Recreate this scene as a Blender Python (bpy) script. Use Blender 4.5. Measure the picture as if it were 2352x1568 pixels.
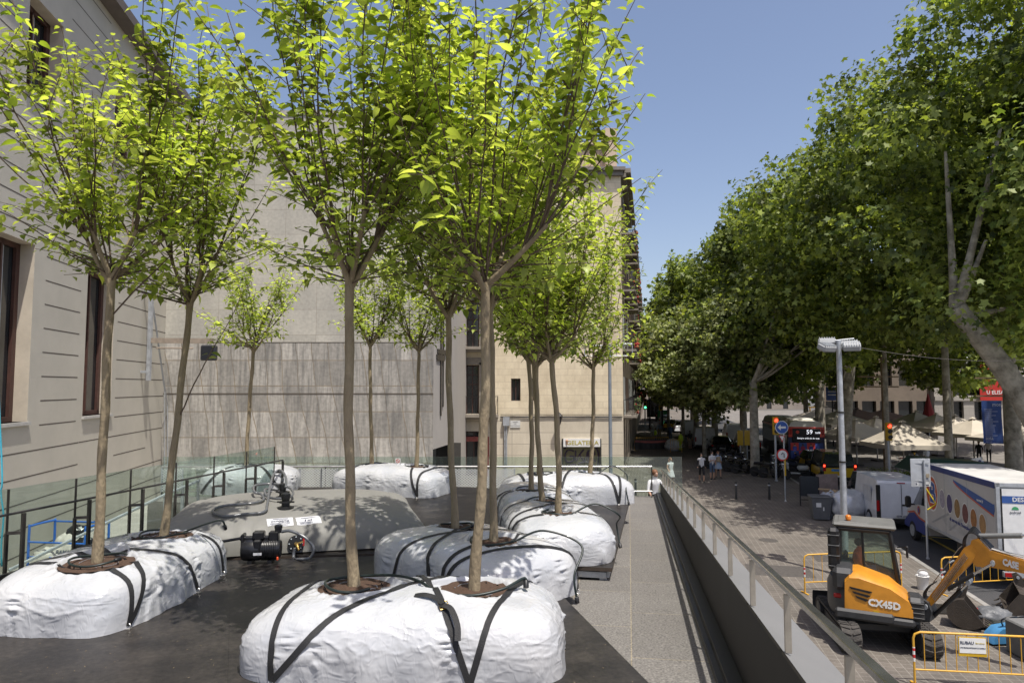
import bpy, math, random
import numpy as np
from mathutils import Vector, Matrix, noise
from mathutils.bvhtree import BVHTree
R = math.radians
for o in list(bpy.data.objects): bpy.data.objects.remove(o)
C = bpy.context.scene.collection
scn = bpy.context.scene
# ---------------------------------------------------------------- camera, sky, sun, exposure
CZ = 2.2; TILT = R(3.8); FPX = 1568.0
cd = bpy.data.cameras.new('camera'); cd.lens = 24; cd.sensor_width = 36; cd.clip_end = 3000; cd.clip_start = 0.05
cam = bpy.data.objects.new('camera', cd); C.objects.link(cam)
cam.location = (0, 0, CZ); cam.rotation_euler = (math.pi/2 + TILT, 0, 0); scn.camera = cam
w = bpy.data.worlds.new('World'); scn.world = w; w.use_nodes = True
nt = w.node_tree; bg = nt.nodes['Background']; sk = nt.nodes.new('ShaderNodeTexSky')
sk.sky_type = 'NISHITA'; sk.sun_disc = False; sk.sun_elevation = R(68); sk.sun_rotation = R(147.6)
sk.altitude = 50; sk.air_density = 1.0; sk.dust_density = 2.2; sk.ozone_density = 2.5
tn = nt.nodes.new('ShaderNodeMix'); tn.data_type = 'RGBA'; tn.blend_type = 'MULTIPLY'; tn.inputs[0].default_value = 1; tn.inputs[7].default_value = (1.13, 1.0, .95, 1)
nt.links.new(sk.outputs[0], tn.inputs[6]); nt.links.new(tn.outputs[2], bg.inputs[0]); bg.inputs[1].default_value = 0.15
sl = bpy.data.lights.new('sun', 'SUN'); sl.energy = 4.6; sl.angle = R(0.53); sl.color = (1.0, 0.955, 0.88)
sun = bpy.data.objects.new('sun', sl); C.objects.link(sun)
sun.rotation_euler = Vector((-.216, .341, -1)).to_track_quat('-Z', 'Y').to_euler(); sun.location = (20, -30, 60)
vs = scn.view_settings; vs.view_transform = 'Standard'; vs.look = 'None'; vs.exposure = 0.22; vs.gamma = 1
scn.cycles.max_bounces = 8; scn.cycles.transparent_max_bounces = 24
# ---------------------------------------------------------------- helpers
def ray(x, y):
    u = (x-1176)/FPX; v = (784-y)/FPX
    return Vector((u, math.cos(TILT)-v*math.sin(TILT), math.sin(TILT)+v*math.cos(TILT)))
def Pz(x, y, z):
    r = ray(x, y); t = (z-CZ)/r.z
    return Vector((r.x*t, r.y*t, z))
def Py(x, y, Y):
    r = ray(x, y); t = Y/r.y
    return Vector((r.x*t, Y, CZ+r.z*t))
def tag(o, label=None, cat=None, group=None, kind=None):
    if label: o['label'] = label
    if cat: o['category'] = cat
    if group: o['group'] = group
    if kind: o['kind'] = kind
    return o
def thing(name, label, cat, loc=(0, 0, 0), rz=0, group=None):
    o = bpy.data.objects.new(name, None); C.objects.link(o); o.empty_display_size = .1
    o.location = loc; o.rotation_euler = (0, 0, rz)
    return tag(o, label, cat, group)
def copy_tree(o, parent=None):
    c = o.copy(); C.objects.link(c); c.parent = parent
    for ch in o.children: copy_tree(ch, c)
    return c
def place(proto, first, loc, rz=0, label=None, group=None, s=None):
    o = proto if first else copy_tree(proto)
    o.location = loc; o.rotation_euler = (0, 0, rz)
    if label: o['label'] = label
    if group: o['group'] = group
    if s: o.scale = (s, s, s)
    return o
class MB:
    def __init__(s): s.v = []; s.f = []; s.m = []; s.M = Matrix(); s.k = 0
    def add(s, vs, fs):
        b = len(s.v); M = s.M
        s.v += [tuple(M @ Vector(p)) for p in vs]; s.f += [tuple(b+i for i in f) for f in fs]; s.m += [s.k]*len(fs); return s
    def box(s, c, d, rz=0):
        x, y, z = d[0]/2, d[1]/2, d[2]/2; Rm = Matrix.Rotation(rz, 3, 'Z'); c = Vector(c)
        vs = [c + Rm @ Vector((a*x, b*y, e*z)) for a in (-1, 1) for b in (-1, 1) for e in (-1, 1)]
        return s.add(vs, [(0, 1, 3, 2), (4, 6, 7, 5), (0, 4, 5, 1), (2, 3, 7, 6), (0, 2, 6, 4), (1, 5, 7, 3)])
    def rbox(s, c, d, r=.02, rz=0):
        Rm = Matrix.Rotation(rz, 3, 'Z'); c = Vector(c); h = [q/2 for q in d]; r = min(r, min(h)*.95); vs = []; idx = {}
        for a in (-1, 1):
            for b in (-1, 1):
                for e in (-1, 1):
                    for ax in range(3):
                        p = [a*(h[0]-r), b*(h[1]-r), e*(h[2]-r)]; sg = (a, b, e)[ax]; p[ax] = sg*h[ax]
                        idx[(a, b, e, ax)] = len(vs); vs.append(c + Rm @ Vector(p))
        fs = []
        for ax in range(3):
            o1, o2 = [i for i in range(3) if i != ax]
            for sg in (-1, 1):
                q = []
                for (p1, p2) in ((-1, -1), (1, -1), (1, 1), (-1, 1)):
                    t = [0, 0, 0]; t[ax] = sg; t[o1] = p1; t[o2] = p2; q.append(idx[(*t, ax)])
                fs.append(tuple(q))
            for p1 in (-1, 1):
                for p2 in (-1, 1):
                    q = []
                    for (sg, axx) in ((-1, o1), (1, o1), (1, o2), (-1, o2)):
                        t = [0, 0, 0]; t[ax] = sg; t[o1] = p1; t[o2] = p2; q.append(idx[(*t, axx)])
                    fs.append(tuple(q))
        for a in (-1, 1):
            for b in (-1, 1):
                for e in (-1, 1): fs.append(tuple(idx[(a, b, e, i)] for i in range(3)))
        return s.add(vs, fs)
    def tube(s, pts, r, n=8, cap=True):
        pts = [Vector(p) for p in pts]; k = len(pts); rs = r if isinstance(r, (list, tuple)) else [r]*k
        vs = []; up = None
        for i, p in enumerate(pts):
            t = (pts[min(i+1, k-1)]-pts[max(i-1, 0)])
            if t.length < 1e-9: t = Vector((0, 0, 1))
            t.normalize()
            if up is None: up = t.orthogonal().normalized()
            else:
                up = up - t*up.dot(t)
                up = up.normalized() if up.length > 1e-6 else t.orthogonal().normalized()
            sd = t.cross(up)
            for j in range(n):
                a = 2*math.pi*j/n; vs.append(p + (up*math.cos(a)+sd*math.sin(a))*rs[i])
        fs = [(i*n+j, i*n+(j+1) % n, (i+1)*n+(j+1) % n, (i+1)*n+j) for i in range(k-1) for j in range(n)]
        if cap: fs += [tuple(range(n))[::-1], tuple((k-1)*n+j for j in range(n))]
        return s.add(vs, fs)
    def cyl(s, p0, p1, r0, r1=None, n=12): return s.tube([p0, p1], [r0, r0 if r1 is None else r1], n)
    def lathe(s, prof, c=(0, 0, 0), n=16, axis='Z'):
        vs = []; c = Vector(c)
        for (r, z) in prof:
            for j in range(n):
                a = 2*math.pi*j/n; q = (r*math.cos(a), r*math.sin(a), z)
                if axis == 'X': q = (z, q[0], q[1])
                if axis == 'Y': q = (q[0], z, q[1])
                vs.append(c+Vector(q))
        k = len(prof)
        fs = [(i*n+j, i*n+(j+1) % n, (i+1)*n+(j+1) % n, (i+1)*n+j) for i in range(k-1) for j in range(n)]
        fs += [tuple(range(n))[::-1], tuple((k-1)*n+j for j in range(n))]
        return s.add(vs, fs)
    def ball(s, c, r, n=10, m=7, sc=(1, 1, 1)):
        c = Vector(c); vs = []
        for i in range(m+1):
            ph = math.pi*i/m
            for j in range(n):
                a = 2*math.pi*j/n; vs.append(c+Vector((r*sc[0]*math.sin(ph)*math.cos(a), r*sc[1]*math.sin(ph)*math.sin(a), r*sc[2]*math.cos(ph))))
        return s.add(vs, [(i*n+j, (i+1)*n+j, (i+1)*n+(j+1) % n, i*n+(j+1) % n) for i in range(m) for j in range(n)])
    def prism(s, poly, y0, y1, plane='XZ'):
        n = len(poly)
        def q(a, b, t): return {'XZ': (a, t, b), 'XY': (a, b, t), 'YZ': (t, a, b)}[plane]
        vs = [q(a, b, y0) for a, b in poly]+[q(a, b, y1) for a, b in poly]
        return s.add(vs, [tuple(range(n)), tuple(range(2*n-1, n-1, -1))]+[(i, (i+1) % n, n+(i+1) % n, n+i) for i in range(n)])
    def poly(s, pts): return s.add(pts, [tuple(range(len(pts)))])
    def disc(s, c, r, ax='Y', n=20, ry=None, a0=0, a1=2*math.pi):
        ry = ry or r; pts = []; full = abs(a1-a0-2*math.pi) < 1e-6
        for j in range(n if full else n+1):
            a = a0+(a1-a0)*j/n; u, v = r*math.cos(a), ry*math.sin(a)
            pts.append({'Y': (c[0]+u, c[1], c[2]+v), 'X': (c[0], c[1]-u, c[2]+v), 'Z': (c[0]+u, c[1]+v, c[2])}[ax])
        return s.poly(pts)
    def obj(s, name, mat, parent=None, smooth=None, label=None, cat=None, group=None, kind=None):
        me = bpy.data.meshes.new(name); me.from_pydata(s.v, [], s.f)
        for mm in (mat if isinstance(mat, (list, tuple)) else [mat]): me.materials.append(mm)
        if any(s.m): me.polygons.foreach_set('material_index', s.m)
        if smooth is not None:
            me.polygons.foreach_set('use_smooth', [True]*len(s.f))
            if smooth < 179: me.set_sharp_from_angle(angle=R(smooth))
        me.update()
        o = bpy.data.objects.new(name, me); C.objects.link(o); o.parent = parent
        return tag(o, label, cat, group, kind)
def mesh_np(name, V, F, mat, parent=None, smooth=False):
    """F: list of (n,k) arrays of faces"""
    me = bpy.data.meshes.new(name); me.vertices.add(len(V)); me.vertices.foreach_set('co', np.asarray(V, np.float32).ravel())
    loops = np.concatenate([f.ravel() for f in F]); tot = np.concatenate([np.full(len(f), f.shape[1]) for f in F])
    st = np.concatenate([[0], np.cumsum(tot)[:-1]])
    me.loops.add(len(loops)); me.loops.foreach_set('vertex_index', loops.astype(np.int32))
    me.polygons.add(len(tot)); me.polygons.foreach_set('loop_start', st.astype(np.int32)); me.polygons.foreach_set('loop_total', tot.astype(np.int32))
    if smooth: me.polygons.foreach_set('use_smooth', [True]*len(tot))
    me.update(calc_edges=True); me.validate()
    for mm in (mat if isinstance(mat, (list, tuple)) else [mat]): me.materials.append(mm)
    o = bpy.data.objects.new(name, me); C.objects.link(o); o.parent = parent
    return o
def text(s, size, mat, parent, M, name='lettering', bold=0.0, align='CENTER', ext=.002, sx=1.0):
    cu = bpy.data.curves.new('t', 'FONT'); cu.body = s; cu.size = size; cu.align_x = align; cu.align_y = 'CENTER'
    cu.offset = bold*size; cu.extrude = ext; cu.resolution_u = 2
    to = bpy.data.objects.new('t', cu); C.objects.link(to); dg = bpy.context.evaluated_depsgraph_get(); dg.update()
    me = bpy.data.meshes.new_from_object(to.evaluated_get(dg)); bpy.data.objects.remove(to)
    me.transform(M @ Matrix.Diagonal((sx, 1, 1, 1))); me.materials.clear(); me.materials.append(mat)
    o = bpy.data.objects.new(name, me); C.objects.link(o); o.parent = parent
    return o
def face_mY(x, y, z, rz=0): return Matrix.Translation((x, y, z)) @ Matrix.Rotation(rz, 4, 'Z') @ Matrix.Rotation(R(90), 4, 'X')      # reads from -Y
def face_mX(x, y, z): return Matrix.Translation((x, y, z)) @ Matrix.Rotation(R(-90), 4, 'Z') @ Matrix.Rotation(R(90), 4, 'X')        # reads from -X
def spline(pts, n=8, closed=False):
    P = [Vector(p) for p in pts]; out = []; k = len(P)
    for i in range(k if closed else k-1):
        g = (lambda j: P[j % k]) if closed else (lambda j: P[max(0, min(k-1, j))])
        a, b, c, d = g(i-1), g(i), g(i+1), g(i+2)
        for j in range(n):
            t = j/n
            out.append(.5*((2*b)+(c-a)*t+(2*a-5*b+4*c-d)*t*t+(3*b-a-3*c+d)*t**3))
    out.append(P[0].copy() if closed else P[-1].copy())
    return out
# ---------------------------------------------------------------- materials
_mats = {}
def mat(name, col, rough=.6, metal=0., var=.12, scale=3., bump=0., bscale=60., spec=.5, coat=0., col2=None, stretch=(1, 1, 1), emit=0., contrast=.5):
    if name in _mats: return _mats[name]
    m = bpy.data.materials.new(name); m.use_nodes = True; n = m.node_tree; P = n.nodes['Principled BSDF']; L = n.links.new
    P.inputs['Roughness'].default_value = rough; P.inputs['Metallic'].default_value = metal
    P.inputs['Specular IOR Level'].default_value = spec; P.inputs['Coat Weight'].default_value = coat
    c1 = tuple(c*(1-var) for c in col); c2 = tuple(min(1, c*(1+var)) for c in (col2 or col))
    tc = n.nodes.new('ShaderNodeTexCoord'); mp = n.nodes.new('ShaderNodeMapping'); mp.inputs['Scale'].default_value = stretch
    L(tc.outputs['Object'], mp.inputs[0])
    nz = n.nodes.new('ShaderNodeTexNoise'); nz.inputs['Scale'].default_value = scale; nz.inputs['Detail'].default_value = 8; nz.inputs['Roughness'].default_value = .65
    L(mp.outputs[0], nz.inputs['Vector'])
    cr = n.nodes.new('ShaderNodeValToRGB'); e = cr.color_ramp.elements
    e[0].position = .5-.25*contrast*1.2; e[1].position = .5+.25*contrast*1.2; e[0].color = (*c1, 1); e[1].color = (*c2, 1)
    L(nz.outputs['Fac'], cr.inputs[0]); L(cr.outputs[0], P.inputs['Base Color'])
    rm = n.nodes.new('ShaderNodeMapRange'); rm.inputs[3].default_value = max(0, rough-.08); rm.inputs[4].default_value = min(1, rough+.1)
    L(nz.outputs['Fac'], rm.inputs[0]); L(rm.outputs[0], P.inputs['Roughness'])
    if bump:
        b = n.nodes.new('ShaderNodeBump'); nb = n.nodes.new('ShaderNodeTexNoise'); nb.inputs['Scale'].default_value = bscale; nb.inputs['Detail'].default_value = 6
        L(mp.outputs[0], nb.inputs['Vector']); L(nb.outputs['Fac'], b.inputs['Height']); b.inputs['Strength'].default_value = bump; b.inputs['Distance'].default_value = .02
        L(b.outputs[0], P.inputs['Normal'])
    if emit:
        P.inputs['Emission Color'].default_value = (*col, 1); P.inputs['Emission Strength'].default_value = emit
    _mats[name] = m; return m
def leafmat(name, cA, cB, trans=.35, rough=.45, tr_col=None, clump=0):
    m = bpy.data.materials.new(name); m.use_nodes = True; n = m.node_tree; L = n.links.new
    P = n.nodes['Principled BSDF']; out = n.nodes['Material Output']
    g = n.nodes.new('ShaderNodeNewGeometry'); cr = n.nodes.new('ShaderNodeValToRGB'); e = cr.color_ramp.elements
    e[0].color = (*cA, 1); e[1].color = (*cB, 1); e[0].position = .1; e[1].position = .95
    L(g.outputs['Random Per Island'], cr.inputs[0]); L(cr.outputs[0], P.inputs['Base Color'])
    P.inputs['Roughness'].default_value = rough; P.inputs['Specular IOR Level'].default_value = .4
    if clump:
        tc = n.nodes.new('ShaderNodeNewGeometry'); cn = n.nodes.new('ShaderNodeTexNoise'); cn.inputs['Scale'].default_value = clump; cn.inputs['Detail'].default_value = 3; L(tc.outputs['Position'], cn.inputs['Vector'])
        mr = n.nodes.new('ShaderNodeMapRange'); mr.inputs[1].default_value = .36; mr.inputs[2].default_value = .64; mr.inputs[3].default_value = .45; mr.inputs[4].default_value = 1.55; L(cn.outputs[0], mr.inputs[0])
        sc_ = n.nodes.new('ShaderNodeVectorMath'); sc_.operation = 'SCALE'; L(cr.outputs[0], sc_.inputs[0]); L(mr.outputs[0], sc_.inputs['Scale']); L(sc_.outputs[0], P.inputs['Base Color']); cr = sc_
    t = n.nodes.new('ShaderNodeBsdfTranslucent'); mx = n.nodes.new('ShaderNodeMixShader'); mx.inputs[0].default_value = trans
    mc = n.nodes.new('ShaderNodeMix'); mc.data_type = 'RGBA'; mc.blend_type = 'MULTIPLY'; mc.inputs[0].default_value = 1
    L(cr.outputs[0], mc.inputs[6]); mc.inputs[7].default_value = (*(tr_col or (1.9, 2.0, .7)), 1)
    L(mc.outputs[2], t.inputs[0]); L(P.outputs[0], mx.inputs[1]); L(t.outputs[0], mx.inputs[2]); L(mx.outputs[0], out.inputs[0])
    return m
def thin_glass(name, tint=(.86, .93, .9), refl=1.0, dirt=.06):
    m = bpy.data.materials.new(name); m.use_nodes = True; n = m.node_tree; L = n.links.new
    n.nodes.remove(n.nodes['Principled BSDF']); out = n.nodes['Material Output']
    t = n.nodes.new('ShaderNodeBsdfTransparent'); t.inputs[0].default_value = (*tint, 1)
    g = n.nodes.new('ShaderNodeBsdfGlossy'); g.inputs['Roughness'].default_value = .02
    gm = n.nodes.new('ShaderNodeNewGeometry'); dt = n.nodes.new('ShaderNodeVectorMath'); dt.operation = 'DOT_PRODUCT'; L(gm.outputs['Incoming'], dt.inputs[0]); L(gm.outputs['Normal'], dt.inputs[1])
    ab = n.nodes.new('ShaderNodeMath'); ab.operation = 'ABSOLUTE'; L(dt.outputs['Value'], ab.inputs[0]); sb = n.nodes.new('ShaderNodeMath'); sb.operation = 'SUBTRACT'; sb.inputs[0].default_value = 1; L(ab.outputs[0], sb.inputs[1])
    f = n.nodes.new('ShaderNodeMath'); f.operation = 'POWER'; f.inputs[1].default_value = 5; L(sb.outputs[0], f.inputs[0])
    mu = n.nodes.new('ShaderNodeMath'); mu.operation = 'MULTIPLY_ADD'; mu.inputs[1].default_value = .9*refl; mu.inputs[2].default_value = .045*refl
    mx = n.nodes.new('ShaderNodeMixShader'); L(f.outputs[0], mu.inputs[0]); L(mu.outputs[0], mx.inputs[0]); L(t.outputs[0], mx.inputs[1]); L(g.outputs[0], mx.inputs[2])
    d = n.nodes.new('ShaderNodeBsdfDiffuse'); d.inputs[0].default_value = (.5, .55, .52, 1)
    m2 = n.nodes.new('ShaderNodeMixShader'); m2.inputs[0].default_value = dirt
    L(mx.outputs[0], m2.inputs[1]); L(d.outputs[0], m2.inputs[2]); L(m2.outputs[0], out.inputs[0]); return m
def blockmat(name, base, mort, bw, bh, msz, offs=.5, var=.25, rough=.8, rotz=0., mapping='XY', bump=.15, stain=None, stain_amt=.4, nscale=2., grain=40., grain_amt=.1, skew=0., mortbump=.4, vstretch=1.):
    """block / slab joints with per-block tone, stains and grain. mapping picks which object axes carry the pattern"""
    m = bpy.data.materials.new(name); m.use_nodes = True; n = m.node_tree; L = n.links.new; P = n.nodes['Principled BSDF']; N = n.nodes.new
    P.inputs['Roughness'].default_value = rough; P.inputs['Specular IOR Level'].default_value = .3
    tc = N('ShaderNodeTexCoord'); mp = N('ShaderNodeMapping'); L(tc.outputs['Object'], mp.inputs[0])
    if mapping == 'XZ': mp.inputs['Rotation'].default_value = (R(-90), 0, 0)
    if mapping == 'YZ': mp.inputs['Rotation'].default_value = (R(-90), 0, R(-90))
    if mapping == 'XY': mp.inputs['Rotation'].default_value = (0, 0, rotz)
    vec = mp.outputs[0]
    if skew:
        sp = N('ShaderNodeSeparateXYZ'); L(vec, sp.inputs[0]); cb = N('ShaderNodeCombineXYZ')
        wz = N('ShaderNodeTexNoise'); wz.inputs['Scale'].default_value = .35; L(vec, wz.inputs['Vector'])
        a = N('ShaderNodeMath'); a.operation = 'MULTIPLY_ADD'; L(sp.outputs[1], a.inputs[0]); a.inputs[1].default_value = skew; L(sp.outputs[0], a.inputs[2])
        b = N('ShaderNodeMath'); b.operation = 'MULTIPLY_ADD'; L(wz.outputs[0], b.inputs[0]); b.inputs[1].default_value = .5; L(a.outputs[0], b.inputs[2])
        L(b.outputs[0], cb.inputs[0]); L(sp.outputs[1], cb.inputs[1]); vec = cb.outputs[0]
    br = N('ShaderNodeTexBrick'); L(vec, br.inputs['Vector']); br.offset = offs; br.squash = 1
    br.inputs['Scale'].default_value = 1; br.inputs['Mortar Size'].default_value = msz; br.inputs['Mortar Smooth'].default_value = .3
    br.inputs['Brick Width'].default_value = bw; br.inputs['Row Height'].default_value = bh; br.inputs['Bias'].default_value = 0
    br.inputs['Color1'].default_value = (*[c*(1-var) for c in base], 1); br.inputs['Color2'].default_value = (*[c*(1+var) for c in base], 1); br.inputs['Mortar'].default_value = (*mort, 1)
    nz = N('ShaderNodeTexNoise'); nz.inputs['Scale'].default_value = nscale; nz.inputs['Detail'].default_value = 9; nz.inputs['Roughness'].default_value = .7
    m2 = N('ShaderNodeMapping'); m2.inputs['Scale'].default_value = (1, 1/vstretch, 1); L(mp.outputs[0], m2.inputs[0]); L(m2.outputs[0], nz.inputs['Vector'])
    r1 = N('ShaderNodeMapRange'); L(nz.outputs[0], r1.inputs[0]); r1.inputs[1].default_value = .42; r1.inputs[2].default_value = .68; r1.inputs[4].default_value = stain_amt
    mx = N('ShaderNodeMix'); mx.data_type = 'RGBA'; L(r1.outputs[0], mx.inputs[0]); L(br.outputs[0], mx.inputs[6]); mx.inputs[7].default_value = (*(stain or [c*.5 for c in base]), 1)
    g = N('ShaderNodeTexNoise'); g.inputs['Scale'].default_value = grain; g.inputs['Detail'].default_value = 4; L(mp.outputs[0], g.inputs['Vector'])
    r2 = N('ShaderNodeMapRange'); L(g.outputs[0], r2.inputs[0]); r2.inputs[1].default_value = .3; r2.inputs[2].default_value = .7; r2.inputs[3].default_value = 1-grain_amt; r2.inputs[4].default_value = 1+grain_amt
    mm = N('ShaderNodeVectorMath'); mm.operation = 'SCALE'; L(mx.outputs[2], mm.inputs[0]); L(r2.outputs[0], mm.inputs['Scale']); L(mm.outputs[0], P.inputs['Base Color'])
    bp = N('ShaderNodeBump'); bp.inputs['Strength'].default_value = bump; bp.inputs['Distance'].default_value = .02
    hh = N('ShaderNodeMath'); hh.operation = 'MULTIPLY_ADD'; L(br.outputs['Fac'], hh.inputs[0]); hh.inputs[1].default_value = -mortbump; L(g.outputs[0], hh.inputs[2]); L(hh.outputs[0], bp.inputs['Height']); L(bp.outputs[0], P.inputs['Normal'])
    return m
# ================================================================ materials used in several places
SD = Vector((.1976, .9803, 0)); SA = -math.atan(.2015)      # street direction and the turn of things lined up along it
TD = Vector((.1679, .9858, 0)); TA = -math.atan(.1703)      # terrace direction
PL = -3.5
steel = mat('brushed_steel', (.52, .51, .49), .32, .85, .15, 6, stretch=(1, 1, .2))
galv = mat('galvanised_steel', (.42, .44, .46), .5, .45, .18, 5, bump=.05)
darkmetal = mat('dark_metal', (.05, .047, .043), .45, .6, .2, 5)
black = mat('black_plastic', (.012, .012, .013), .42, 0, .3, 8)
rubber = mat('rubber', (.018, .018, .018), .75, 0, .3, 20, bump=.2)
glassdark = mat('dark_window_glass', (.018, .022, .024), .06, 0, .2, .5, spec=.8)
white = mat('white_paint', (.72, .72, .7), .45, 0, .06, 4)
chrome = mat('chrome', (.75, .75, .75), .12, 1, .05)
railglass = thin_glass('balustrade_glass', refl=1.6, dirt=.03)
# ================================================================ ground, roads, pavements
plaza_m = blockmat('panot_paving', (.15, .132, .112), (.26, .24, .21), .2, .2, .008, 0, .1, .85, R(11.4), stain=(.06, .055, .05), stain_amt=.55, nscale=.55, grain=30, grain_amt=.18)
asphalt = mat('asphalt', (.05, .05, .052), .9, 0, .25, 1.2, bump=.5, bscale=90, contrast=1)
far_m = mat('far_ground', (.11, .105, .095), .9, 0, .15, .3)
MB().poly([(-900, -300, PL-.02), (900, -300, PL-.02), (900, 1500, PL-.02), (-900, 1500, PL-.02)]).obj('ground', far_m, kind='structure')
def kx(Y): return 14.3+.2015*(Y-28)         # the kerb line of the right side road
mb = MB(); mb.poly([(4.2, -5, PL), (kx(-5), -5, PL), (kx(60), 60, PL), (kx(165), 165, PL), (6.2, 165, PL), (6.2, 44, PL), (-20, 44, PL), (-20, 20, PL), (5.8, 20, PL)])
mb.obj('plaza_paving', plaza_m, kind='structure')
mb = MB(); mb.poly([(kx(-5)+.16, -5, PL-.1+.0), (kx(-5)+5, -5, PL-.1), (kx(165)+5, 165, PL-.1), (kx(165)+.16, 165, PL-.1)])
for v in range(len(mb.v)): mb.v[v] = (mb.v[v][0], mb.v[v][1], PL-.012)
mb.obj('road', asphalt, kind='structure')
kerb_m = blockmat('kerb_stone', (.3, .29, .27), (.12, .11, .1), 1.0, 5, .01, 0, .12, .8, R(101.4), grain=50)
mb = MB(); a = Vector((kx(-5), -5, PL-.02)); b = Vector((kx(165), 165, PL-.02))
for q0, q1 in ((a, b), (a+Vector((4.9, 0, 0)), b+Vector((4.9, 0, 0)))):
    mb.prism([(q0.x, q0.y), (q0.x+.16, q0.y), (q1.x+.16, q1.y), (q1.x, q1.y)], PL-.3, PL+.006, 'XY')
mb.obj('kerb', kerb_m, kind='structure')
mb = MB()
for (x, y, l, wd) in ((15.6, 25.2, 2.4, .12), (16.9, 24.3, 2.2, .12), (15.1, 39, 9, .1), (19.6, 30, 3, .12), (20.6, 37, 3, .12), (21.6, 43, 3, .12)):
    mb.box((x, y, PL-.008), (wd, l, .002), SA)
mb.box((16.2, 26.4, PL-.008), (1.6, .12, .002), SA-.4)
mb.obj('road_marking', mat('yellow_road_paint', (.62, .45, .08), .8, 0, .25, 6, contrast=1), kind='structure')
MB().poly([(kx(8)+5.06, 8, PL+.012), (120, 8, PL+.012), (120, 165, PL+.012), (kx(165)+5.06, 165, PL+.012)]).obj('promenade', blockmat('promenade_paving', (.2, .185, .165), (.13, .12, .11), .6, .3, .01, .5, .2, .85, R(11.4), nscale=.5), kind='structure')
# lane of the lower court beside the left building
court = blockmat('court_stone', (.36, .34, .31), (.2, .19, .17), 1.2, .6, .008, .5, .1, .8, 0, nscale=.8, stain_amt=.3)
MB().poly([(-14.6, -4, -2.6), (-4.4, -4, -2.6), (-4.4, 30.5, -2.6), (-16, 30.5, -2.6)]).obj('court_floor', court, kind='structure')
# terrace ramp (granite slabs) with its edge wall; falls away from the camera
def rz_(Y): return .25-.0487*Y
granite = blockmat('granite_slabs', (.165, .156, .143), (.27, .235, .17), 1.35, .62, .006, .37, .1, .75, R(9.66)+R(90), stain=(.13, .12, .11), stain_amt=.5, nscale=.9, grain=55, grain_amt=.42, mortbump=.25)
def px_(X0, Y): return X0+.1703*Y
mb = MB(); pts = [(-6.6, -1), (px_(.79, -1), -1), (px_(.79, 17.9), 17.9), (-9.0, 17.9), (-8.9, 16.9), (-5.3, 15.6), (-5.45, 11.5), (-6.2, 8.2)]
mb.add([(x, y, rz_(y)) for x, y in pts]+[(x, y, PL-.1) for x, y in pts], [tuple(range(8))]+[(i, i+8, (i+1) % 8+8, (i+1) % 8) for i in range(8)])
mb.obj('terrace_paving', granite, kind='structure')
# plywood decks
deckm = blockmat('phenolic_board', (.02, .018, .017), (.008, .007, .007), 2.5, 1.25, .0035, 0, .12, .42, R(-22), stain=(.06, .052, .045), stain_amt=.7, nscale=1.9, grain=22, grain_amt=.28, bump=.05)
edge = mat('board_edge', (.055, .04, .03), .6, 0, .2, 12)
def deck(pts, zt, th, nm, label):
    t = thing(nm, label, 'deck', (0, 0, 0), 0, 'dark board platforms on the terrace')
    mb = MB(); n = len(pts); mb.add([(x, y, zt) for x, y in pts]+[(x, y, zt-th) for x, y in pts], [tuple(range(n)), tuple(range(2*n-1, n-1, -1))]); mb.obj('board', deckm, t)
    mb = MB(); mb.add([(x, y, zt) for x, y in pts]+[(x, y, zt-th) for x, y in pts], [(i, (i+1) % n, n+(i+1) % n, n+i) for i in range(n)]); mb.obj('board_edge', edge, t)
    c = Vector((sum(p[0] for p in pts)/n, sum(p[1] for p in pts)/n)); mb = MB()
    for i in range(n):
        a = Vector(pts[i])+(c-Vector(pts[i])).normalized()*.16; b = Vector(pts[(i+1) % n])+(c-Vector(pts[(i+1) % n])).normalized()*.16
        k = max(1, int((b-a).length/1.3))
        for j in range(k):
            p = a.lerp(b, j/k); z0 = min(rz_(p.y), zt-th-.02); mb.box((p.x, p.y, (z0+zt-th)/2), (.09, .09, zt-th-z0-.003))
    for i in range(n):
        a = Vector(pts[i])+(c-Vector(pts[i])).normalized()*.1; b = Vector(pts[(i+1) % n])+(c-Vector(pts[(i+1) % n])).normalized()*.1
        mb.tube([(a.x, a.y, zt-th-.055), (b.x, b.y, zt-th-.055)], .05, 4)
    mb.obj('support_frame', galv, t)
deck([(-6.0, 1.0), (1.95, 1.0), (1.02, 5.24), (.54, 7.34), (.45, 8.6), (-.9, 8.72), (-1.6, 9.1), (-5.6, 8.6)], .002, .03, 'plywood_deck', 'dark plywood platform under the nearest wrapped root balls')
deck([(-5.7, 8.7), (-1.62, 9.25), (-.95, 8.86), (.82, 8.56), (1.22, 8.48), (2.27, 13.38), (2.3, 14.4), (-.6, 15.1), (-.97, 15.25), (-5.3, 15.2), (-5.4, 12)], 0, .045, 'plywood_deck', 'dark plywood platform under the water bladder and far root balls')
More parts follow.
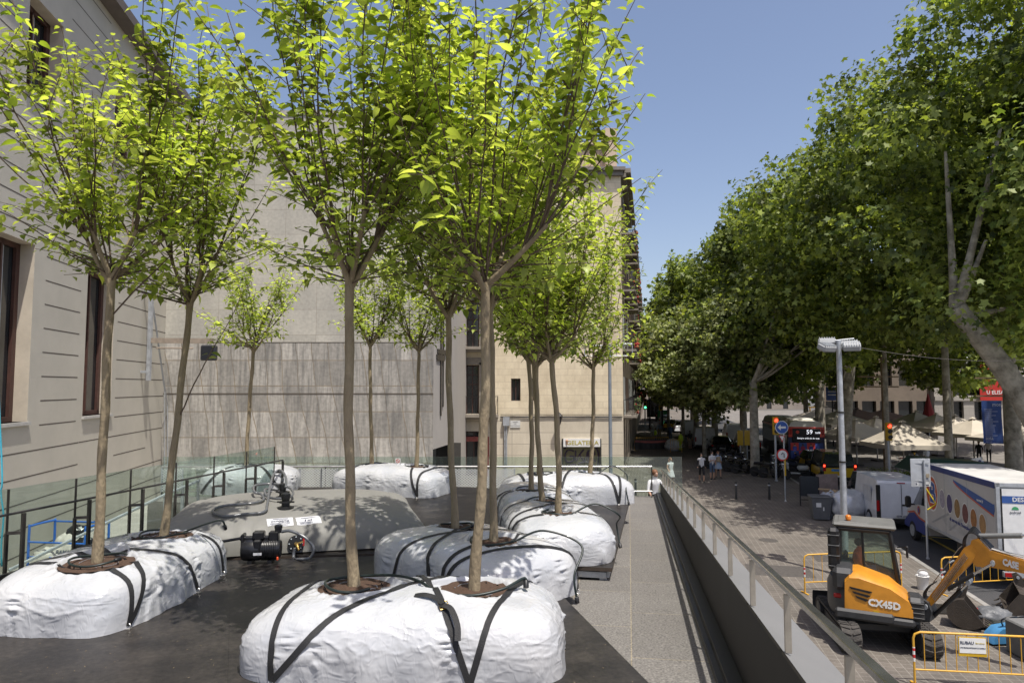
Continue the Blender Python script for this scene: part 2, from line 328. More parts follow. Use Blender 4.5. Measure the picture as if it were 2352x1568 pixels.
# ================================================================ parapet with sill and rail on the right
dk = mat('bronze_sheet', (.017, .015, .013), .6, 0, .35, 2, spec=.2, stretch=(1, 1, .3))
sill_m = mat('pale_stone_sill', (.17, .17, .168), .75, 0, .1, 1.4, bump=.15, bscale=140, contrast=1)
par = thing('parapet', 'dark metal parapet with pale sill and steel rail beside the terrace ramp', 'parapet')
Y0, Y1 = -1.0, 17.8
def pp(X0, Zd, Y, s=.0765): return (px_(X0, Y), Y, CZ-Zd-s*Y)
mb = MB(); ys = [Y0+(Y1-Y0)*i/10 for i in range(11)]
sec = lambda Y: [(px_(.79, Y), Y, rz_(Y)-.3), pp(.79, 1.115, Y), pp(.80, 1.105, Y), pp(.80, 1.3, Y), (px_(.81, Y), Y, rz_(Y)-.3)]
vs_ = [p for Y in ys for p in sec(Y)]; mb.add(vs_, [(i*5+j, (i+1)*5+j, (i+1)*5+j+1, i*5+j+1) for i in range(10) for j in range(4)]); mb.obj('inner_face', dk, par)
mb = MB(); sec = lambda Y: [pp(.802, 1.3, Y), pp(.802, 1.112, Y), pp(1.13, 1.25, Y), pp(1.13, 1.42, Y), (px_(1.10, Y), Y, PL-.1), (px_(.9, Y), Y, PL-.1)]
vs_ = [p for Y in ys for p in sec(Y)]; mb.add(vs_, [(i*6+j, (i+1)*6+j, (i+1)*6+j+1, i*6+j+1) for i in range(10) for j in range(5)]+[tuple(range(6)), tuple(60+j for j in range(6))]); mb.obj('sill', sill_m, par)
mb = MB(); sec = lambda Y: [(px_(.63, Y), Y, rz_(Y)-.1), (px_(.63, Y), Y, rz_(Y)+.05), (px_(.68, Y), Y, rz_(Y)+.05), (px_(.68, Y), Y, rz_(Y)+.11), (px_(.788, Y), Y, rz_(Y)+.11)]
vs_ = [p for Y in ys for p in sec(Y)]; mb.add(vs_, [(i*5+j, (i+1)*5+j, (i+1)*5+j+1, i*5+j+1) for i in range(10) for j in range(4)]); mb.obj('base_channel', darkmetal, par)
Y = .6
while Y < 16:
    mb = MB(); mb.box((px_(.655, Y), Y, rz_(Y)+.052), (.03, .5, .006), TA); mb.obj('drain_slot', black, par); Y += 1.05
for i in range(17):
    Y = 1.63+1.03*i
    if Y > 17.4: break
    mb = MB(); z0 = CZ-1.113-.0765*Y; z1 = CZ-.79-.0765*Y-.02
    mb.rbox((px_(.825, Y), Y, (z0+z1)/2), (.036, .014, z1-z0), .003, TA); mb.obj('rail_post', mat('post_steel', (.4, .36, .3), .4, .6, .15, 6), par, 30)
mb = MB(); a = Vector(pp(.825, .775, 0)); b = Vector(pp(.825, .775, 17.7)); d = (b-a).normalized(); mb.M = Matrix.Translation((a+b)/2) @ d.to_track_quat('Y', 'Z').to_matrix().to_4x4()
mb.rbox((0, 0, 0), (.046, (b-a).length, .03), .004); mb.obj('handrail', mat('polished_rail', (.4, .39, .37), .2, .9, .15, 4), par, 30)
# ================================================================ far fence closing the terrace
fn = thing('terrace_fence', 'low steel fence with perforated white panels closing the far end of the terrace', 'fence')
FY = 17.6; fb = rz_(FY); xl, xr = Py(372, 1072, FY).x, Py(1497, 1064, FY).x; zt = .17
mb = MB(); mb.cyl((xl, FY, zt), (xr, FY, zt), .025); mb.obj('handrail', steel, fn, 60)
mb = MB(); mb.cyl((xl, FY, zt-.62), (xr, FY, zt-.62), .016); mb.obj('lower_rail', steel, fn, 60)
x = xl
while x <= xr+.01:
    mb = MB(); mb.box((x, FY+.03, (fb+zt)/2-.02), (.02, .05, zt-fb)); mb.obj('fence_post', darkmetal, fn); x += (xr-xl)/9
perf = bpy.data.materials.new('perforated_sheet'); perf.use_nodes = True; n = perf.node_tree; L = n.links.new; N = n.nodes.new
tc = N('ShaderNodeTexCoord'); mp = N('ShaderNodeMapping'); mp.inputs['Scale'].default_value = (1, 0, 1.0); L(tc.outputs['Object'], mp.inputs[0])
sp = N('ShaderNodeSeparateXYZ'); L(mp.outputs[0], sp.inputs[0])
def sn(o, f):
    a = N('ShaderNodeMath'); a.operation = 'MULTIPLY'; a.inputs[1].default_value = f; L(o, a.inputs[0]); b = N('ShaderNodeMath'); b.operation = 'SINE'; L(a.outputs[0], b.inputs[0]); return b.outputs[0]
mu = N('ShaderNodeMath'); mu.operation = 'MULTIPLY'; L(sn(sp.outputs[0], 78), mu.inputs[0]); L(sn(sp.outputs[2], 100), mu.inputs[1])
gt = N('ShaderNodeMath'); gt.operation = 'GREATER_THAN'; gt.inputs[1].default_value = .12; L(mu.outputs[0], gt.inputs[0])
tr = N('ShaderNodeBsdfTransparent'); mx = N('ShaderNodeMixShader'); P = n.nodes['Principled BSDF']; P.inputs['Base Color'].default_value = (.62, .63, .63, 1); P.inputs['Roughness'].default_value = .4; P.inputs['Metallic'].default_value = .3
L(gt.outputs[0], mx.inputs[0]); L(P.outputs[0], mx.inputs[1]); L(tr.outputs[0], mx.inputs[2]); L(mx.outputs[0], n.nodes['Material Output'].inputs[0])
for (xa, xb) in ((372, 420), (640, 688), (690, 738), (739, 775), (1040, 1108), (1109, 1182)):
    a, b = Py(xa, 1090, FY-.05), Py(xb, 1090, FY-.05); mb = MB(); mb.box(((a.x+b.x)/2, FY-.05, zt-.33), (b.x-a.x-.02, .004, .56)); mb.obj('perforated_panel', perf, fn)
    mb = MB()
    for xx in (a.x, b.x): mb.box((xx, FY-.06, zt-.33), (.025, .02, .6))
    mb.obj('panel_frame', galv, fn)
mb = MB(); a, b = Py(374, 1048, 19.2), Py(1566, 1048, 19.2); mb.box(((a.x+b.x)/2, 19.2, .26-.65), (b.x-a.x, .012, 1.3)); mb.obj('glass_pane', railglass, fn)
mb = MB(); s_ = MB(); q = Py(914, 1058, FY-.09); mb.M = Matrix.Translation(q); mb.box((0, 0, 0), (.13, .006, .13)); o = mb.obj('prohibition_sign', white, fn)
s_.M = mb.M
for k in range(20):
    a0, a1 = k*math.pi/10, (k+1)*math.pi/10; s_.poly([(.05*math.cos(a0), -.005, .05*math.sin(a0)), (.05*math.cos(a1), -.005, .05*math.sin(a1)), (.037*math.cos(a1), -.005, .037*math.sin(a1)), (.037*math.cos(a0), -.005, .037*math.sin(a0))])
s_.poly([(-.036, -.005, .026), (-.026, -.005, .036), (.036, -.005, -.026), (.026, -.005, -.036)]); s_.obj('red_ring', mat('red_enamel', (.55, .03, .02), .4), o)
# ================================================================ left building (rendered facade, tall windows)
def wall_grid(mb, org, d, u0, u1, z0, z1, ops, depth, nrm, mi=0, mr=1, nrm_off=0):
    """wall sheet from u0..u1 along d with openings (ua,ub,za,zb) and reveals going back along -nrm"""
    us = sorted({u0, u1, *[o[0] for o in ops], *[o[1] for o in ops]}); zs = sorted({z0, z1, *[o[2] for o in ops], *[o[3] for o in ops]})
    P_ = lambda u, z, b=0: tuple(Vector((org[0]+d.x*u-nrm.x*b, org[1]+d.y*u-nrm.y*b, z)))
    mb.k = mi
    for i in range(len(us)-1):
        for j in range(len(zs)-1):
            uc, zc = (us[i]+us[i+1])/2, (zs[j]+zs[j+1])/2
            if any(o[0] < uc < o[1] and o[2] < zc < o[3] for o in ops): continue
            mb.poly([P_(us[i], zs[j]), P_(us[i+1], zs[j]), P_(us[i+1], zs[j+1]), P_(us[i], zs[j+1])])
    mb.k = mr
    for (a, b, c, e) in [o[:4] for o in ops]:
        for q in (((a, c), (a, e)), ((b, c), (b, e)), ((a, e), (b, e)), ((a, c), (b, c))):
            mb.poly([P_(*q[0]), P_(*q[1]), P_(*q[1], depth), P_(*q[0], depth)])
    mb.k = 0
stucco = mat('grey_render', (.46, .435, .37), .9, 0, .1, .8, bump=.55, bscale=55, contrast=1)
stucco2 = mat('pale_reveal_render', (.5, .44, .35), .9, 0, .1, 2, bump=.4, bscale=55)
groove = mat('groove_shadow', (.09, .075, .06), .9, 0, .1)
LB = thing('rendered_building', 'large grey rendered building with grooved wall and tall recessed windows, left edge of the view', 'building')
LD = Vector((-.1733, .9849, 0)); LN = Vector((.9849, .1733, 0)); LO = (-10.0, 0.0)
kU = 1.0154
ops = [(12.2*kU, 13.9*kU, 1.25, 6.15), (17.1*kU, 18.85*kU, 1.25, 6.15), (22.2*kU, 24.4*kU, 1.25, 6.15), (12.8*kU, 14.8*kU, 10.3, 13.0), (18.0*kU, 19.9*kU, 10.3, 13.0), (23.8*kU, 26.0*kU, 10.3, 12.9)]
mb = MB(); wall_grid(mb, LO, LD, 1.0, 30.5*kU, PL-.1, 15.2, ops, .5, LN)
mb.k = 2
def gstrip(u0, u1, z):
    q = lambda u, z, o: (LO[0]+LD.x*u+LN.x*o, LO[1]+LD.y*u+LN.y*o, z)
    mb.poly([q(u0, z, .003), q(u1, z, .003), q(u1, z+.035, .003), q(u0, z+.035, .003)])
for k in range(-5, 22):
    z = .41+.69*k
    if z > 14.9: break
    if k <= 0 or 6.3 < z < 10.2: gstrip(1.5, 22.0*kU, z); gstrip(22.0*kU+.02, 30.3*kU, z) if k != -1 else gstrip(24.8*kU, 28*kU, z)
    elif z < 6.3:
        for a, b in ((14.4, 16.6), (19.5, 21.75), (24.75, 30.3)): gstrip(a*kU, b*kU, z)
    else:
        for a, b in ((15.2, 17.6), (20.4, 23.2), (26.5, 30.3)): gstrip(a*kU, b*kU, z)
mb.obj('wall', [stucco, stucco2, groove], LB)
mb = MB(); e = [(LO[0]+LD.x*u+LN.x*o, LO[1]+LD.y*u+LN.y*o) for u, o in ((1, .55), (31*kU, .55), (31*kU, -12), (1, -12))]
mb.add([(x, y, 15.2) for x, y in e]+[(x, y, 15.55) for x, y in e], [(0, 1, 2, 3), (7, 6, 5, 4), (0, 4, 5, 1), (1, 5, 6, 2), (2, 6, 7, 3), (3, 7, 4, 0)]); mb.obj('roof', mat('dark_eaves', (.12, .1, .085), .8), LB)
mb = MB(); e = [(LO[0]+LD.x*u-LN.x*o, LO[1]+LD.y*u-LN.y*o) for u, o in ((30.5*kU, 0), (30.5*kU, 12), (1, 12), (1, 0))]
mb.add([(x, y, PL) for x, y in e]+[(x, y, 15.2) for x, y in e], [(0, 1, 5, 4), (1, 2, 6, 5), (2, 3, 7, 6)]); mb.obj('rear_wall', stucco, LB)
wood = mat('red_brown_frame', (.07, .03, .022), .6, 0, .2, 6)
curt = mat('pale_curtain', (.42, .43, .44), .9, 0, .1, 3)
for (a, b, c, e) in ops:
    q = lambda u, z, o: (LO[0]+LD.x*u-LN.x*o, LO[1]+LD.y*u-LN.y*o, z)
    m1 = MB(); m1.poly([q(a, c, .46), q(b, c, .46), q(b, e, .46), q(a, e, .46)]); wdw = m1.obj('window', glassdark, LB)
    m2 = MB()
    for (u0, u1, z0, z1) in ((b-.2, b, c, e), (a, b, e-.14, e), (a, b, c, c+.14), ((a+b)/2-.04, (a+b)/2+.04, c, e)):
        p = Vector(q((u0+u1)/2, (z0+z1)/2, .41)); m2.box(p, (.08, u1-u0, z1-z0), math.atan2(.1733, .9849))
    m2.obj('frame', wood, wdw)
    m2 = MB(); m2.poly([q((a+b)/2+.1, c+.15, .455), q((a+b)/2+.24, c+.15, .455), q((a+b)/2+.24, e-.15, .455), q((a+b)/2+.1, e-.15, .455)]); m2.obj('curtain', curt, wdw)
    m2 = MB(); p = Vector(q((a+b)/2, c-.045, .18)); m2.box(p, (.52, b-a+.12, .09), math.atan2(.1733, .9849)); m2.obj('sill', mat('grey_sill', (.42, .41, .38), .8, 0, .1, 6), wdw)
# rust drips and a darker plinth recess
mb = MB(); q = lambda u, z, o: (LO[0]+LD.x*u+LN.x*o, LO[1]+LD.y*u+LN.y*o, z)
mb.poly([q(13.0, PL, .004), q(16.1, PL, .004), q(16.1, -.25, .004), q(13.0, -.55, .004)]); mb.obj('basement_recess', mat('slate_grey', (.17, .18, .18), .8, 0, .15, 3), LB)
# floodlight arm
fa = thing('wall_floodlight', 'dark floodlight on a steel arm fixed to the rendered wall by the concrete building', 'floodlight')
wp = lambda Y, z, o: Vector((LO[0]-.176*Y+LN.x*o, Y+LN.y*o, z))
mb = MB(); mb.box(wp(27.2, 4.4, .3), (.14, .14, 3.9)); mb.box(wp(27.2, 2.8, .15), (.3, .1, .1)); mb.box(wp(27.2, 6, .15), (.3, .1, .1)); mb.obj('upright', galv, fa)
A0 = wp(27.2, 4.05, .35); A1 = A0+Vector((2.35, .3, 0)); mb = MB(); mb.M = Matrix.Translation((A0+A1)/2) @ (A1-A0).to_track_quat('X', 'Z').to_matrix().to_4x4()
mb.box((0, 0, 0), ((A1-A0).length, .12, .2)); mb.M = Matrix(); mb.tube([A0+Vector((.2, 0, -.3)), A0+Vector((1.6, .2, -.3))], .03, 6); mb.obj('arm', mat('weathered_arm', (.3, .25, .2), .7, .3, .2, 4), fa)
mb = MB(); mb.rbox(A1+Vector((-.15, 0, -.48)), (.6, .3, .62), .05); mb.obj('lamp_housing', mat('floodlight_black', (.02, .022, .028), .4), fa)
mb = MB(); mb.tube([A0+Vector((-.05, -.15, 2.2)), wp(29.2, 2.0, .3), wp(29.5, -1.2, .3)], .02, 5); mb.tube([A0+Vector((-.05, -.1, 2.2)), wp(29.8, 1.4, .25), wp(29.9, -1.2, .3)], .02, 5); mb.obj('brace_wire', galv, fa)
# ================================================================ concrete building
conc = blockmat('stained_concrete_slabs', (.37, .35, .315), (.25, .205, .145), .72, 1.12, .022, 0, .3, .85, mapping='XZ', stain=(.15, .147, .138), stain_amt=1.0, nscale=4.5, grain=7, grain_amt=.14, skew=.16, vstretch=12)
conc2 = blockmat('plain_concrete', (.45, .43, .375), (.33, .3, .25), 1.44, 1.12, .012, 0, .09, .85, mapping='XZ', stain=(.24, .235, .22), stain_amt=.5, nscale=.6, grain=8, grain_amt=.1, vstretch=3)
CB = thing('concrete_building', 'windowless grey concrete building clad in stained stone slabs behind the wrapped trees', 'building')
xa = -15.6; xb = Py(996, 800, 30).x; xc, yc = Py(1037, 800, 33).x, 33.0
CT = 14.4
mb = MB(); Y = 30.0
mb.poly([(xa, Y, PL), (xb, Y, PL), (xb, Y, 4.15), (xa, Y, 4.15)]); mb.k = 1; mb.poly([(xa, Y, 4.15), (xb, Y, 4.15), (xb, Y, CT), (xa, Y, CT)])
mb.k = 2; z1, z0 = Py(1000, 1027, 31).z, PL
mb.poly([(xb, Y, z1), (xc, yc, z1), (xc, yc, CT-.4), (xb, Y, CT)])
mb.poly([(xc, yc, z0), (xc, yc, CT-.4), (xc, 43.9, CT-.4), (xc, 43.9, z0)])
mb.k = 1; mb.poly([(xa, Y, CT), (xb, Y, CT), (xc, yc, CT-.4), (xc, 43, CT), (xa, 43, CT)])
mb.k = 3; mb.box(((xa+xb)/2, Y-.002, 1.9), (xb-xa, .02, .05)); mb.box(((xa+xb)/2, Y-.002, 4.15), (xb-xa, .012, .03))
side_m = mat('smooth_concrete', (.38, .36, .335), .85, 0, .1, .8, bump=.2, bscale=30, contrast=1)
mb.obj('wall', [conc, conc2, side_m, groove], CB)
mb = MB(); mb.box(((xa+xb)/2, Y+.2, CT+.1), (xb-xa+.1, .5, .2)); mb.obj('coping', conc2, CB)
mb = MB(); mb.box((xb+.35, 33.6, (PL+z1)/2), (1.2, .1, z1-PL)); mb.obj('passage', mat('dark_passage', (.05, .046, .04), .9), CB)
mb = MB(); dd = (Vector((xc, yc, 0))-Vector((xb, 30, 0))); L_ = dd.length; dn = dd.normalized(); off = Vector((dn.y, -dn.x, 0))*.03; az = math.atan2(dd.y, dd.x)
def onside(px, z): # px across the chamfer
    t = (px-996)/(1037-996); p = Vector((xb, 30, 0)).lerp(Vector((xc, yc, 0)), t)+off; return Vector((p.x, p.y, z))
ZZ = lambda y: Py(1010, y, 31).z
mb.box(onside(1011, (ZZ(700)+ZZ(955))/2), (.16, .05, ZZ(700)-ZZ(955)), az); mb.box(onside(1016, (ZZ(700)+ZZ(935))/2), (.1, .05, ZZ(700)-ZZ(935)), az)
mb.box(onside(1013, (ZZ(802)+ZZ(813))/2), (1.5, .06, ZZ(802)-ZZ(813)), az); mb.box(onside(1010, (ZZ(815)+ZZ(828))/2), (1.3, .06, ZZ(815)-ZZ(828)), az)
mb.obj('cross_relief', darkmetal, CB)
# ================================================================ cream corner building
cream = blockmat('cream_render', (.72, .63, .46), (.52, .44, .32), .9, .42, .012, .5, .05, .9, mapping='XZ', stain=(.44, .36, .245), stain_amt=.6, nscale=.7, grain=20, grain_amt=.06, vstretch=1.5)
cream_g = blockmat('ground_floor_render', (.6, .54, .43), (.26, .23, .19), 60, .72, .016, 0, .03, .9, mapping='XZ', stain=(.4, .35, .27), stain_amt=.6, nscale=.8, grain=20, grain_amt=.07, vstretch=3)
facade = mat('street_facade', (.3, .25, .19), .9, 0, .2, .8, contrast=1)
BD = Vector((.1976, .9803, 0)); BN = Vector((.9803, -.1976, 0)); iron = mat('wrought_iron', (.03, .028, .028), .6, .3)
shut = mat('brown_shutter', (.1, .07, .05), .7, 0, .2, 5); shutg = mat('grey_shutter', (.35, .37, .35), .7); stone = mat('balcony_stone', (.26, .23, .19), .85, 0, .15, 3)
def railing(mb, p0, p1, z, h=1.0, sp=.14):
    p0 = Vector(p0); p1 = Vector(p1); n = max(2, int((p1-p0).length/sp))
    mb.tube([(p0.x, p0.y, z+h), (p1.x, p1.y, z+h)], .022, 4); mb.tube([(p0.x, p0.y, z+.08), (p1.x, p1.y, z+.08)], .015, 4)
    for i in range(n+1):
        p = p0.lerp(p1, i/n); mb.tube([(p.x, p.y, z), (p.x, p.y, z+h)], .011, 4, False)
def street_building(name, label, s0, s1, ztop, floors, nb, first=False, bx0=None, mfac=None):
    t = thing(name, label, 'building'); org = (7.13, 44.0)
    P_ = lambda s, o, z: (org[0]+BD.x*s+BN.x*o, org[1]+BD.y*s+BN.y*o, z)
    bw = (s1-s0)/nb; ops = []
    for i in range(nb):
        c = s0+bw*(i+.5)
        for z in floors: ops.append((c-.55, c+.55, z, z+2.5))
        ops.append((c-.95, c+.95, PL, PL+2.9))
    mb = MB(); wall_grid(mb, org, BD, s0, s1, PL-.1, ztop, ops, .3, BN)
    w0 = P_(s1, 0, 0); w1 = P_(s1, -14, 0); mb.poly([(w0[0], w0[1], PL), (w1[0], w1[1], PL), (w1[0], w1[1], ztop), (w0[0], w0[1], ztop)])
    if not first:
        w0 = P_(s0, 0, 0); w1 = P_(s0, -14, 0); mb.poly([(w0[0], w0[1], PL), (w1[0], w1[1], PL), (w1[0], w1[1], ztop), (w0[0], w0[1], ztop)])
    a, b, c, e = P_(s0, 0, ztop), P_(s1, 0, ztop), P_(s1, -14, ztop), P_(s0, -14, ztop)
    if not first: mb.poly([a, b, c, e])
    mb.obj('wall', [mfac or facade, stone], t)
    mb = MB(); c = Vector(P_((s0+s1)/2, .28, ztop+.05)); mb.box(c, (.75, s1-s0, .3), SA); c = Vector(P_((s0+s1)/2, .15, ztop-.25)); mb.box(c, (.4, s1-s0, .25), SA); mb.obj('cornice', stone, t)
    for i in range(nb):
        c0 = s0+bw*(i+.5)
        for k, z in enumerate(floors):
            mb = MB(); mb.poly([P_(c0-.55, -.25, z), P_(c0+.55, -.25, z), P_(c0+.55, -.25, z+2.5), P_(c0-.55, -.25, z+2.5)]); wd = mb.obj('window', glassdark, t)
            mb = MB(); mb.box(Vector(P_(c0-.75, .04, z+1.25)), (.06, .5, 2.5), SA); mb.box(Vector(P_(c0+.75, .04, z+1.25)), (.06, .5, 2.5), SA); mb.obj('shutter', shutg if (i == 0 and k == 0) or random.random() < .25 else shut, wd)
            if ztop-z > 2.4:
                mb = MB(); mb.box(Vector(P_(c0, .42, z-.08)), (.9, 2.5, .14), SA); mb.box(Vector(P_(c0, .3, z-.2)), (.5, 2.1, .1), SA); bl = mb.obj('balcony', stone, t)
                mb = MB(); railing(mb, P_(c0-1.2, .84, 0), P_(c0+1.2, .84, 0), z, 1.0, .15); railing(mb, P_(c0-1.2, .03, 0), P_(c0-1.2, .84, 0), z, 1.0, .15); railing(mb, P_(c0+1.2, .03, 0), P_(c0+1.2, .84, 0), z, 1.0, .15); mb.obj('railing', iron, bl)
                if random.random() < .55:
                    mb = MB()
                    for q in range(26):
                        s = random.uniform(-1.1, 1.1); mb.k = random.choice([0, 0, 0, 1, 2]); mb.ball(P_(c0+s, .8+random.uniform(-.12, .15), z+random.uniform(.1, 1.1)), random.uniform(.04, .11), 5, 4)
                    mb.obj('potted_plants', [mat('balcony_leaf', (.07, .1, .03), .7), mat('terracotta', (.35, .12, .05), .8), mat('balcony_flower', (.4, .03, .03), .7)], bl)
        mb = MB(); mb.poly([P_(c0-.95, -.28, PL), P_(c0+.95, -.28, PL), P_(c0+.95, -.28, PL+2.9), P_(c0-.95, -.28, PL+2.9)]); mb.obj('shop_door', random.choice([shut, glassdark, darkmetal]), t)
    return t, P_
random.seed(4)
FL = [.35, 4.67, 8.6, 12.4]
S, P_ = street_building('cream_building', 'cream corner building with balconies, roof terrace and an ice cream shop shutter', 0, 15, 16.3, FL, 4, first=True)
xL = -6.0; xR = 7.13; FYB = 44.0; zx = lambda y: Py(1300, y, FYB).z; xx_ = lambda x: Py(x, 900, FYB).x
opn = [(xx_(1070), xx_(1100), zx(950), zx(838)), (xx_(1174), xx_(1195.5), zx(920), zx(869)), (xx_(1217), xx_(1233), zx(920), zx(869)),
       (xx_(1070), xx_(1100), zx(797), zx(690)), (xx_(1058), xx_(1119), PL, zx(990)), (xx_(1293), xx_(1377), PL, zx(1007)),
       (xx_(1070), xx_(1100), zx(655), zx(560)), (xx_(1070), xx_(1100), zx(510), zx(430)), (xx_(1174), xx_(1195), zx(760), zx(705)), (xx_(1174), xx_(1195), zx(610), zx(560))]
zb = zx(955)+.0
mb = MB(); wall_grid(mb, (0, FYB), Vector((1, 0, 0)), xL, xR, PL-.1, zb, [o for o in opn if o[2] < zb-1], .35, Vector((0, -1, 0)), 1, 2)
wall_grid(mb, (0, FYB), Vector((1, 0, 0)), xL, xR, zb, 16.3, [(o[0], o[1], max(o[2], zb+.01), o[3]) for o in opn if o[3] > zb+.5 and o[2] > zb-1], .35, Vector((0, -1, 0)), 0, 2)
mb.poly([(xL, FYB, 16.3), (xR, FYB, 16.3), (xR+2.9, FYB+14.7, 16.3), (xL, FYB+14, 16.3)])
mb.obj('front_wall', [cream, cream_g, stone], S)
mb = MB(); mb.box(((xL+xR)/2, FYB-.22, 16.38), (xR-xL+.5, .5, .22)); mb.box(((xL+xR)/2, FYB-.12, 16.12), (xR-xL+.2, .3, .28)); mb.obj('front_cornice', mat('grey_cornice', (.2, .18, .16), .85, 0, .2, 2), S)
mb = MB(); mb.box((.2, FYB+2.4, 17.3), (12.2, 3.4, 2.0)); mb.box((6.55, FYB+1.3, 17.8), (.75, 2.2, 3.0)); mb.box((5.4, FYB+.9, 17.5), (.5, .5, 2.2)); mb.box((0, FYB+2.3, 18.35), (12.4, 3.7, .12))
mb.obj('penthouse', mat('rosy_render', (.55, .43, .32), .9, 0, .08, 1.5), S)
mb = MB(); railing(mb, (xL, FYB+.05, 0), (6.2, FYB+.05, 0), 16.48, 1.25, .2); mb.obj('roof_railing', iron, S)
for n_, (a, b, c, e) in enumerate(opn):
    mb = MB(); nm = 'window'
    if n_ == 5:
        mb.k = 0; z = c
        while z < e-.35: mb.box(((a+b)/2, FYB+.2, z+.04), (b-a, .03, .07)); mb.box(((a+b)/2, FYB+.22, z+.085), (b-a, .02, .03)); z += .1
        sh = mb.obj('roller_shutter', mat('olive_shutter', (.17, .155, .08), .6, .3, .2, 3), S)
        gm = mat('graffiti_paint', (.035, .02, .045), .5); g = MB(); gp = lambda px, py: tuple(Vector((Py(px, py, FYB+.17).x, FYB+.165, Py(px, py, FYB+.17).z)))
        for path in ([(1318, 1036), (1305, 1033), (1298, 1045), (1302, 1060), (1316, 1058), (1318, 1048), (1308, 1047)], [(1322, 1034), (1323, 1058), (1331, 1044), (1341, 1032)], [(1331, 1044), (1343, 1058), (1350, 1036), (1351, 1058)], [(1350, 1036), (1360, 1033), (1366, 1042), (1354, 1048), (1369, 1060)], [(1299, 1066), (1300, 1080), (1316, 1088), (1326, 1076), (1320, 1066), (1306, 1070)], [(1328, 1064), (1345, 1060), (1362, 1066), (1368, 1080), (1350, 1088), (1338, 1078)], [(1296, 1030), (1310, 1022), (1336, 1024), (1362, 1022), (1374, 1040), (1373, 1070)]):
            g.tube(spline([gp(*p) for p in path], 5), .05, 5)
        g.obj('graffiti', gm, sh)
        mb = MB(); mb.box(((a+b)/2, FYB-.06, zx(1016)), (b-a, .12, zx(1007)-zx(1025.5))); sg = mb.obj('shop_sign', white, S)
        text('GELATERIA', .37, mat('olive_gold_letters', (.42, .36, .1), .6), sg, face_mY(xx_(1337), FYB-.13, zx(1016.5)), bold=.02, sx=1.1)
        mb = MB(); mb.tube([(xx_(1301), FYB-.14, zx(1022)), (xx_(1301), FYB-.14, zx(1014))], [.02, .07], 6); mb.ball((xx_(1301), FYB-.14, zx(1011.5)), .09, 8, 6); mb.obj('cone_picture', mat('cone_print', (.5, .3, .2), .6), sg)
        for xq in (a-.04, b+.04): mb = MB(); mb.box((xq, FYB-.03, (PL+e)/2), (.08, .1, e-PL)); mb.obj('shop_frame', darkmetal, S)
        continue
    mb.poly([(a, FYB+.3, c), (b, FYB+.3, c), (b, FYB+.3, e), (a, FYB+.3, e)]); wd = mb.obj('window' if n_ != 4 else 'shop_door', glassdark, S)
    mb = MB(); t_ = .07
    for q in ((a+t_/2, (c+e)/2, t_, e-c), (b-t_/2, (c+e)/2, t_, e-c), ((a+b)/2, e-t_/2, b-a, t_), ((a+b)/2, (c+e)/2, .05, e-c)): mb.box((q[0], FYB+.24, q[1]), (q[2], .08, q[3]))
    if e-c > 2.4 and n_ != 4:
        for q in (.35, .6, .8): mb.box(((a+b)/2, FYB+.24, c+(e-c)*q), (b-a, .06, .05))
    mb.obj('frame', wood, wd)
    if n_ in (0, 3, 6, 7):
        mb = MB()
        for q in ((a-.2, (c+e)/2, .35, e-c+.3), (b+.2, (c+e)/2, .35, e-c+.3), ((a+b)/2, e+.25, b-a+1.0, .45)): mb.box((q[0], FYB-.04, q[1]), (q[2], .1, q[3]))
        mb.obj('surround', stone, wd)
        mb = MB(); xq0, xq1 = xx_(1048), xx_(1145 if n_ == 0 else 1125); mb.box(((xq0+xq1)/2, FYB-.5, c-.1), (xq1-xq0, 1.0, .18)); mb.box(((xq0+xq1)/2, FYB-.4, c-.26), (xq1-xq0-.3, .7, .14)); bl = mb.obj('balcony', stone, S)
        mb = MB(); railing(mb, (xq0+.04, FYB-.95, 0), (xq1-.04, FYB-.95, 0), c, 1.12, .16); railing(mb, (xq1-.04, FYB-.95, 0), (xq1-.04, FYB-.03, 0), c, 1.12, .16); railing(mb, (xq0+.04, FYB-.95, 0), (xq0+.04, FYB-.03, 0), c, 1.12, .16); mb.obj('railing', iron, bl)
a, b = xx_(1066), xx_(1118); rd = mat('red_patterned_frame', (.22, .05, .04), .6, 0, .9, 9, contrast=2.2)
mb = MB(); zt_ = zx(1013)
for q in ((a, .32), (b, .32)): mb.box((q[0], FYB-.05, (PL+zt_)/2), (q[1], .2, zt_-PL))
mb.box(((a+b)/2, FYB-.05, zt_+.15), (b-a+.32, .2, .3)); mb.obj('red_shop_surround', rd, S)
mb = MB(); z = zx(955.5); mb.tube([(x, FYB-.06, z-.06*abs(math.sin(x*1.3))) for x in np.linspace(xx_(1150), xR-.05, 40)], .035, 5); mb.tube([(x, FYB-.05, z+.1) for x in np.linspace(xx_(1150), xR-.05, 10)], .02, 5); mb.obj('facade_cable', iron, S)
mb = MB(); mb.box((xx_(1163), FYB-.15, zx(967)), (.42, .25, .55)); mb.obj('junction_box', galv, S)
mb = MB(); mb.cyl((xx_(1159.5), FYB-.12, PL), (xx_(1159.5), FYB-.12, zx(972)), .05); mb.cyl((xx_(1163.5), FYB-.12, PL), (xx_(1163.5), FYB-.12, zx(972)), .05); mb.obj('conduit', galv, S)
mb = MB(); mb.box((xx_(1183.5), FYB-.03, zx(973.5)), (.64, .05, .44)); pq = mb.obj('stone_plaque', mat('white_marble', (.6, .6, .58), .5), S); gt_ = mat('engraved_grey', (.2, .2, .2), .8)
for i, s in enumerate(('CARRER', 'DE', 'SANTA MONICA')): text(s, .085, gt_, pq, face_mY(xx_(1183.5), FYB-.06, zx(973.5)+.13-.12*i))
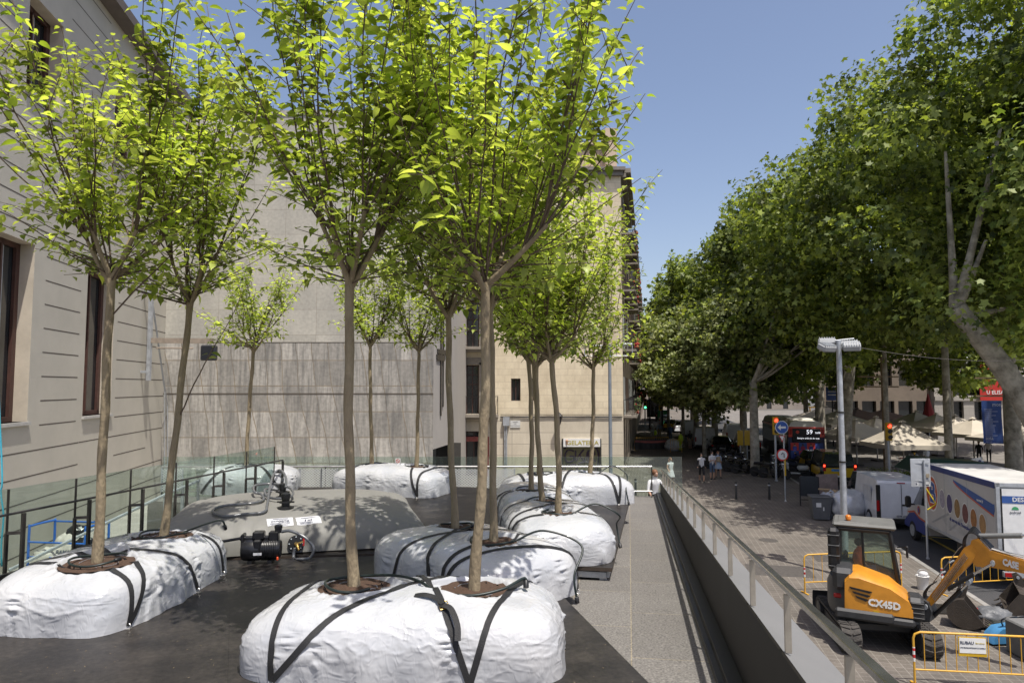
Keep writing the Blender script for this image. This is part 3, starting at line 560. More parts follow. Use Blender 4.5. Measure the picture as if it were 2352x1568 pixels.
# wall lantern on the cream front
wl = thing('wall_lantern', 'black wall lantern on the cream facade above the ice cream shop', 'lantern'); lx = xx_(1284)
mb = MB(); mb.tube([(lx-.1, FYB-.03, zx(982)), (lx+.02, FYB-.3, zx(975)), (lx, FYB-.55, zx(968))], .025, 6); mb.obj('bracket', iron, wl)
mb = MB(); mb.lathe([(.06, -.35), (.17, .12), (.2, .14), (.06, .32), (.02, .38)], (lx, FYB-.55, zx(960)), 6); mb.obj('lantern_body', iron, wl)
# further buildings along the street
street_building('tall_narrow_building', 'narrow brown street building second from the cream corner', 15.1, 30, 15.2, [.3, 4.3, 8.0, 11.6], 4)
street_building('shuttered_building', 'shuttered street building third from the cream corner', 30.1, 52, 16.6, [.4, 4.4, 8.2, 12], 5, mfac=mat('ochre_facade', (.33, .27, .19), .9, 0, .15, .7))
street_building('distant_building', 'fourth street building from the cream corner', 52.1, 85, 16.0, [.3, 4.2, 8, 11.6], 6)
street_building('far_end_building', 'farthest street building before the brick tower', 85.1, 128, 15.5, [.3, 4.2, 8, 11.6], 6, mfac=mat('brown_facade', (.26, .2, .15), .9, 0, .15, .7))
# iron scroll brackets high on the street facades
for i, (s, z, lb) in enumerate(((9, 11.9, 'nearest and highest iron scroll bracket on the street facade'), (17, 9.6, 'second iron scroll bracket along the street facade'), (30.5, 9.3, 'third iron scroll bracket, on the shuttered building'), (50, 8.8, 'farthest iron scroll bracket on the street facade'))):
    mb = MB(); b0 = Vector(P_(s, .05, z)); mb.tube([b0, b0+BN*1.2], .03, 5)
    for k, c in enumerate((.55, .95)):
        cc = b0+BN*c+Vector((0, 0, .22)); mb.tube([cc+BN*(.2*(1-a/22)*math.cos(a*.6))+Vector((0, 0, .2*(1-a/22)*math.sin(a*.6))) for a in range(18)], .02, 5)
    mb.obj('scroll_bracket', iron, None, None, lb, 'bracket', 'scroll brackets along the street')
# brick church tower far up the street
tw = thing('church_tower', 'octagonal brick church tower far down the street', 'tower', (0, 0, 0)); tc_ = Py(1488, 800, 190); brick = blockmat('tower_brick', (.42, .3, .2), (.3, .22, .16), .5, .2, .03, .5, .15, .9, mapping='XZ')
mb = MB(); zt_ = Py(1488, 742, 190).z; mb.lathe([(4.2, PL), (4.2, zt_-1), (4.6, zt_-.9), (4.6, zt_)], (tc_.x+1, 190, 0), 8); mb.obj('wall', brick, tw)
for a in range(8):
    an = math.pi/8+a*math.pi/4; c = Vector((tc_.x+1+3.93*math.cos(an), 190+3.93*math.sin(an), zt_-5.5)); mb = MB(); mb.box(c, (.2, 1.3, 6), an); mb.box(c+Vector((0, 0, 3)), (.2, .9, .6), an); mb.obj('belfry_opening', black, tw)
# ================================================================ buildings across the promenade, right
rstone = blockmat('pale_stone_cladding', (.4, .37, .33), (.25, .23, .2), 1.6, .8, .015, .5, .06, .8, mapping='XZ', stain_amt=.2)
RB = thing('stone_building', 'pale stone clad building with large dark windows across the promenade', 'building')
RY = 72.0; X_ = lambda x: Py(x, 900, RY).x; Z_ = lambda y: Py(2200, y, RY).z
x0, x1 = X_(2145), X_(2352)+14; ops = []
for (a, b, c, e) in ((2164, 2173, 965, 921), (2183, 2212, 965, 922), (2237, 2257, 965, 922), (2265, 2277, 965, 922), (2188, 2255, 908, 868), (2266, 2277, 908, 868), (2160, 2172, 908, 868), (2188, 2255, 850, 800), (2266, 2277, 850, 800), (2330, 2352, 905, 868), (2330, 2352, 965, 925), (2160, 2172, 850, 800), (2188, 2255, 780, 730), (2330, 2352, 850, 800)):
    ops.append((X_(a), X_(b), max(PL, Z_(c)), Z_(e)))
mb = MB(); wall_grid(mb, (0, RY), Vector((1, 0, 0)), x0, x1, PL, 17, ops, .5, Vector((0, -1, 0))); mb.box(((x0+x1)/2, RY-.08, Z_(915)), (x1-x0, .16, .45)); mb.poly([(x0, RY, PL), (x0, RY, 17), (x0, RY+18, 17), (x0, RY+18, PL)]); mb.poly([(x0, RY, 17), (x1, RY, 17), (x1, RY+18, 17), (x0, RY+18, 17)]); mb.obj('wall', rstone, RB)
for (a, b, c, e) in ops:
    mb = MB(); mb.poly([(a, RY+.4, c), (b, RY+.4, c), (b, RY+.4, e), (a, RY+.4, e)]); wd = mb.obj('window', glassdark, RB); mb = MB(); n = max(1, int((b-a)/1.1))
    for i in range(n+1): mb.box((a+(b-a)*i/n, RY+.36, (c+e)/2), (.06, .06, e-c))
    mb.box(((a+b)/2, RY+.36, (c+e)/2), (b-a, .05, .05)); mb.obj('frame', darkmetal, wd)
bn = MB(); c = Vector(((X_(2243)+X_(2303))/2, RY-.5, (Z_(919)+Z_(800))/2)); bn.box(c, (X_(2303)-X_(2243), .06, Z_(800)-Z_(919)))
redb = bn.obj('facade_banner', mat('red_banner', (.42, .02, .012), .7, 0, .12, .4), None, None, 'large red banner hanging on the stone building', 'banner')
text('U ELISAVA', .55, white, redb, face_mY(X_(2285), RY-.56, Z_(901)), bold=.01); text('#Fem escola', 1.3, white, redb, face_mY(X_(2278), RY-.56, Z_(824)), bold=.02)
OB = thing('old_building', 'old brownish building with arched windows left of the stone building', 'building'); x0b = X_(1880)
ops = []
for k in range(6):
    xq = X_(2128-k*42); ops += [(xq-.75, xq+.75, PL, PL+4.2)]+[(xq-.6, xq+.6, z, z+2.3) for z in (2.3, 6.3, 10.3)]
mb = MB(); wall_grid(mb, (0, RY+.6), Vector((1, 0, 0)), x0b, x0-.02, PL, 15, ops, .4, Vector((0, -1, 0))); mb.obj('wall', mat('brown_pink_render', (.21, .17, .135), .9, 0, .15, .6), OB)
for (a, b, c, e) in ops:
    mb = MB(); mb.poly([(a, RY+.95, c), (b, RY+.95, c), (b, RY+.95, e), (a, RY+.95, e)]); mb.obj('window', glassdark, OB)
EB = thing('end_building', 'pale apartment block closing the far end of the avenue behind the trees', 'building'); ops = []
for i in range(12):
    for z in (-3.4, .8, 4.6, 8.4, 12.2): ops.append((23+i*4.2, 24.3+i*4.2, z, z+2.4))
mb = MB(); wall_grid(mb, (0, 175), Vector((1, 0, 0)), 20, 75, PL, 16, ops, .3, Vector((0, -1, 0))); mb.obj('wall', mat('dun_render', (.28, .24, .2), .9, 0, .12, .3), EB)
for (a, b, c, e) in ops: MB().poly([(a, 175.25, c), (b, 175.25, c), (b, 175.25, e), (a, 175.25, e)]).obj('window', glassdark, EB)
# ================================================================ mulberry trees in wrapped root balls
bark = mat('young_bark', (.22, .165, .10), .85, 0, .32, 9, bump=.9, bscale=45, contrast=1.3, stretch=(1, 1, .35), col2=(.29, .235, .15))
twigm = mat('twig_bark', (.11, .075, .05), .8, 0, .25, 12, bump=.4, bscale=60)
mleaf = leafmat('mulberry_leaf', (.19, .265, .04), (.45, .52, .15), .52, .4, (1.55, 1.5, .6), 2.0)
dryleaf = mat('dry_leaf', (.12, .07, .03), .9)
def leaf_tpl():
    # blade along +x, normal +z, folded on the midrib, drooping tip
    mid = [(0, 0, 0), (.3, 0, -.01), (.62, 0, -.05), (.86, 0, -.14), (1.04, 0, -.27)]
    L = [(-.07, .13, .03), (.12, .29, .08), (.38, .31, .07), (.64, .21, .0), (.84, .09, -.1)]
    V = mid+L+[(x, -y, z) for x, y, z in L]
    q = [(0, 1, 6, 5), (1, 2, 7, 6), (2, 3, 8, 7), (3, 4, 9, 8)]; r = [(0, 10, 11, 1), (1, 11, 12, 2), (2, 12, 13, 3), (3, 13, 14, 4)]
    return np.array(V, float), np.array(q+r)
def stamp(T, F, pos, X, Z, size):
    """stamp template T at pos with axis X, approximate normal Z and size"""
    X = X/np.linalg.norm(X, axis=1, keepdims=True); Y = np.cross(Z, X); Y /= (np.linalg.norm(Y, axis=1, keepdims=True)+1e-9); Zn = np.cross(X, Y)
    V = pos[:, None, :]+size[:, None, None]*(T[None, :, 0:1]*X[:, None]+T[None, :, 1:2]*Y[:, None]+T[None, :, 2:3]*Zn[:, None])
    n = len(pos); k = len(T)
    return V.reshape(-1, 3), [(f[None]+np.arange(n)[:, None, None]*k).reshape(-1, f.shape[1]) for f in (F if isinstance(F, list) else [F])]
LT, LF = leaf_tpl()
def mulberry(seed, lean, hh, R_, H_, nwh, label, loc, group, tr=.05, leafsz=.102, extra=()):
    """trunk from (0,0,0) to head (lean x,lean y,hh); crown radius R_, crown height H_ above head"""
    rnd = random.Random(seed); rs = np.random.RandomState(seed); t = thing('mulberry_tree', label, 'tree', loc, 0, group)
    head = Vector((lean[0], lean[1], hh)); mb = MB(); pts = []; rad = []; bend = (rnd.uniform(-.04, .04), rnd.uniform(-.04, .04))
    for i in range(23):
        f = i/22; p = head*f; wv = math.sin(f*3.1)
        pts.append(Vector((p.x+bend[0]*wv+.006*math.sin(f*17+seed), p.y+bend[1]*wv, -.06+(hh+.06)*f)))
        rad.append(tr*(1.22-.28*min(1, f*6) if f < .16 else .94-.12*f)*(1+.05*math.sin(f*40+seed))*(1.12 if f > .97 else 1))
    mb.tube(pts, rad, 14)
    tw = MB(); L = []   # leaf records
    def shoot(p, d, ln, r0, lv, up=.25, start=.18):
        n = max(4, int(ln/.14)); pts = [p.copy()]; q = p.copy(); d = d.normalized(); dirs = [d.copy()]
        for i in range(n):
            d = (d+Vector((rnd.gauss(0, .055), rnd.gauss(0, .055), up*.12 if i < n*.7 else -.02))).normalized(); q = q+d*(ln/n); pts.append(q.copy()); dirs.append(d.copy())
        (tw if r0 < .016 else mb).tube(pts, [r0*(1-.8*i/n)+.0012 for i in range(n+1)], 5 if r0 < .012 else 7)
        s = ln*start; az = rnd.uniform(0, 6.28)
        while s < ln:
            f = s/ln*n; i = min(int(f), n-1); c = pts[i].lerp(pts[i+1], f-i); dd = dirs[i]; az += 2.4
            o = dd.orthogonal().normalized(); o = Matrix.Rotation(az, 3, dd) @ o; o = (o+Vector((0, 0, .35))).normalized()
            pl = rnd.uniform(.02, .05); L.append((c+o*pl, o, rnd.uniform(.6, 1.25)*leafsz*(1 if s < ln*.9 else .7)))
            s += rnd.uniform(.036, .054)
        return pts, dirs
    def whip(p, d, ln, r0):
        pts, dirs = shoot(p, d, ln, r0, 1, .22, .2); n = len(pts)
        for k in range(int(ln*3.1)):
            i = rnd.randint(int(n*.12), int(n*.8)); o = Matrix.Rotation(rnd.uniform(0, 6.28), 3, dirs[i]) @ dirs[i].orthogonal().normalized()
            shoot(pts[i], o+dirs[i]*.75+Vector((0, 0, .1)), rnd.uniform(.22, .6)*min(1, ln/1.6), r0*.42, 2, .2, .08)
    ns = 6; a0 = rnd.uniform(0, 6.28); sc = []
    for k in range(ns):
        az = a0+k*6.283/ns+rnd.uniform(-.3, .3); inc = rnd.uniform(R(28), R(62)); ln = rnd.uniform(.28, .5)*R_/1.0
        d = Vector((math.sin(inc)*math.cos(az), math.sin(inc)*math.sin(az), math.cos(inc))); q = head-Vector((0, 0, rnd.uniform(0, .1)))
        pts = [q, q+d*ln*.5+Vector((0, 0, .02)), q+d*ln+Vector((0, 0, .08))]; mb.tube(spline(pts, 4), [tr*.62*(1-.05*j) for j in range(9)], 8); sc.append((pts[-1], d, tr*.36))
    sc.append((head+Vector((0, 0, .05)), Vector((0, 0, 1)), tr*.4))
    for k in range(nwh):
        p, d, r0 = sc[k % len(sc)]; out = Vector((p.x-head.x, p.y-head.y, 0)); out = out.normalized() if out.length > .02 else Vector((rnd.uniform(-1, 1), rnd.uniform(-1, 1), 0)).normalized()
        inc = rnd.choice([rnd.uniform(R(3), R(22)), rnd.uniform(R(12), R(38)), rnd.uniform(R(30), R(72))]); az = rnd.uniform(-.75, .75)
        out = Matrix.Rotation(az, 3, 'Z') @ out; dd = out*math.sin(inc)+Vector((0, 0, math.cos(inc))); ln = min(H_/max(.3, math.cos(inc)), (R_-.15)/max(.12, math.sin(inc)))*rnd.uniform(.72, 1.04); ln = min(ln, H_*1.02)
        whip(p-d*rnd.uniform(0, .1), dd, max(.5, ln), r0*rnd.uniform(.4, .62))
    for k in range(16):   # low drooping sprays round the head
        az = rnd.uniform(0, 6.28); shoot(head+Vector((0, 0, rnd.uniform(-.05, .25))), Vector((math.cos(az), math.sin(az), rnd.uniform(.05, .5))), rnd.uniform(.4, 1.0)*R_, .007, 2, .05, .3)
    for (p, d, ln) in extra: shoot(Vector(p), Vector(d), ln, .008, 2, .1, .45)
    mb.obj('trunk', bark, t, 60); tw.obj('twigs', twigm, t, 60)
    pos = np.array([l[0] for l in L]); o = np.array([l[1] for l in L]); sz = np.array([l[2] for l in L]); n = len(L)
    X = o*np.array([1, 1, .35])+np.array([0, 0, -.2])+rs.normal(0, .2, (n, 3)); Z = np.array([0, 0, 1.0])+o*.12+rs.normal(0, .2, (n, 3))
    V, F = stamp(LT, LF, pos, X, Z, sz)
    mesh_np('crown', V, F, mleaf, t, True)
    k = rs.choice(n, max(3, n//220), False); V, F = stamp(LT*np.array([.7, .35, 1.5]), LF, pos[k], X[k]*np.array([.2, .2, .2])+np.array([0, 0, -1.]), o[k], sz[k]*.8); mesh_np('dead_leaves', V, F, dryleaf, t, True)
    return t
G = 'young mulberry trees in wrapped root balls'
SZ = .50
spec = [ # base px, head px, crown R, crown H, whips, seed, label
 ((224, 1293), (255, 640), 1.05, 2.5, 27, 11, 'young mulberry leaning right, front of the left wrapped root ball'),
 ((375, 1232), (437, 695), 1.0, 2.5, 25, 12, 'most strongly leaning mulberry, rear of the left wrapped root ball'),
 ((565, 1072), (583, 800), .95, 1.5, 20, 13, 'small mulberry behind the water bladder, in front of the concrete wall'),
 ((813, 1350), (805, 640), 1.1, 2.75, 28, 14, 'straight mulberry, left tree of the nearest root ball'),
 ((1087, 1357), (1115, 650), 1.1, 3.2, 32, 15, 'tall dense mulberry, right tree of the nearest root ball'),
 ((855, 1070), (850, 790), .9, 2.0, 20, 16, 'left tree of the far root ball in front of the fence'),
 ((957, 1075), (962, 800), .9, 2.1, 20, 17, 'right tree of the far root ball with the V shaped strap'),
 ((1047, 1215), (1030, 715), 1.0, 2.5, 24, 18, 'dark trunked mulberry, rear tree of the middle root ball'),
 ((1133, 1247), (1125, 705), 1.0, 2.6, 24, 19, 'mulberry standing just right of and behind the nearest right tree'),
 ((1219, 1128), (1214, 820), .9, 2.5, 22, 20, 'thin straight mulberry, leftmost of the trees by the ramp edge'),
 ((1247, 1154), (1232, 830), .9, 2.5, 22, 21, 'left leaning mulberry between two trees by the ramp edge'),
 ((1283, 1181), (1265, 815), .95, 2.5, 22, 22, 'nearest mulberry of the row by the ramp edge'),
 ((1355, 1088), (1362, 840), .95, 2.7, 22, 23, 'mulberry at the right end of the far right root ball'),
 ((1239, 1091), (1223, 820), .9, 2.5, 20, 24, 'mulberry at the left end of the far right root ball')]
bases = []
for (b, h, r_, H, nw, sd, lb) in spec:
    p = Pz(*b, SZ); q = Py(*h, p.y); bases.append(p)
    ex = []
    if sd == 11: ex = [((.06, 0, 2.42), (.75, -.1, .75), 1.5)]
    if sd == 12: ex = [((.13, 0, 1.35), (.6, -.2, 1.0), 1.7)]
    if sd == 15: ex = [((.1, 0, 2.6), (1, .1, .55), 1.6), ((.1, 0, 2.9), (1, .2, .75), 1.7)]
    if sd == 23: ex = [((.1, 0, 2.2), (1, .1, .12), 1.5), ((.1, 0, 2.6), (1, .1, .35), 1.4)]
    mulberry(sd, (q.x-p.x, 0), q.z-p.z, r_*1.28, H*1.05, int(nw*1.3), lb, p, G, tr=.047 if sd in (11, 14, 15) else .043, extra=ex)
# ================================================================ plane trees
pbark = mat('plane_bark', (.17, .15, .11), .85, 0, .3, 2.4, bump=.5, bscale=12, contrast=.6, col2=(.34, .31, .25))
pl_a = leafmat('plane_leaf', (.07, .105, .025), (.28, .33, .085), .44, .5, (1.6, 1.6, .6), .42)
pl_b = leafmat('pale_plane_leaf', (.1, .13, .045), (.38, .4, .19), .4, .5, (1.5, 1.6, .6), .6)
an = [k*math.pi/5 for k in range(10)]
ST = np.array([(.5*(1 if k % 2 == 0 else .52)*math.cos(a)+.4, .5*(1 if k % 2 == 0 else .52)*math.sin(a), .06*math.cos(2*a)-(.0 if k % 2 else .1)) for k, a in enumerate(an)]); SF = np.array([list(range(10))])
def plane_tree(seed, label, H, crown, trunk_r, trunk_h, nl, lsz, lm, lean=(0, 0), group='plane trees along the avenue', nblob=46, limbs=6):
    """crown = (cx, cy, z0, z1, rx, ry) local"""
    rnd = random.Random(seed); rs = np.random.RandomState(seed); t = thing('plane_tree', label, 'tree', (0, 0, 0), 0, group)
    cx, cy, z0, z1, rx, ry = crown; mb = MB(); hd = Vector((lean[0], lean[1], trunk_h))
    pts = [Vector((0, 0, -.1)), Vector((lean[0]*.25, lean[1]*.25, trunk_h*.33)), Vector((lean[0]*.6, lean[1]*.6, trunk_h*.7)), hd]
    sp_ = spline(pts, 5); mb.tube(sp_, [trunk_r*(1.25 if i == 0 else 1.05-.28*i/len(sp_)) for i in range(len(sp_))], 12)
    blobs = []
    for i in range(nblob):
        while True:
            a = np.array([rnd.uniform(-1, 1), rnd.uniform(-1, 1), rnd.uniform(-1, 1)])
            if .3 < np.linalg.norm(a) < 1: break
        zz = (a[2]+1)/2; f = 1.0 if zz > .25 else .78
        blobs.append((np.array([cx+a[0]*rx*f*.95, cy+a[1]*ry*f*.95, z0+(z1-z0)*(.06+.9*zz)]), rnd.uniform(.7, 1.7)*rx/5))
    for i in range(4 if lean[0] < -2 else limbs+6):
        b = blobs[i*3 % len(blobs)][0]; b = np.array(hd)+(b-np.array(hd))*(.55 if lean[0] < -2 else .75); m = hd.lerp(Vector(b), .5)+Vector((0, 0, -.4)); s0 = hd if i < limbs else hd.lerp(Vector(blobs[(i*3+3) % len(blobs)][0]), .4)
        s = spline([s0, s0.lerp(m, .6), Vector(b)], 5); r0 = trunk_r*(.5 if i < limbs else .22); mb.tube(s, [r0*(1-.85*j/len(s)) for j in range(len(s))], 7)
    mb.obj('trunk', pbark, t, 60)
    w_ = np.array([b[1]**2 for b in blobs]); w_ /= w_.sum(); bi = rs.choice(len(blobs), nl, p=w_)
    C_ = np.array([b[0] for b in blobs])[bi]; r = np.array([b[1] for b in blobs])[bi]; d = rs.normal(0, 1, (nl, 3)); d /= np.linalg.norm(d, axis=1, keepdims=True)
    lump = np.array([noise.noise(Vector(tuple(x))) for x in (d*2.3+C_)]); pos = C_+d*(r*(rs.uniform(.55, 1.12, nl)+.35*lump))[:, None]*np.array([1.15, 1.15, .8])
    X = d*.5+rs.normal(0, .6, (nl, 3))+np.array([0, 0, -.3]); Z = d*.7+np.array([0, 0, .75])+rs.normal(0, .45, (nl, 3))
    V, F = stamp(ST, SF, pos, X, Z, rs.uniform(.5, 1.5, nl)*lsz*1.15); mesh_np('crown', V, F, lm, t); return t
# the tall row beside the road, from near to far
def PT(k, label, x, y, cr, tr_, th, nl, lsz, lm=pl_a, lean=(0, 0), nb=46): t = plane_tree(k, label, 0, cr, tr_, th, nl, lsz, lm, lean, nblob=nb); t.location = (x, y, PL); return t
PT(31, 'nearest giant plane tree with a thick trunk leaning in from the right edge', 20.6, 24.5, (-1.6, .5, 5.6, 22.8, 5.6, 6.0), .44, 8.6, 24000, .24, lean=(-4.4, .3), nb=80)
PT(30, 'plane tree whose crown fills the upper right corner', 26.5, 29.0, (-1.0, 0, 6.8, 25, 6.4, 6.0), .5, 9.0, 20000, .25, nb=70)
PT(51, 'plane tree with overhanging crown behind the corner one', 25.5, 35.0, (-5.4, -3.2, 6.4, 22.0, 6.0, 5.0), .4, 8.5, 20000, .26, nb=70)
PT(32, 'forked pale trunked plane tree behind the floodlight mast', 23.2, 48.4, (-4.4, -1.5, 6.2, 20.6, 4.6, 5.0), .5, 8.5, 20000, .29, lean=(.9, 0), nb=76)
PT(33, 'slender straight plane tree between the mast and the red traffic light', 20.9, 38.3, (-1.8, 0, 6.0, 21.0, 6.2, 5.4), .15, 8.6, 20000, .27, nb=76)
PT(34, 'plane tree with a straight grey trunk right of the pyramid parasol', 27.8, 43.8, (2.0, 1.5, 7.2, 21, 4.6, 5), .25, 9.5, 15000, .3, nb=60)
PT(35, 'tall plane tree in the avenue row above the bus', 25.6, 57, (-2.6, 0, 6.5, 21.2, 6.6, 6.2), .42, 7, 15000, .33, nb=66)
PT(36, 'first tall plane tree on the left pavement, over the motorcycles', 15.8, 44.8, (3.2, 1.5, 4.4, 19.8, 5.2, 5.4), .3, 6, 18000, .29, nb=74)
PT(37, 'second tall plane tree on the left pavement', 18.2, 54, (1.6, 0, 4.0, 20.2, 5.4, 5.2), .3, 6, 15000, .33, nb=64)
PT(38, 'third tall plane tree on the left pavement', 18.6, 63, (.6, 0, 3.6, 20.0, 5.4, 5.4), .3, 6, 14000, .38, nb=60)
PT(39, 'fourth plane tree on the left pavement, leftmost against the sky', 19.6, 73, (.4, 0, 3, 19.8, 5.8, 6), .3, 6, 14000, .42, nb=60)
PT(52, 'distant plane tree up the avenue behind the leftmost one', 23.2, 88, (.2, 0, 2.5, 19.5, 6.6, 6), .35, 6, 11000, .5, nb=56)
PT(53, 'farthest plane tree up the avenue, beside the street gap', 28.5, 108, (-.4, 0, 2, 20.5, 8, 7), .35, 6, 11000, .6, nb=56)
PT(40, 'small pale leaved tree over the parked motorcycles', 16.9, 48.2, (-.9, -1.0, 4.0, 12.4, 4.4, 3.8), .2, 5.5, 14000, .25, pl_b)
PT(41, 'low drooping pale tree over the parked vans', 15.8, 56.5, (-.5, 0, 3.2, 12.8, 4.6, 4), .18, 5, 12000, .3, pl_b)
PT(42, 'thin pale tree by the hi-vis workers', 16.2, 65, (-.0, 0, 3.0, 13.0, 4.2, 4), .16, 4.5, 9000, .34, pl_b)
PT(43, 'thin tree behind the construction fence on the pavement', 18.0, 79, (.2, 0, 3, 13.5, 4.4, 4), .18, 4.5, 8000, .4)
PT(44, 'small tree far up the pavement beside the street lamps', 21.4, 98, (.6, 0, 3, 14, 4.6, 4), .2, 4.5, 6000, .45)
PT(45, 'promenade plane tree in front of the old building', 36.5, 57, (0, 0, 5.0, 20, 6.4, 5), .22, 7, 15000, .34, nb=56)
PT(46, 'thin promenade tree in front of the stone building', 45.2, 61, (-.5, 0, 6.6, 20, 6, 5), .2, 8, 12000, .36, lean=(-1, 0))
PT(47, 'plane tree behind the cafe parasols on the promenade', 30.5, 64, (0, 0, 5.0, 21, 6.6, 5), .22, 7, 15000, .38)
PT(48, 'plane tree at the right end of the promenade row', 33.5, 37, (2.2, 0, 7.0, 24, 6.0, 6), .28, 10, 16000, .3, nb=60)
PT(49, 'distant plane tree filling the end of the promenade', 36, 84, (0, 0, 4, 21, 8, 6), .3, 7, 10000, .5)
PT(50, 'distant plane tree beside the end building', 48, 96, (0, 0, 5, 20, 9, 6), .4, 7, 9000, .55)
# ================================================================ wrapped root balls
wrap = bpy.data.materials.new('white_plastic_wrap'); wrap.use_nodes = True; n = wrap.node_tree; L = n.links.new; N = n.nodes.new; P = n.nodes['Principled BSDF']
tc = N('ShaderNodeTexCoord'); nz = N('ShaderNodeTexNoise'); nz.inputs['Scale'].default_value = 2.2; nz.inputs['Detail'].default_value = 5; L(tc.outputs['Object'], nz.inputs['Vector'])
cr = N('ShaderNodeValToRGB'); cr.color_ramp.elements[0].color = (.41, .425, .45, 1); cr.color_ramp.elements[1].color = (.51, .515, .525, 1); cr.color_ramp.elements[0].position = .3; cr.color_ramp.elements[1].position = .6
L(nz.outputs[0], cr.inputs[0]); L(cr.outputs[0], P.inputs['Base Color']); P.inputs['Roughness'].default_value = .2; P.inputs['Specular IOR Level'].default_value = .55
def dn(scale, det, dist, sx=(1, 1, 1)):
    mp = N('ShaderNodeMapping'); mp.inputs['Scale'].default_value = sx; L(tc.outputs['Object'], mp.inputs[0]); q = N('ShaderNodeTexNoise'); q.inputs['Scale'].default_value = scale; q.inputs['Detail'].default_value = det; q.inputs['Distortion'].default_value = dist; q.noise_type = 'RIDGED_MULTIFRACTAL'; q.normalize = True; L(mp.outputs[0], q.inputs['Vector']); return q.outputs[0]
ad = N('ShaderNodeMath'); ad.operation = 'MULTIPLY_ADD'; L(dn(5, 3, 1.2, (1, 1, 2.2)), ad.inputs[0]); ad.inputs[1].default_value = 1.2; L(dn(13, 2, 1.8, (1, 1, .5)), ad.inputs[2])
bp = N('ShaderNodeBump'); bp.inputs['Strength'].default_value = .3; bp.inputs['Distance'].default_value = .02; L(ad.outputs[0], bp.inputs['Height']); L(bp.outputs[0], P.inputs['Normal'])
soilm = mat('dark_soil', (.075, .042, .026), .95, 0, .45, 30, bump=1, bscale=50, contrast=1.4)
web = mat('black_webbing', (.016, .016, .017), .55, 0, .2, 60, bump=.4, bscale=220); hosem = mat('dark_green_hose', (.012, .02, .018), .38, 0, .15, 4); wirem = mat('tying_wire', (.5, .5, .52), .35, .7)
brass = mat('brass', (.45, .3, .1), .3, .9, .1)
def ball_mesh(cx, cy, ang, Lx, Wy, H, holes, seed, nth=220, nph=64, z0=0.0):
    rnd = random.Random(seed); ca, sa = math.cos(ang), math.sin(ang); V = []; nn = 4.6
    seams = [rnd.uniform(0, 6.283) for _ in range(14)]; so = Vector((seed*7.3, seed*3.1, 0))
    for i in range(nph+1):
        ph = (math.pi/2)*(i/nph)**.85
        for j in range(nth):
            th = 2*math.pi*(j+.5*(i % 2)*0)/nth; c, s = math.cos(th), math.sin(th)
            r = (abs(c/(Lx/2))**nn+abs(s/(Wy/2))**nn)**(-1/nn)
            r *= 1+.035*noise.noise(Vector((c*1.5, s*1.5, 0))*1.6+so)
            m = 6.5; rho = math.sin(ph)**(2/m); zz = math.cos(ph)**(2/m)*(1-.13*rho**3)
            rho *= 1+.012*math.sin(math.pi*min(1, zz*1.15))+.03*(1-zz)
            x, y = r*rho*c, r*rho*s; z = H*zz
            n3 = Vector((x, y, z))
            top = max(0, min(1, (zz-.55)/.45)); side = 1-top
            dz = .035*noise.noise(n3*1.7+so)*top+.03*top*(1-rho)
            # crumpled seam bands running up the sides, with taut panels between them
            band = 0
            for q in seams:
                dth = abs((th-q+math.pi) % (2*math.pi)-math.pi)*r; band = max(band, math.exp(-(dth/.055)**2))
            cr_ = abs(noise.noise(Vector((x*6, y*6, z*18))+so))*.06*band*side-.018*band*side
            msk = max(0, min(1, noise.noise(n3*1.3+so*1.7)*2.6+.25)); rg = lambda f, fz: 1-abs(noise.noise(Vector((x*f, y*f, z*fz))+so)*2.2)
            cre = max(0, rg(5.5, 9))**3*.015+max(0, rg(12, 16))**3*.010
            wr = cre*(.1+.9*max(msk*.55, band))+.003*noise.noise(n3*9+so)
            fo = .010*math.sin(th*13+3*noise.noise(n3*2+so))*max(0, .35-zz)*3
            d = .035*noise.noise(n3*2.3+so*2)*side+cr_+wr*(.35+.65*side)+fo
            x += c*d; y += s*d; z += dz+wr*.35*top
            for (hx, hy, hr) in holes:
                q = math.hypot(x-hx, (y-hy)*1.0)/hr
                if q < 1.35 and zz > .6:
                    k = max(0, min(1, (1.1-q)/.12)); z = z*(1-k)+(H*.955-.03)*k; z += .012*math.exp(-((q-1.12)/.1)**2)
                    z += .006*math.sin(math.atan2(y-hy, x-hx)*17)*math.exp(-((q-1.25)/.25)**2)
            V.append((cx+x*ca-y*sa, cy+x*sa+y*ca, z0+max(0.004, z)))
    F = [(i*nth+j, i*nth+(j+1) % nth, (i+1)*nth+(j+1) % nth, (i+1)*nth+j) for i in range(nph) for j in range(nth)]
    return V, F
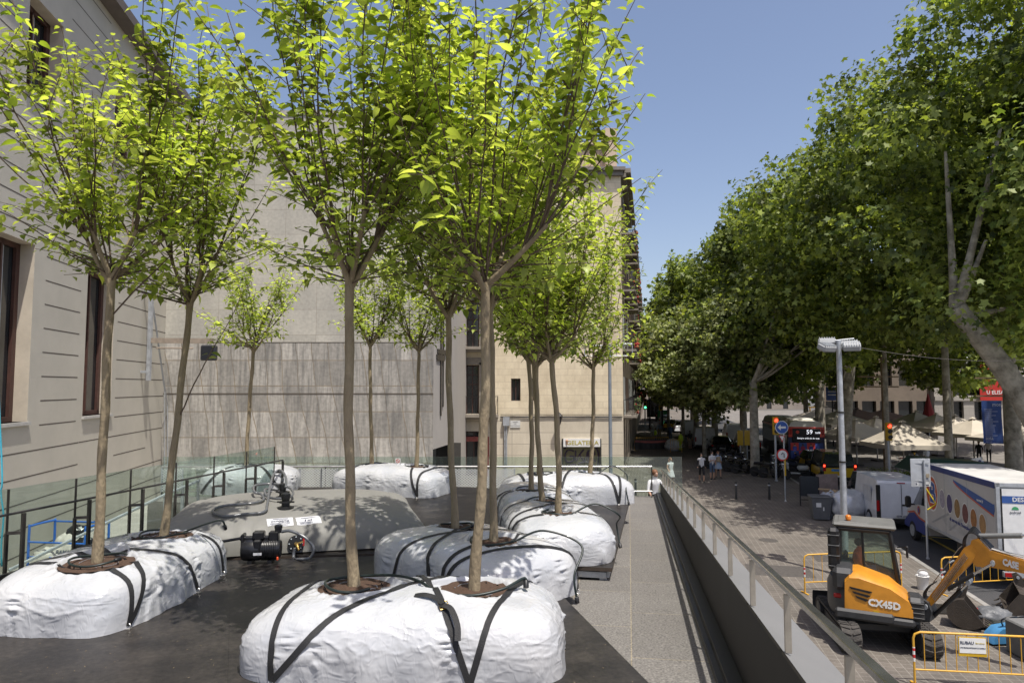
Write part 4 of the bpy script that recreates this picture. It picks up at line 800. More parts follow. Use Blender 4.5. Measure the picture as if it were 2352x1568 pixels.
def root_ball(label, cx, cy, ang, Lx, Wy, H, trees, seed, straps, group='root balls wrapped in white plastic', hr=.29, res=1.0):
    """trees: world positions of the trunks that stand in it"""
    Lx *= 1.025; Wy *= 1.025; H -= .055
    ca, sa = math.cos(-ang), math.sin(-ang); t = thing('root_ball', label, 'root ball', (0, 0, 0), 0, group)
    hl = [((p[0]-cx)*ca-(p[1]-cy)*sa, (p[0]-cx)*sa+(p[1]-cy)*ca, hr) for p in trees]
    V, F = ball_mesh(cx, cy, ang, Lx, Wy, H, hl, seed, int(220*res), int(64*res))
    mb = MB(); mb.v = V; mb.f = F; mb.m = [0]*len(F); mb.obj('plastic_wrap', wrap, t, 180)
    bvh = BVHTree.FromPolygons([Vector(v) for v in V], F)
    for p in trees:
        V2 = []; nr, na = 9, 30; rnd = random.Random(seed)
        for i in range(nr+1):
            for j in range(na):
                a = 2*math.pi*j/na; r = hr*1.06*i/nr; x, y = p[0]+r*math.cos(a), p[1]+r*math.sin(a)
                V2.append((x, y, H*.955+.014*noise.noise(Vector((x*9, y*9, seed)))+.01*noise.noise(Vector((x*31, y*31, seed)))+.02*math.exp(-(r/.1)**2)))
        mb = MB(); mb.add(V2, [(i*na+j, i*na+(j+1) % na, (i+1)*na+(j+1) % na, (i+1)*na+j) for i in range(nr) for j in range(na)]); mb.obj('soil', soilm, t, 180)
    def drape(a, b, off=.009, n=44):
        u = Vector((math.cos(ang), math.sin(ang), 0)); e = Vector((-u.y, u.x, 0)); c0 = Vector((cx, cy, .02)); A_ = Vector((*a, 0))-c0; B_ = Vector((*b, 0))-c0
        if (B_-A_).dot(e) < 0: e = -e
        ua, ub = A_.dot(u), B_.dot(u); fr = [i/n for i in range(n+1)]; out = []
        for ps in (0, 1):
            out = []
            for i in range(n+1):
                an = math.pi*i/n*.985+.012; d = -e*math.cos(an)+Vector((0, 0, math.sin(an))); lat = (ua+ub)/2 if ps == 0 else ua+(ub-ua)*fr[i]; h = bvh.ray_cast(c0+u*lat+d*4, -d, 4)
                out.append((h[0]+(h[1] if h[1].dot(d) > 0 else -h[1])*off) if h[0] is not None else (out[-1] if out else c0+u*lat-e*.6))
            L2 = [0]
            for i in range(n): L2.append(L2[-1]+(out[i+1]-out[i]).length)
            fr = [q/L2[-1] for q in L2]
        m = c0+u*(ua+ub)/2
        for _ in range(2):
            out = [out[0]]+[max(out[k], (out[k-1]+out[k+1])/2, key=lambda v: (v-m).length) for k in range(1, len(out)-1)]+[out[-1]]
        return out
    def ribbon(pts, wd, name='strap', mt=web, th=.003):
        mb = MB(); vs = []; k = len(pts)
        for i, p in enumerate(pts):
            tg = (pts[min(i+1, k-1)]-pts[max(0, i-1)]).normalized(); h = bvh.find_nearest(p); nn_ = h[1]
            if nn_.dot(p-h[0]) < 0 and (p-h[0]).length > 1e-4: nn_ = -nn_
            c = Vector((cx, cy, H*.2)); 
            if nn_.dot(p-c) < 0: nn_ = -nn_
            sd = tg.cross(nn_).normalized()*wd/2; vs += [p-sd, p+sd, p+sd+nn_*th, p-sd+nn_*th]
        mb.add(vs, [(i*4+a, i*4+(a+1) % 4, (i+1)*4+(a+1) % 4, (i+1)*4+a) for i in range(k-1) for a in range(4)]+[(0, 1, 2, 3), tuple(4*(k-1)+a for a in range(4))])
        return mb.obj(name, mt, t, 40)
    straps = [tuple((a*KS, b*KS) for a, b in s) for s in straps]
    for s in straps: ribbon(drape(*s), .048)
    for q in {tuple(round(c_, 3) for c_ in e_) for s in straps for e_ in (drape(*s)[0][:2], drape(*s)[-1][:2])}:
        mb = MB(); d = (Vector(q)-Vector((cx, cy))).normalized(); p = Vector((q[0]+d.x*.0, q[1]+d.y*.0, .012)); h = bvh.ray_cast(Vector((cx, cy, .04))+Vector((d.x, d.y, 0))*4, -Vector((d.x, d.y, 0)), 4)
        e = h[0] if h[0] is not None else p; e = Vector((e.x+d.x*.012, e.y+d.y*.012, .006)); mb.tube([e+Vector((.018*math.cos(a), .018*math.sin(a)*.4, .022+.02*math.sin(a))) for a in np.linspace(0, 6.28, 10)], .004, 5); mb.box(e, (.05, .05, .006)); mb.obj('anchor_ring', steel, t)
    return t, bvh, drape, ribbon
def hose(label, pts, r=.011, group='irrigation hoses on the root balls', mt=None, closed=False, name='irrigation_hose', caps=True):
    t = thing(name, label, 'hose', (0, 0, 0), 0, group); s = spline(pts, 8, closed); mb = MB(); mb.tube(s, r, 8); mb.obj('tube', mt or hosem, t, 180)
    if caps:
        for e, f in ((s[-1], s[-3]),):
            d = (e-f).normalized(); mb = MB(); mb.tube([e-d*.03, e-d*.02, e+d*.035, e+d*.04], [r*1.2, r*1.9, r*1.9, r*1.1], 8); mb.obj('end_plug', black, t, 60)
    return t
def ring_pts(p, r, z, a0=0, a1=6.283, n=14, sx=1.0, wob=.02, seed=0):
    return [Vector((p[0]+r*sx*math.cos(a)*(1+wob*math.sin(a*3+seed)), p[1]+r*math.sin(a)*(1+wob*math.cos(a*2+seed)), z+.012*math.sin(a*2.3+seed))) for a in np.linspace(a0, a1, n)]
def wire_bits(p, seed, parent, z, r=.2):
    rnd = random.Random(seed)
    for k in range(3):
        a = rnd.uniform(0, 6.28); q = [Vector((p[0]+r*math.cos(a+f*1.4)*(.5+.5*math.sin(f*2.5)), p[1]+r*.9*math.sin(a+f*1.4), z+.02+.03*rnd.random())) for f in np.linspace(0, 1, 6)]
        mb = MB(); mb.tube(spline(q, 4), .0035, 4); mb.obj('tie_wire', wirem, parent)
    for k in range(6):
        a = rnd.uniform(0, 6.28); x, y = p[0]+r*1.15*math.cos(a), p[1]+r*1.15*math.sin(a); mb = MB(); mb.tube([(x, y, z-.03), (x+rnd.uniform(-.01, .01), y, z+.05)], .006, 5); mb.obj('peg', black, parent)
B = bases; ZT = .50; KS = 1.0366
def mid(i, j): return (B[i]+B[j])/2
# nearest ball (trees 4,5)
m = mid(3, 4); NB = (m.x+.0, m.y-.06)
b1 = root_ball('nearest white plastic wrapped root ball with two soil holes, crossing straps and a buckle', NB[0], NB[1], -.03, 2.4, 1.24, .585, [B[3], B[4]], 3,
  [((-1.72, 4.95), (-1.68, 6.2)), ((-1.72, 4.95), (.05, 6.2)), ((-.3, 4.9), (-1.0, 6.2)), ((-.3, 4.9), (.3, 6.15))], hr=.285, res=1.5)
t_, bv_, dr_, rib_ = b1
pt = dr_((-.3*KS, 4.9*KS), (-1.0*KS, 6.2*KS)); i0 = min(range(len(pt)), key=lambda k: abs((pt[k]-Pz(1035, 1395, .5)).length)); c = pt[i0]; tg = (pt[i0+1]-pt[i0-1]).normalized(); up_ = Vector((0, -.35, 1)).normalized()
sd_ = tg.cross(up_).normalized(); mb = MB()
mb.tube([c+tg*a*.042+sd_*b*.034+up_*.012 for a, b in ((-1, -1), (1, -1), (1, 1), (-1, 1), (-1, -1))], .005, 6); mb.tube([c-sd_*.034+up_*.014, c+sd_*.034+up_*.014], .006, 6); mb.obj('buckle', brass, t_)
tail = [c+up_*.014, c-tg*.0+up_*.022-sd_*.02, c+Vector((.06, -.07, -.01))+up_*.02, c+Vector((.12, -.2, -.07)), c+Vector((.13, -.27, -.16))]
def flat(pts, wd, name, parent, mt=web):
    pts = spline(pts, 5); mb = MB(); vs = []; k = len(pts)
    for i, p in enumerate(pts):
        tg = (pts[min(i+1, k-1)]-pts[max(0, i-1)]).normalized(); s = tg.cross(Vector((0, -.5, .86))).normalized()*wd/2; n_ = s.cross(tg).normalized()*.0025; vs += [p-s, p+s, p+s+n_, p-s+n_]
    mb.add(vs, [(i*4+a, i*4+(a+1) % 4, (i+1)*4+(a+1) % 4, (i+1)*4+a) for i in range(k-1) for a in range(4)]+[(0, 1, 2, 3), tuple(4*(k-1)+a for a in range(4))]); return mb.obj(name, mt, parent, 40)
flat([c+Vector((.0, -.02, .03)), c+Vector((-.08, .08, .045)), c+Vector((-.17, .13, .05)), c+Vector((-.25, .17, .03))], .045, 'strap_end', t_)
flat(tail, .046, 'strap_end', t_)
# left ball (trees 1,2)
m = mid(0, 1); root_ball('long white wrapped root ball at the left edge, dappled by shade on its right side', m.x-.12, m.y+.05, math.pi/2-.05, 2.3, 1.36, .575, [B[0], B[1]], 5,
  [((-3.2, 6.15), (-4.55, 6.55)), ((-3.2, 6.15), (-4.5, 7.5)), ((-4.5, 6.25), (-3.0, 7.2)), ((-4.52, 7.3), (-3.08, 7.85))], hr=.31, res=1.4)
# far left single ball behind the bladder
root_ball('bright white root ball behind the grey water bladder', B[2].x+.1, B[2].y+.05, 0, 1.8, 1.25, .58, [B[2]], 8, [((-6.15, 13.5), (-4.6, 14.2)), ((-6.1, 14.6), (-4.5, 13.5))], hr=.24, res=.8)
m = mid(5, 6); root_ball('far white root ball with a V shaped strap, two trees and fence behind', m.x+.0, m.y+.0, -.36, 2.35, 1.35, .6, [B[5], B[6]], 9, [((-1.85, 13.1), (-2.2, 14.6)), ((-1.85, 13.1), (-1.4, 14.3)), ((-3.3, 13.6), (-3.0, 14.7))], hr=.24, res=.8)
m = mid(7, 8); root_ball('middle white root ball partly hidden behind the nearest one', m.x-.03, m.y-.02, -.85, 2.2, 1.5, .59, [B[7], B[8]], 10, [((-.75, 6.85), (-1.1, 8.1)), ((-.62, 6.8), (.2, 7.6)), ((-1.2, 7.5), (.1, 7.7)), ((-.62, 6.8), (.35, 6.9))], hr=.27, res=1.1)
m = mid(10, 11); root_ball('white root ball nearest the ramp edge with two thin trees', m.x+.03, m.y-.05, math.pi/2+.12, 2.15, 1.3, .59, [B[10], B[11]], 12, [((-.15, 8.6), (.95, 8.95)), ((-.15, 8.6), (.6, 9.9)), ((-.2, 9.6), (.9, 9.8))], hr=.23, res=1)
root_ball('white root ball half hidden behind the one nearest the ramp edge', B[9].x+.05, B[9].y+.3, math.pi/2+.1, 1.7, 1.2, .59, [B[9]], 13, [((-.3, 10.6), (.8, 11.2)), ((-.3, 11.0), (.8, 10.6))], hr=.24, res=.8)
m = mid(12, 13); root_ball('far right white root ball lying across the end of the platform', m.x+.02, m.y+.05, .1, 2.4, 1.25, .575, [B[12], B[13]], 14, [((1.95, 12.25), (1.3, 13.4)), ((1.95, 12.25), (2.05, 13.4)), ((.25, 12.2), (.1, 13.3)), ((.8, 12.15), (1.4, 13.4))], hr=.23, res=.8)
# hoses
zt2 = ZT+.045
p4, p5 = B[3], B[4]
h = hose('thick dark hose winding round both holes of the nearest root ball', ring_pts(p4, .24, zt2, 5.5, 1.9, 8)+[Vector((p4.x+.3, p4.y+.12, zt2+.03)), Vector((p4.x+.55, p4.y-.05, zt2+.03)), Vector((p5.x-.28, p5.y-.17, zt2)), Vector((p5.x, p5.y-.235, zt2-.01)), Vector((p5.x+.25, p5.y-.16, zt2+.02)), Vector((p5.x+.42, p5.y+.0, zt2+.06)), Vector((p5.x+.44, p5.y+.0, zt2+.02))], .0125)
for i, q in enumerate(B): wire_bits(q, i, h, ZT-.03, .2)
def rh(i, label, tail=None, r=.235, a0=.3, a1=6.1, w_=.011):
    p = B[i]; pts = ring_pts(p, r, zt2-.005, a0, a1, 12, seed=i)
    if tail: pts = pts+[Vector(q) for q in tail]
    hose(label, pts, w_)
rh(0, 'coiled hose round the front left tree', None, .24, .6, 6.0)
rh(1, 'hose coil round the leaning tree at the rear of the left root ball', [(-3.3, 7.8, .7), (-3.25, 7.85, .62)], .24, 2, 7)
rh(2, 'hose ring round the small tree behind the bladder'); rh(5, 'hose ring round the left tree of the far root ball'); rh(6, 'hose ring round the right tree of the far root ball')
rh(7, 'tangled hose round the dark trunk of the middle root ball', None, .2)
e = Pz(1325, 1385, -.02); rh(8, 'hose arching from the middle root ball down to the ramp, ending in a plug', [(B[8].x+.55, B[8].y-.02, .64), (B[8].x+.95, B[8].y-.1, .5), (e.x-.02, e.y+.05, .25), (e.x, e.y, .02)], .25, 2.2, 6.1, .012)
rh(9, 'hose ring round the leftmost tree by the ramp edge'); rh(10, 'hose ring round the tree between its two neighbours by the ramp')
e = Pz(1424, 1258, 0); rh(11, 'hose arching over the root ball nearest the ramp edge to a black end plug', [(B[11].x+.5, B[11].y, .64), (B[11].x+.8, B[11].y-.05, .5), (e.x-.03, e.y+.08, .3), (e.x, e.y, .04)], .22, 2.2, 6.0, .012)
e = Pz(1444, 1160, 0); rh(12, 'hose arching from the far right root ball onto the platform corner', [(B[12].x+.45, B[12].y, .66), (B[12].x+.7, B[12].y-.1, .5), (e.x-.03, e.y+.1, .3), (e.x, e.y, .04)], .22, 2.2, 6.0, .012)
rh(13, 'hose ring round the left tree of the far right root ball')
# ================================================================ water bladder
tankm = mat('grey_bladder_fabric', (.205, .2, .182), .6, 0, .07, 1.2, bump=.15, bscale=160)
WT = thing('water_bladder', 'large grey pillow shaped water bladder lying on the platform', 'water tank')
cx, cy, A, TL, TW, TH_ = -3.3, 10.62, R(15), 3.75, 3.2, .5; V = []; NU, NV = 90, 80
def tank_z(u, v):
    e = max(0, (1-abs(u)**3.2)*(1-abs(v)**3.2)); return e**.36
rndt = random.Random(2)
for i in range(NU+1):
    for j in range(NV+1):
        u, v = -1+2*i/NU, -1+2*j/NV; u = math.sin(u*math.pi/2)*.35+u*.65; v = math.sin(v*math.pi/2)*.35+v*.65
        inn = 1-.07*(1-v*v)*abs(u)**6*0-.055*(1-u*u)*abs(v)**6
        x, y = u*TL/2*(1-.06*(1-v*v)*abs(u)**3), v*TW/2*(1-.06*(1-u*u)*abs(v)**3)
        z = tank_z(u, v); nearE = max(abs(u), abs(v))**6
        z = TH_*z+.034*math.sin((x if abs(v) > abs(u) else y)*26+3*noise.noise(Vector((x*2, y*2, 0))))*nearE*z*(1 if max(abs(u), abs(v)) > .8 else 0)*1.2
        x += .05*(u if abs(u) > .8 else 0)*min(1, z/.3); V.append((cx+x*math.cos(A)-y*math.sin(A), cy+x*math.sin(A)+y*math.cos(A), .02+z))
F = [(i*(NV+1)+j, (i+1)*(NV+1)+j, (i+1)*(NV+1)+j+1, i*(NV+1)+j+1) for i in range(NU) for j in range(NV)]
mb = MB(); mb.v = V; mb.f = F; mb.m = [0]*len(F); mb.obj('bladder', tankm, WT, 180)
tb = BVHTree.FromPolygons([Vector(v) for v in V], F)
def ontank(x, y, off=0):
    r = ray(x, y); h = tb.ray_cast(Vector((0, 0, CZ)), r.normalized(), 60)
    if h[0] is None: return Pz(x, y, .3)
    nn_ = h[1] if h[1].z > 0 else -h[1]
    return h[0]+nn_*off
for (px, py, s) in ((649, 1142, 1.0), (656, 1166, 1.15)):
    p = ontank(px, py); mb = MB(); f = .062*s
    mb.lathe([(f*1.6, -.02), (f*1.6, .015), (f*.8, .03), (f*.8, .07), (f*1.25, .075), (f*1.25, .095), (f*.7, .1), (f*.9, .15), (f*.9, .2), (f*.45, .215)], p, 14); mb.box(p+Vector((0, 0, .085)), (f*3.4, .02, .02)); mb.obj('filler_fitting', black, WT, 40)
p = ontank(680, 1247); yv = Vector((math.sin(A), -math.cos(A), .15)).normalized(); mb = MB(); mb.M = Matrix.Translation(p+yv*.01) @ yv.to_track_quat('Z', 'Y').to_matrix().to_4x4()
mb.lathe([(.105, -.02), (.105, .02), (.05, .025)], (0, 0, 0), 20)
fl = mb.obj('outlet_flange', black, WT, 40); m3 = MB(); m3.M = mb.M
for k in range(8): m3.lathe([(.009, .02), (.009, .03)], (.085*math.cos(k*.785), .085*math.sin(k*.785), 0), 6)
m3.obj('bolt', chrome, fl); m3 = MB(); m3.M = mb.M; m3.tube([(0, 0, .02), (0, 0, .1), (.02, -.02, .13), (.04, -.08, .15)], .022, 8); m3.tube([(0, 0, .08), (.1, .02, .09)], .012, 6); m3.obj('brass_valve', brass, fl, 50)
m3 = MB(); m3.M = mb.M; m3.tube([(.1, -.03, .09), (.1, .07, .09)], .012, 6); m3.obj('red_valve_handle', mat('red_handle', (.55, .02, .02), .4), fl)
gh = mat('grey_clear_hose', (.11, .115, .125), .25, 0, .15, 5, spec=.7)
hose('long grey hose coiled on top of the water bladder', [ontank(656, 1150, .2), ontank(655, 1140, .3), ontank(643, 1128, .34), ontank(628, 1129, .28), ontank(619, 1143, .14), ontank(614, 1165, .05), ontank(606, 1180, .03), ontank(560, 1185, .03), ontank(520, 1190, .03), ontank(494, 1184, .03), ontank(492, 1174, .03), ontank(520, 1165, .03), ontank(580, 1160, .03), ontank(605, 1152, .03), ontank(600, 1142, .05), ontank(585, 1142, .08), ontank(586, 1132, .12), ontank(630, 1128, .12), ontank(665, 1135, .1), ontank(672, 1148, .08), ontank(650, 1154, .06), ontank(615, 1148, .05), ontank(610, 1134, .08), ontank(640, 1124, .12), ontank(648, 1128, .2), ontank(649, 1134, .2)], .019, None, gh, caps=False)
pm0 = Pz(600, 1290, 0)
vp = p+yv*.16
hose('grey hose looping from the pump to the brass valve of the bladder', [pm0+Vector((.24, .03, .37)), pm0+Vector((.36, .02, .38)), pm0+Vector((.55, .0, .3)), pm0+Vector((.66, -.02, .18)), pm0+Vector((.62, .0, .06)), pm0+Vector((.5, .02, .03)), vp+Vector((.0, -.06, -.16)), vp+Vector((0, -.02, -.04))], .02, None, gh, caps=False)
lab = mat('white_label', (.62, .62, .64), .4, 0, .1, 3); ink = mat('label_ink', (.08, .09, .12), .6)
for (c4, tx, sp_) in (([(612, 1192), (672, 1188), (675, 1206), (615, 1209)], 'DEPOSITO', .05), ([(678, 1189), (733, 1184), (739, 1201), (683, 1206)], '5 m3', .05)):
    q = [ontank(*k, .006) for k in c4]; mb = MB(); N_ = 6
    g_ = [[(q[0].lerp(q[1], a/N_)).lerp(q[3].lerp(q[2], a/N_), b/N_) for a in range(N_+1)] for b in range(N_+1)]
    def snap(pnt, off): h = tb.find_nearest(pnt); nn_ = h[1] if h[1].z > 0 else -h[1]; return h[0]+nn_*off
    vs_ = [snap(g_[b][a], .005) for b in range(N_+1) for a in range(N_+1)]; mb.add(vs_, [(b*(N_+1)+a, b*(N_+1)+a+1, (b+1)*(N_+1)+a+1, (b+1)*(N_+1)+a) for a in range(N_) for b in range(N_)]); lo = mb.obj('label_sheet', lab, WT)
    cc = snap((q[0]+q[1]+q[2]+q[3])/4, .009); xd = (q[1]-q[0]).normalized(); nn_ = tb.find_nearest(cc)[1]; nn_ = nn_ if nn_.z > 0 else -nn_; yd = nn_.cross(xd).normalized(); M_ = Matrix((( xd.x, yd.x, nn_.x, cc.x), (xd.y, yd.y, nn_.y, cc.y), (xd.z, yd.z, nn_.z, cc.z), (0, 0, 0, 1)))
    text(tx, sp_, ink, lo, M_ @ Matrix.Translation((0, .0, .004)), bold=.02)
    mb = MB(); mb.M = M_
    for k, (yy, ww) in enumerate(((.05, .2), (-.045, .26), (-.07, .22))): mb.poly([(-ww/2, yy, .005), (ww/2, yy, .005), (ww/2, yy+.01, .005), (-ww/2, yy+.01, .005)])
    mb.obj('print_line', ink, lo)
# ================================================================ pump
PM = thing('water_pump', 'black electric water pump standing before the bladder', 'pump', pm0, R(8)); bk2 = mat('pump_black', (.012, .012, .014), .3, 0, .3, 14)
mb = MB(); mb.lathe([(.04, -.24), (.12, -.23), (.135, -.2), (.135, -.02), (.125, 0), (.125, .2), (.1, .235), (.03, .24)], (0, 0, .16), 22, 'X'); mb.obj('motor_body', bk2, PM, 40)
mb = MB()
for k in range(9): mb.lathe([(.128, 0), (.139, .003), (.139, .009), (.128, .012)], (.01+k*.021, 0, .16), 20, 'X')
mb.obj('cooling_ribs', bk2, PM, 40)
mb = MB(); mb.rbox((-.03, -.02, .34), (.14, .12, .1), .015); mb.rbox((-.03, 0, .22), (.1, .26, .16), .02); mb.obj('control_box', bk2, PM)
mb = MB(); mb.rbox((.15, 0, .31), (.12, .12, .14), .012); mb.lathe([(.045, 0), (.045, .05), (.05, .055), (.05, .09), (.02, .1)], (.2, 0, .36), 14); mb.obj('filter_housing', bk2, PM, 40)
mb = MB(); mb.tube([(-.26, 0, .3), (.12, 0, .3)], .03, 10); mb.tube([(-.5, .03, .26), (-.26, 0, .3)], .018, 8); mb.rbox((-.22, 0, .26), (.04, .14, .2), .01); mb.obj('intake_pipe', bk2, PM, 40)
mb = MB(); mb.box((-.12, 0, .02), (.05, .22, .04)); mb.obj('foot', bk2, PM); mb = MB(); mb.box((.12, 0, .02), (.05, .22, .04)); mb.obj('foot', bk2, PM)
mb = MB(); mb.rbox((.215, -.1, .06), (.025, .02, .04), .006); mb.obj('red_drain_plug', mat('orange_plug', (.7, .08, .02), .4), PM)
mb = MB(); mb.box((-.02, -.137, .13), (.1, .004, .03)); mb.obj('rating_plate', lab, PM)
# ================================================================ left glass balustrade and handrail
LR = thing('glass_balustrade', 'glass balustrade with dark steel handrail along the left side of the terrace', 'balustrade')
hp = []; dkr = mat('dark_steel_rail', (.11, .1, .095), .35, .8, .2, 5)
for i in range(-5, 7):
    Y = 8.37+i*.97; hp.append(Vector((-5.9+.203*(Y-8.37)-.0, Y, .70)))
mb = MB(); a, b = hp[0], hp[-1]; mb.M = Matrix.Translation((a+b)/2) @ (b-a).to_track_quat('Y', 'Z').to_matrix().to_4x4(); mb.rbox((0, 0, 0), (.035, (b-a).length, .025), .005); mb.obj('handrail', dkr, LR)
mb = MB(); a, b = hp[0]+Vector((0, 0, -.72)), hp[-1]+Vector((0, 0, -.72)); mb.M = Matrix.Translation((a+b)/2) @ (b-a).to_track_quat('Y', 'Z').to_matrix().to_4x4(); mb.box((0, 0, 0), (.06, (b-a).length, .07)); mb.obj('bottom_rail', dkr, LR)
for p in hp:
    mb = MB(); mb.box(p+Vector((0, 0, -.42)), (.035, .04, .8), -.2); mb.obj('rail_post', dkr, LR)
    g = p+Vector((-.16, -.05, 0)); mb = MB(); mb.box(g+Vector((0, 0, -.18)), (.01, .03, .9), -.2); mb.box(g+Vector((0, 0, -.6)), (.03, .035, .7), -.2); mb.box((p+g)/2+Vector((0, 0, -.25)), (.16, .03, .035), .3); mb.obj('glass_clamp', dkr, LR)
for k in range(len(hp)-1):
    a, b = hp[k]+Vector((-.19, 0, 0)), hp[k+1]+Vector((-.19, 0, 0)); d = (b-a).normalized(); a += d*.01; b -= d*.01; z0, z1 = -.9, .27
    nx = Vector((-d.y, d.x, 0))*.006; mb = MB(); mb.add([a+nx+Vector((0, 0, z0)), b+nx+Vector((0, 0, z0)), b+nx+Vector((0, 0, z1)), a+nx+Vector((0, 0, z1)), a-nx+Vector((0, 0, z0)), b-nx+Vector((0, 0, z0)), b-nx+Vector((0, 0, z1)), a-nx+Vector((0, 0, z1))], [(0, 1, 2, 3), (7, 6, 5, 4), (0, 4, 5, 1), (1, 5, 6, 2), (2, 6, 7, 3), (3, 7, 4, 0)]); mb.obj('glass_pane', railglass, LR)
# stair rails further back on the left
SR = thing('stair_railing', 'grey metal stair railing descending behind the left balustrade', 'railing')
a, b = Py(380, 1135, 14.5), Py(490, 1090, 16.5)
for dz in (0, -.75):
    mb = MB(); mb.tube([a+Vector((-1.4, -2.5, -.9+dz)), a+Vector((0, 0, dz)), b+Vector((0, 0, dz))], .03, 6); mb.obj('rail_bar', galv, SR)
for f in (0, .33, .66, 1.0):
    p_ = a.lerp(b, f); mb = MB(); mb.box(p_+Vector((0, 0, -.75)), (.05, .05, 1.5)); mb.obj('rail_post', galv, SR)
mb = MB(); mb.tube([(-4.9, 8.4, .03), (-5.2, 9.6, .05), (-5.35, 11, .05), (-5.9, 12.5, .0)], .035, 8); mb.obj('drain_hose', mat('blue_grey_pipe', (.13, .16, .2), .5), None, 180, 'blue grey pipe lying between the balustrade and the bladder', 'pipe')
# ================================================================ blue cart with bags in the lower court
bl = mat('blue_tube', (.02, .13, .5), .35, 0, .1); cc = Vector((-11.2, 17.6, -2.6))
CT_ = thing('flat_cart', 'blue tubular cart loaded with rubbish bags beyond the balustrade', 'cart', cc, R(-8))
for x in (-.8, .75):
    mb = MB(); mb.tube(spline([(x, -.4, .25), (x, -.4, 1.25), (x, -.33, 1.33), (x, .33, 1.33), (x, .4, 1.25), (x, .4, .25)], 4), .03, 8); mb.obj('push_handle', bl, CT_)
mb = MB(); mb.tube([(-.8, -.42, .95), (.75, -.42, .95)], .025, 6); mb.tube([(-.8, -.42, .6), (.75, -.42, .6)], .012, 6); mb.tube([(-.8, .42, 1.3), (.75, .42, 1.3)], .025, 6); mb.obj('side_bar', bl, CT_)
mb = MB(); mb.rbox((0, 0, .22), (1.6, .85, .06), .02); mb.obj('platform', mat('blue_platform', (.02, .08, .28), .5), CT_)
for x in (-.6, .6):
    for y in (-.32, .32): mb = MB(); mb.lathe([(.03, -.02), (.09, -.02), (.09, .02), (.03, .02)], (x, y, .09), 12, 'X'); mb.obj('wheel', rubber, CT_, 40)
def bag(label, loc, s, mt, seed, name='rubbish_bag', group='bags on the blue cart', fr=3.0, flat_=.75, parent=None):
    rnd = random.Random(seed); V = []; n1, n2 = 26, 18; so = Vector((seed*3.3, 1, 2))
    for i in range(n2+1):
        ph = math.pi*i/n2
        for j in range(n1):
            a = 2*math.pi*j/n1; d = Vector((math.sin(ph)*math.cos(a), math.sin(ph)*math.sin(a), math.cos(ph))); k = 1+.22*noise.noise(d*fr+so)+.12*abs(noise.noise(d*fr*2.7+so)); q = Vector((d.x*s[0]*k, d.y*s[1]*k, d.z*s[2]*k)); q.z = max(q.z, -s[2]*flat_); V.append(tuple(q))
    mb = MB(); mb.add(V, [(i*n1+j, (i+1)*n1+j, (i+1)*n1+(j+1) % n1, i*n1+(j+1) % n1) for i in range(n2) for j in range(n1)])
    o = mb.obj(name, mt, parent, 180, label, 'bag', group); o.location = Vector(loc)+Vector((0, 0, s[2]*flat_)); return o
sackw = mat('white_sack', (.5, .47, .42), .7, 0, .15, 6, bump=.6, bscale=14); sackb = mat('black_bin_bag', (.012, .012, .013), .2, 0, .2, 6, bump=.8, bscale=12)
bag('crumpled white sack at the left end of the cart', cc+Vector((-.42, -.15, .26)), (.38, .3, .3), sackw, 1)
s2 = bag('white and orange builders sack in the middle of the cart', cc+Vector((-.0, .1, .26)), (.48, .32, .46), sackw, 2)
text('BRAMA', .13, ink, s2, Matrix.Translation((-.05, -.35, .08)) @ Matrix.Rotation(R(70), 4, 'X'), bold=.03)
bag('black bin bag on top of the sacks', cc+Vector((.05, .2, .98)), (.25, .2, .16), sackb, 3); bag('black bin bag at the right end of the cart', cc+Vector((.42, -.12, .26)), (.34, .28, .42), sackb, 4)
mb = MB(); mb.tube(spline([Py(4, 1300, 8.6), Py(3, 1250, 8.6), Py(8, 1185, 8.6), Py(2, 1130, 8.6), Py(4, 1060, 8.6), (-6.6, 8.6, 3.6)], 6), .01, 6); mb.obj('blue_rope', mat('light_blue_rope', (.05, .4, .55), .6), None, 180, 'light blue rope hanging at the left edge of the view', 'rope')

rs = np.random.RandomState(77); n_ = 420; pos = np.stack([rs.uniform(-5.2, 1.3, n_), rs.uniform(4.6, 8.3, n_), np.full(n_, .006)], 1); V_, F_ = stamp(LT*np.array([1, .6, .3]), LF, pos, rs.normal(0, 1, (n_, 3))*np.array([1, 1, .02]), np.tile([0, 0, 1.0], (n_, 1)), rs.uniform(.006, .022, n_)); o = mesh_np('soil_crumbs', V_, F_, mat('pale_crumbs', (.2, .16, .11), .9), None); tag(o, 'scattered soil crumbs and leaf bits on the dark platform', 'debris', None, 'stuff')
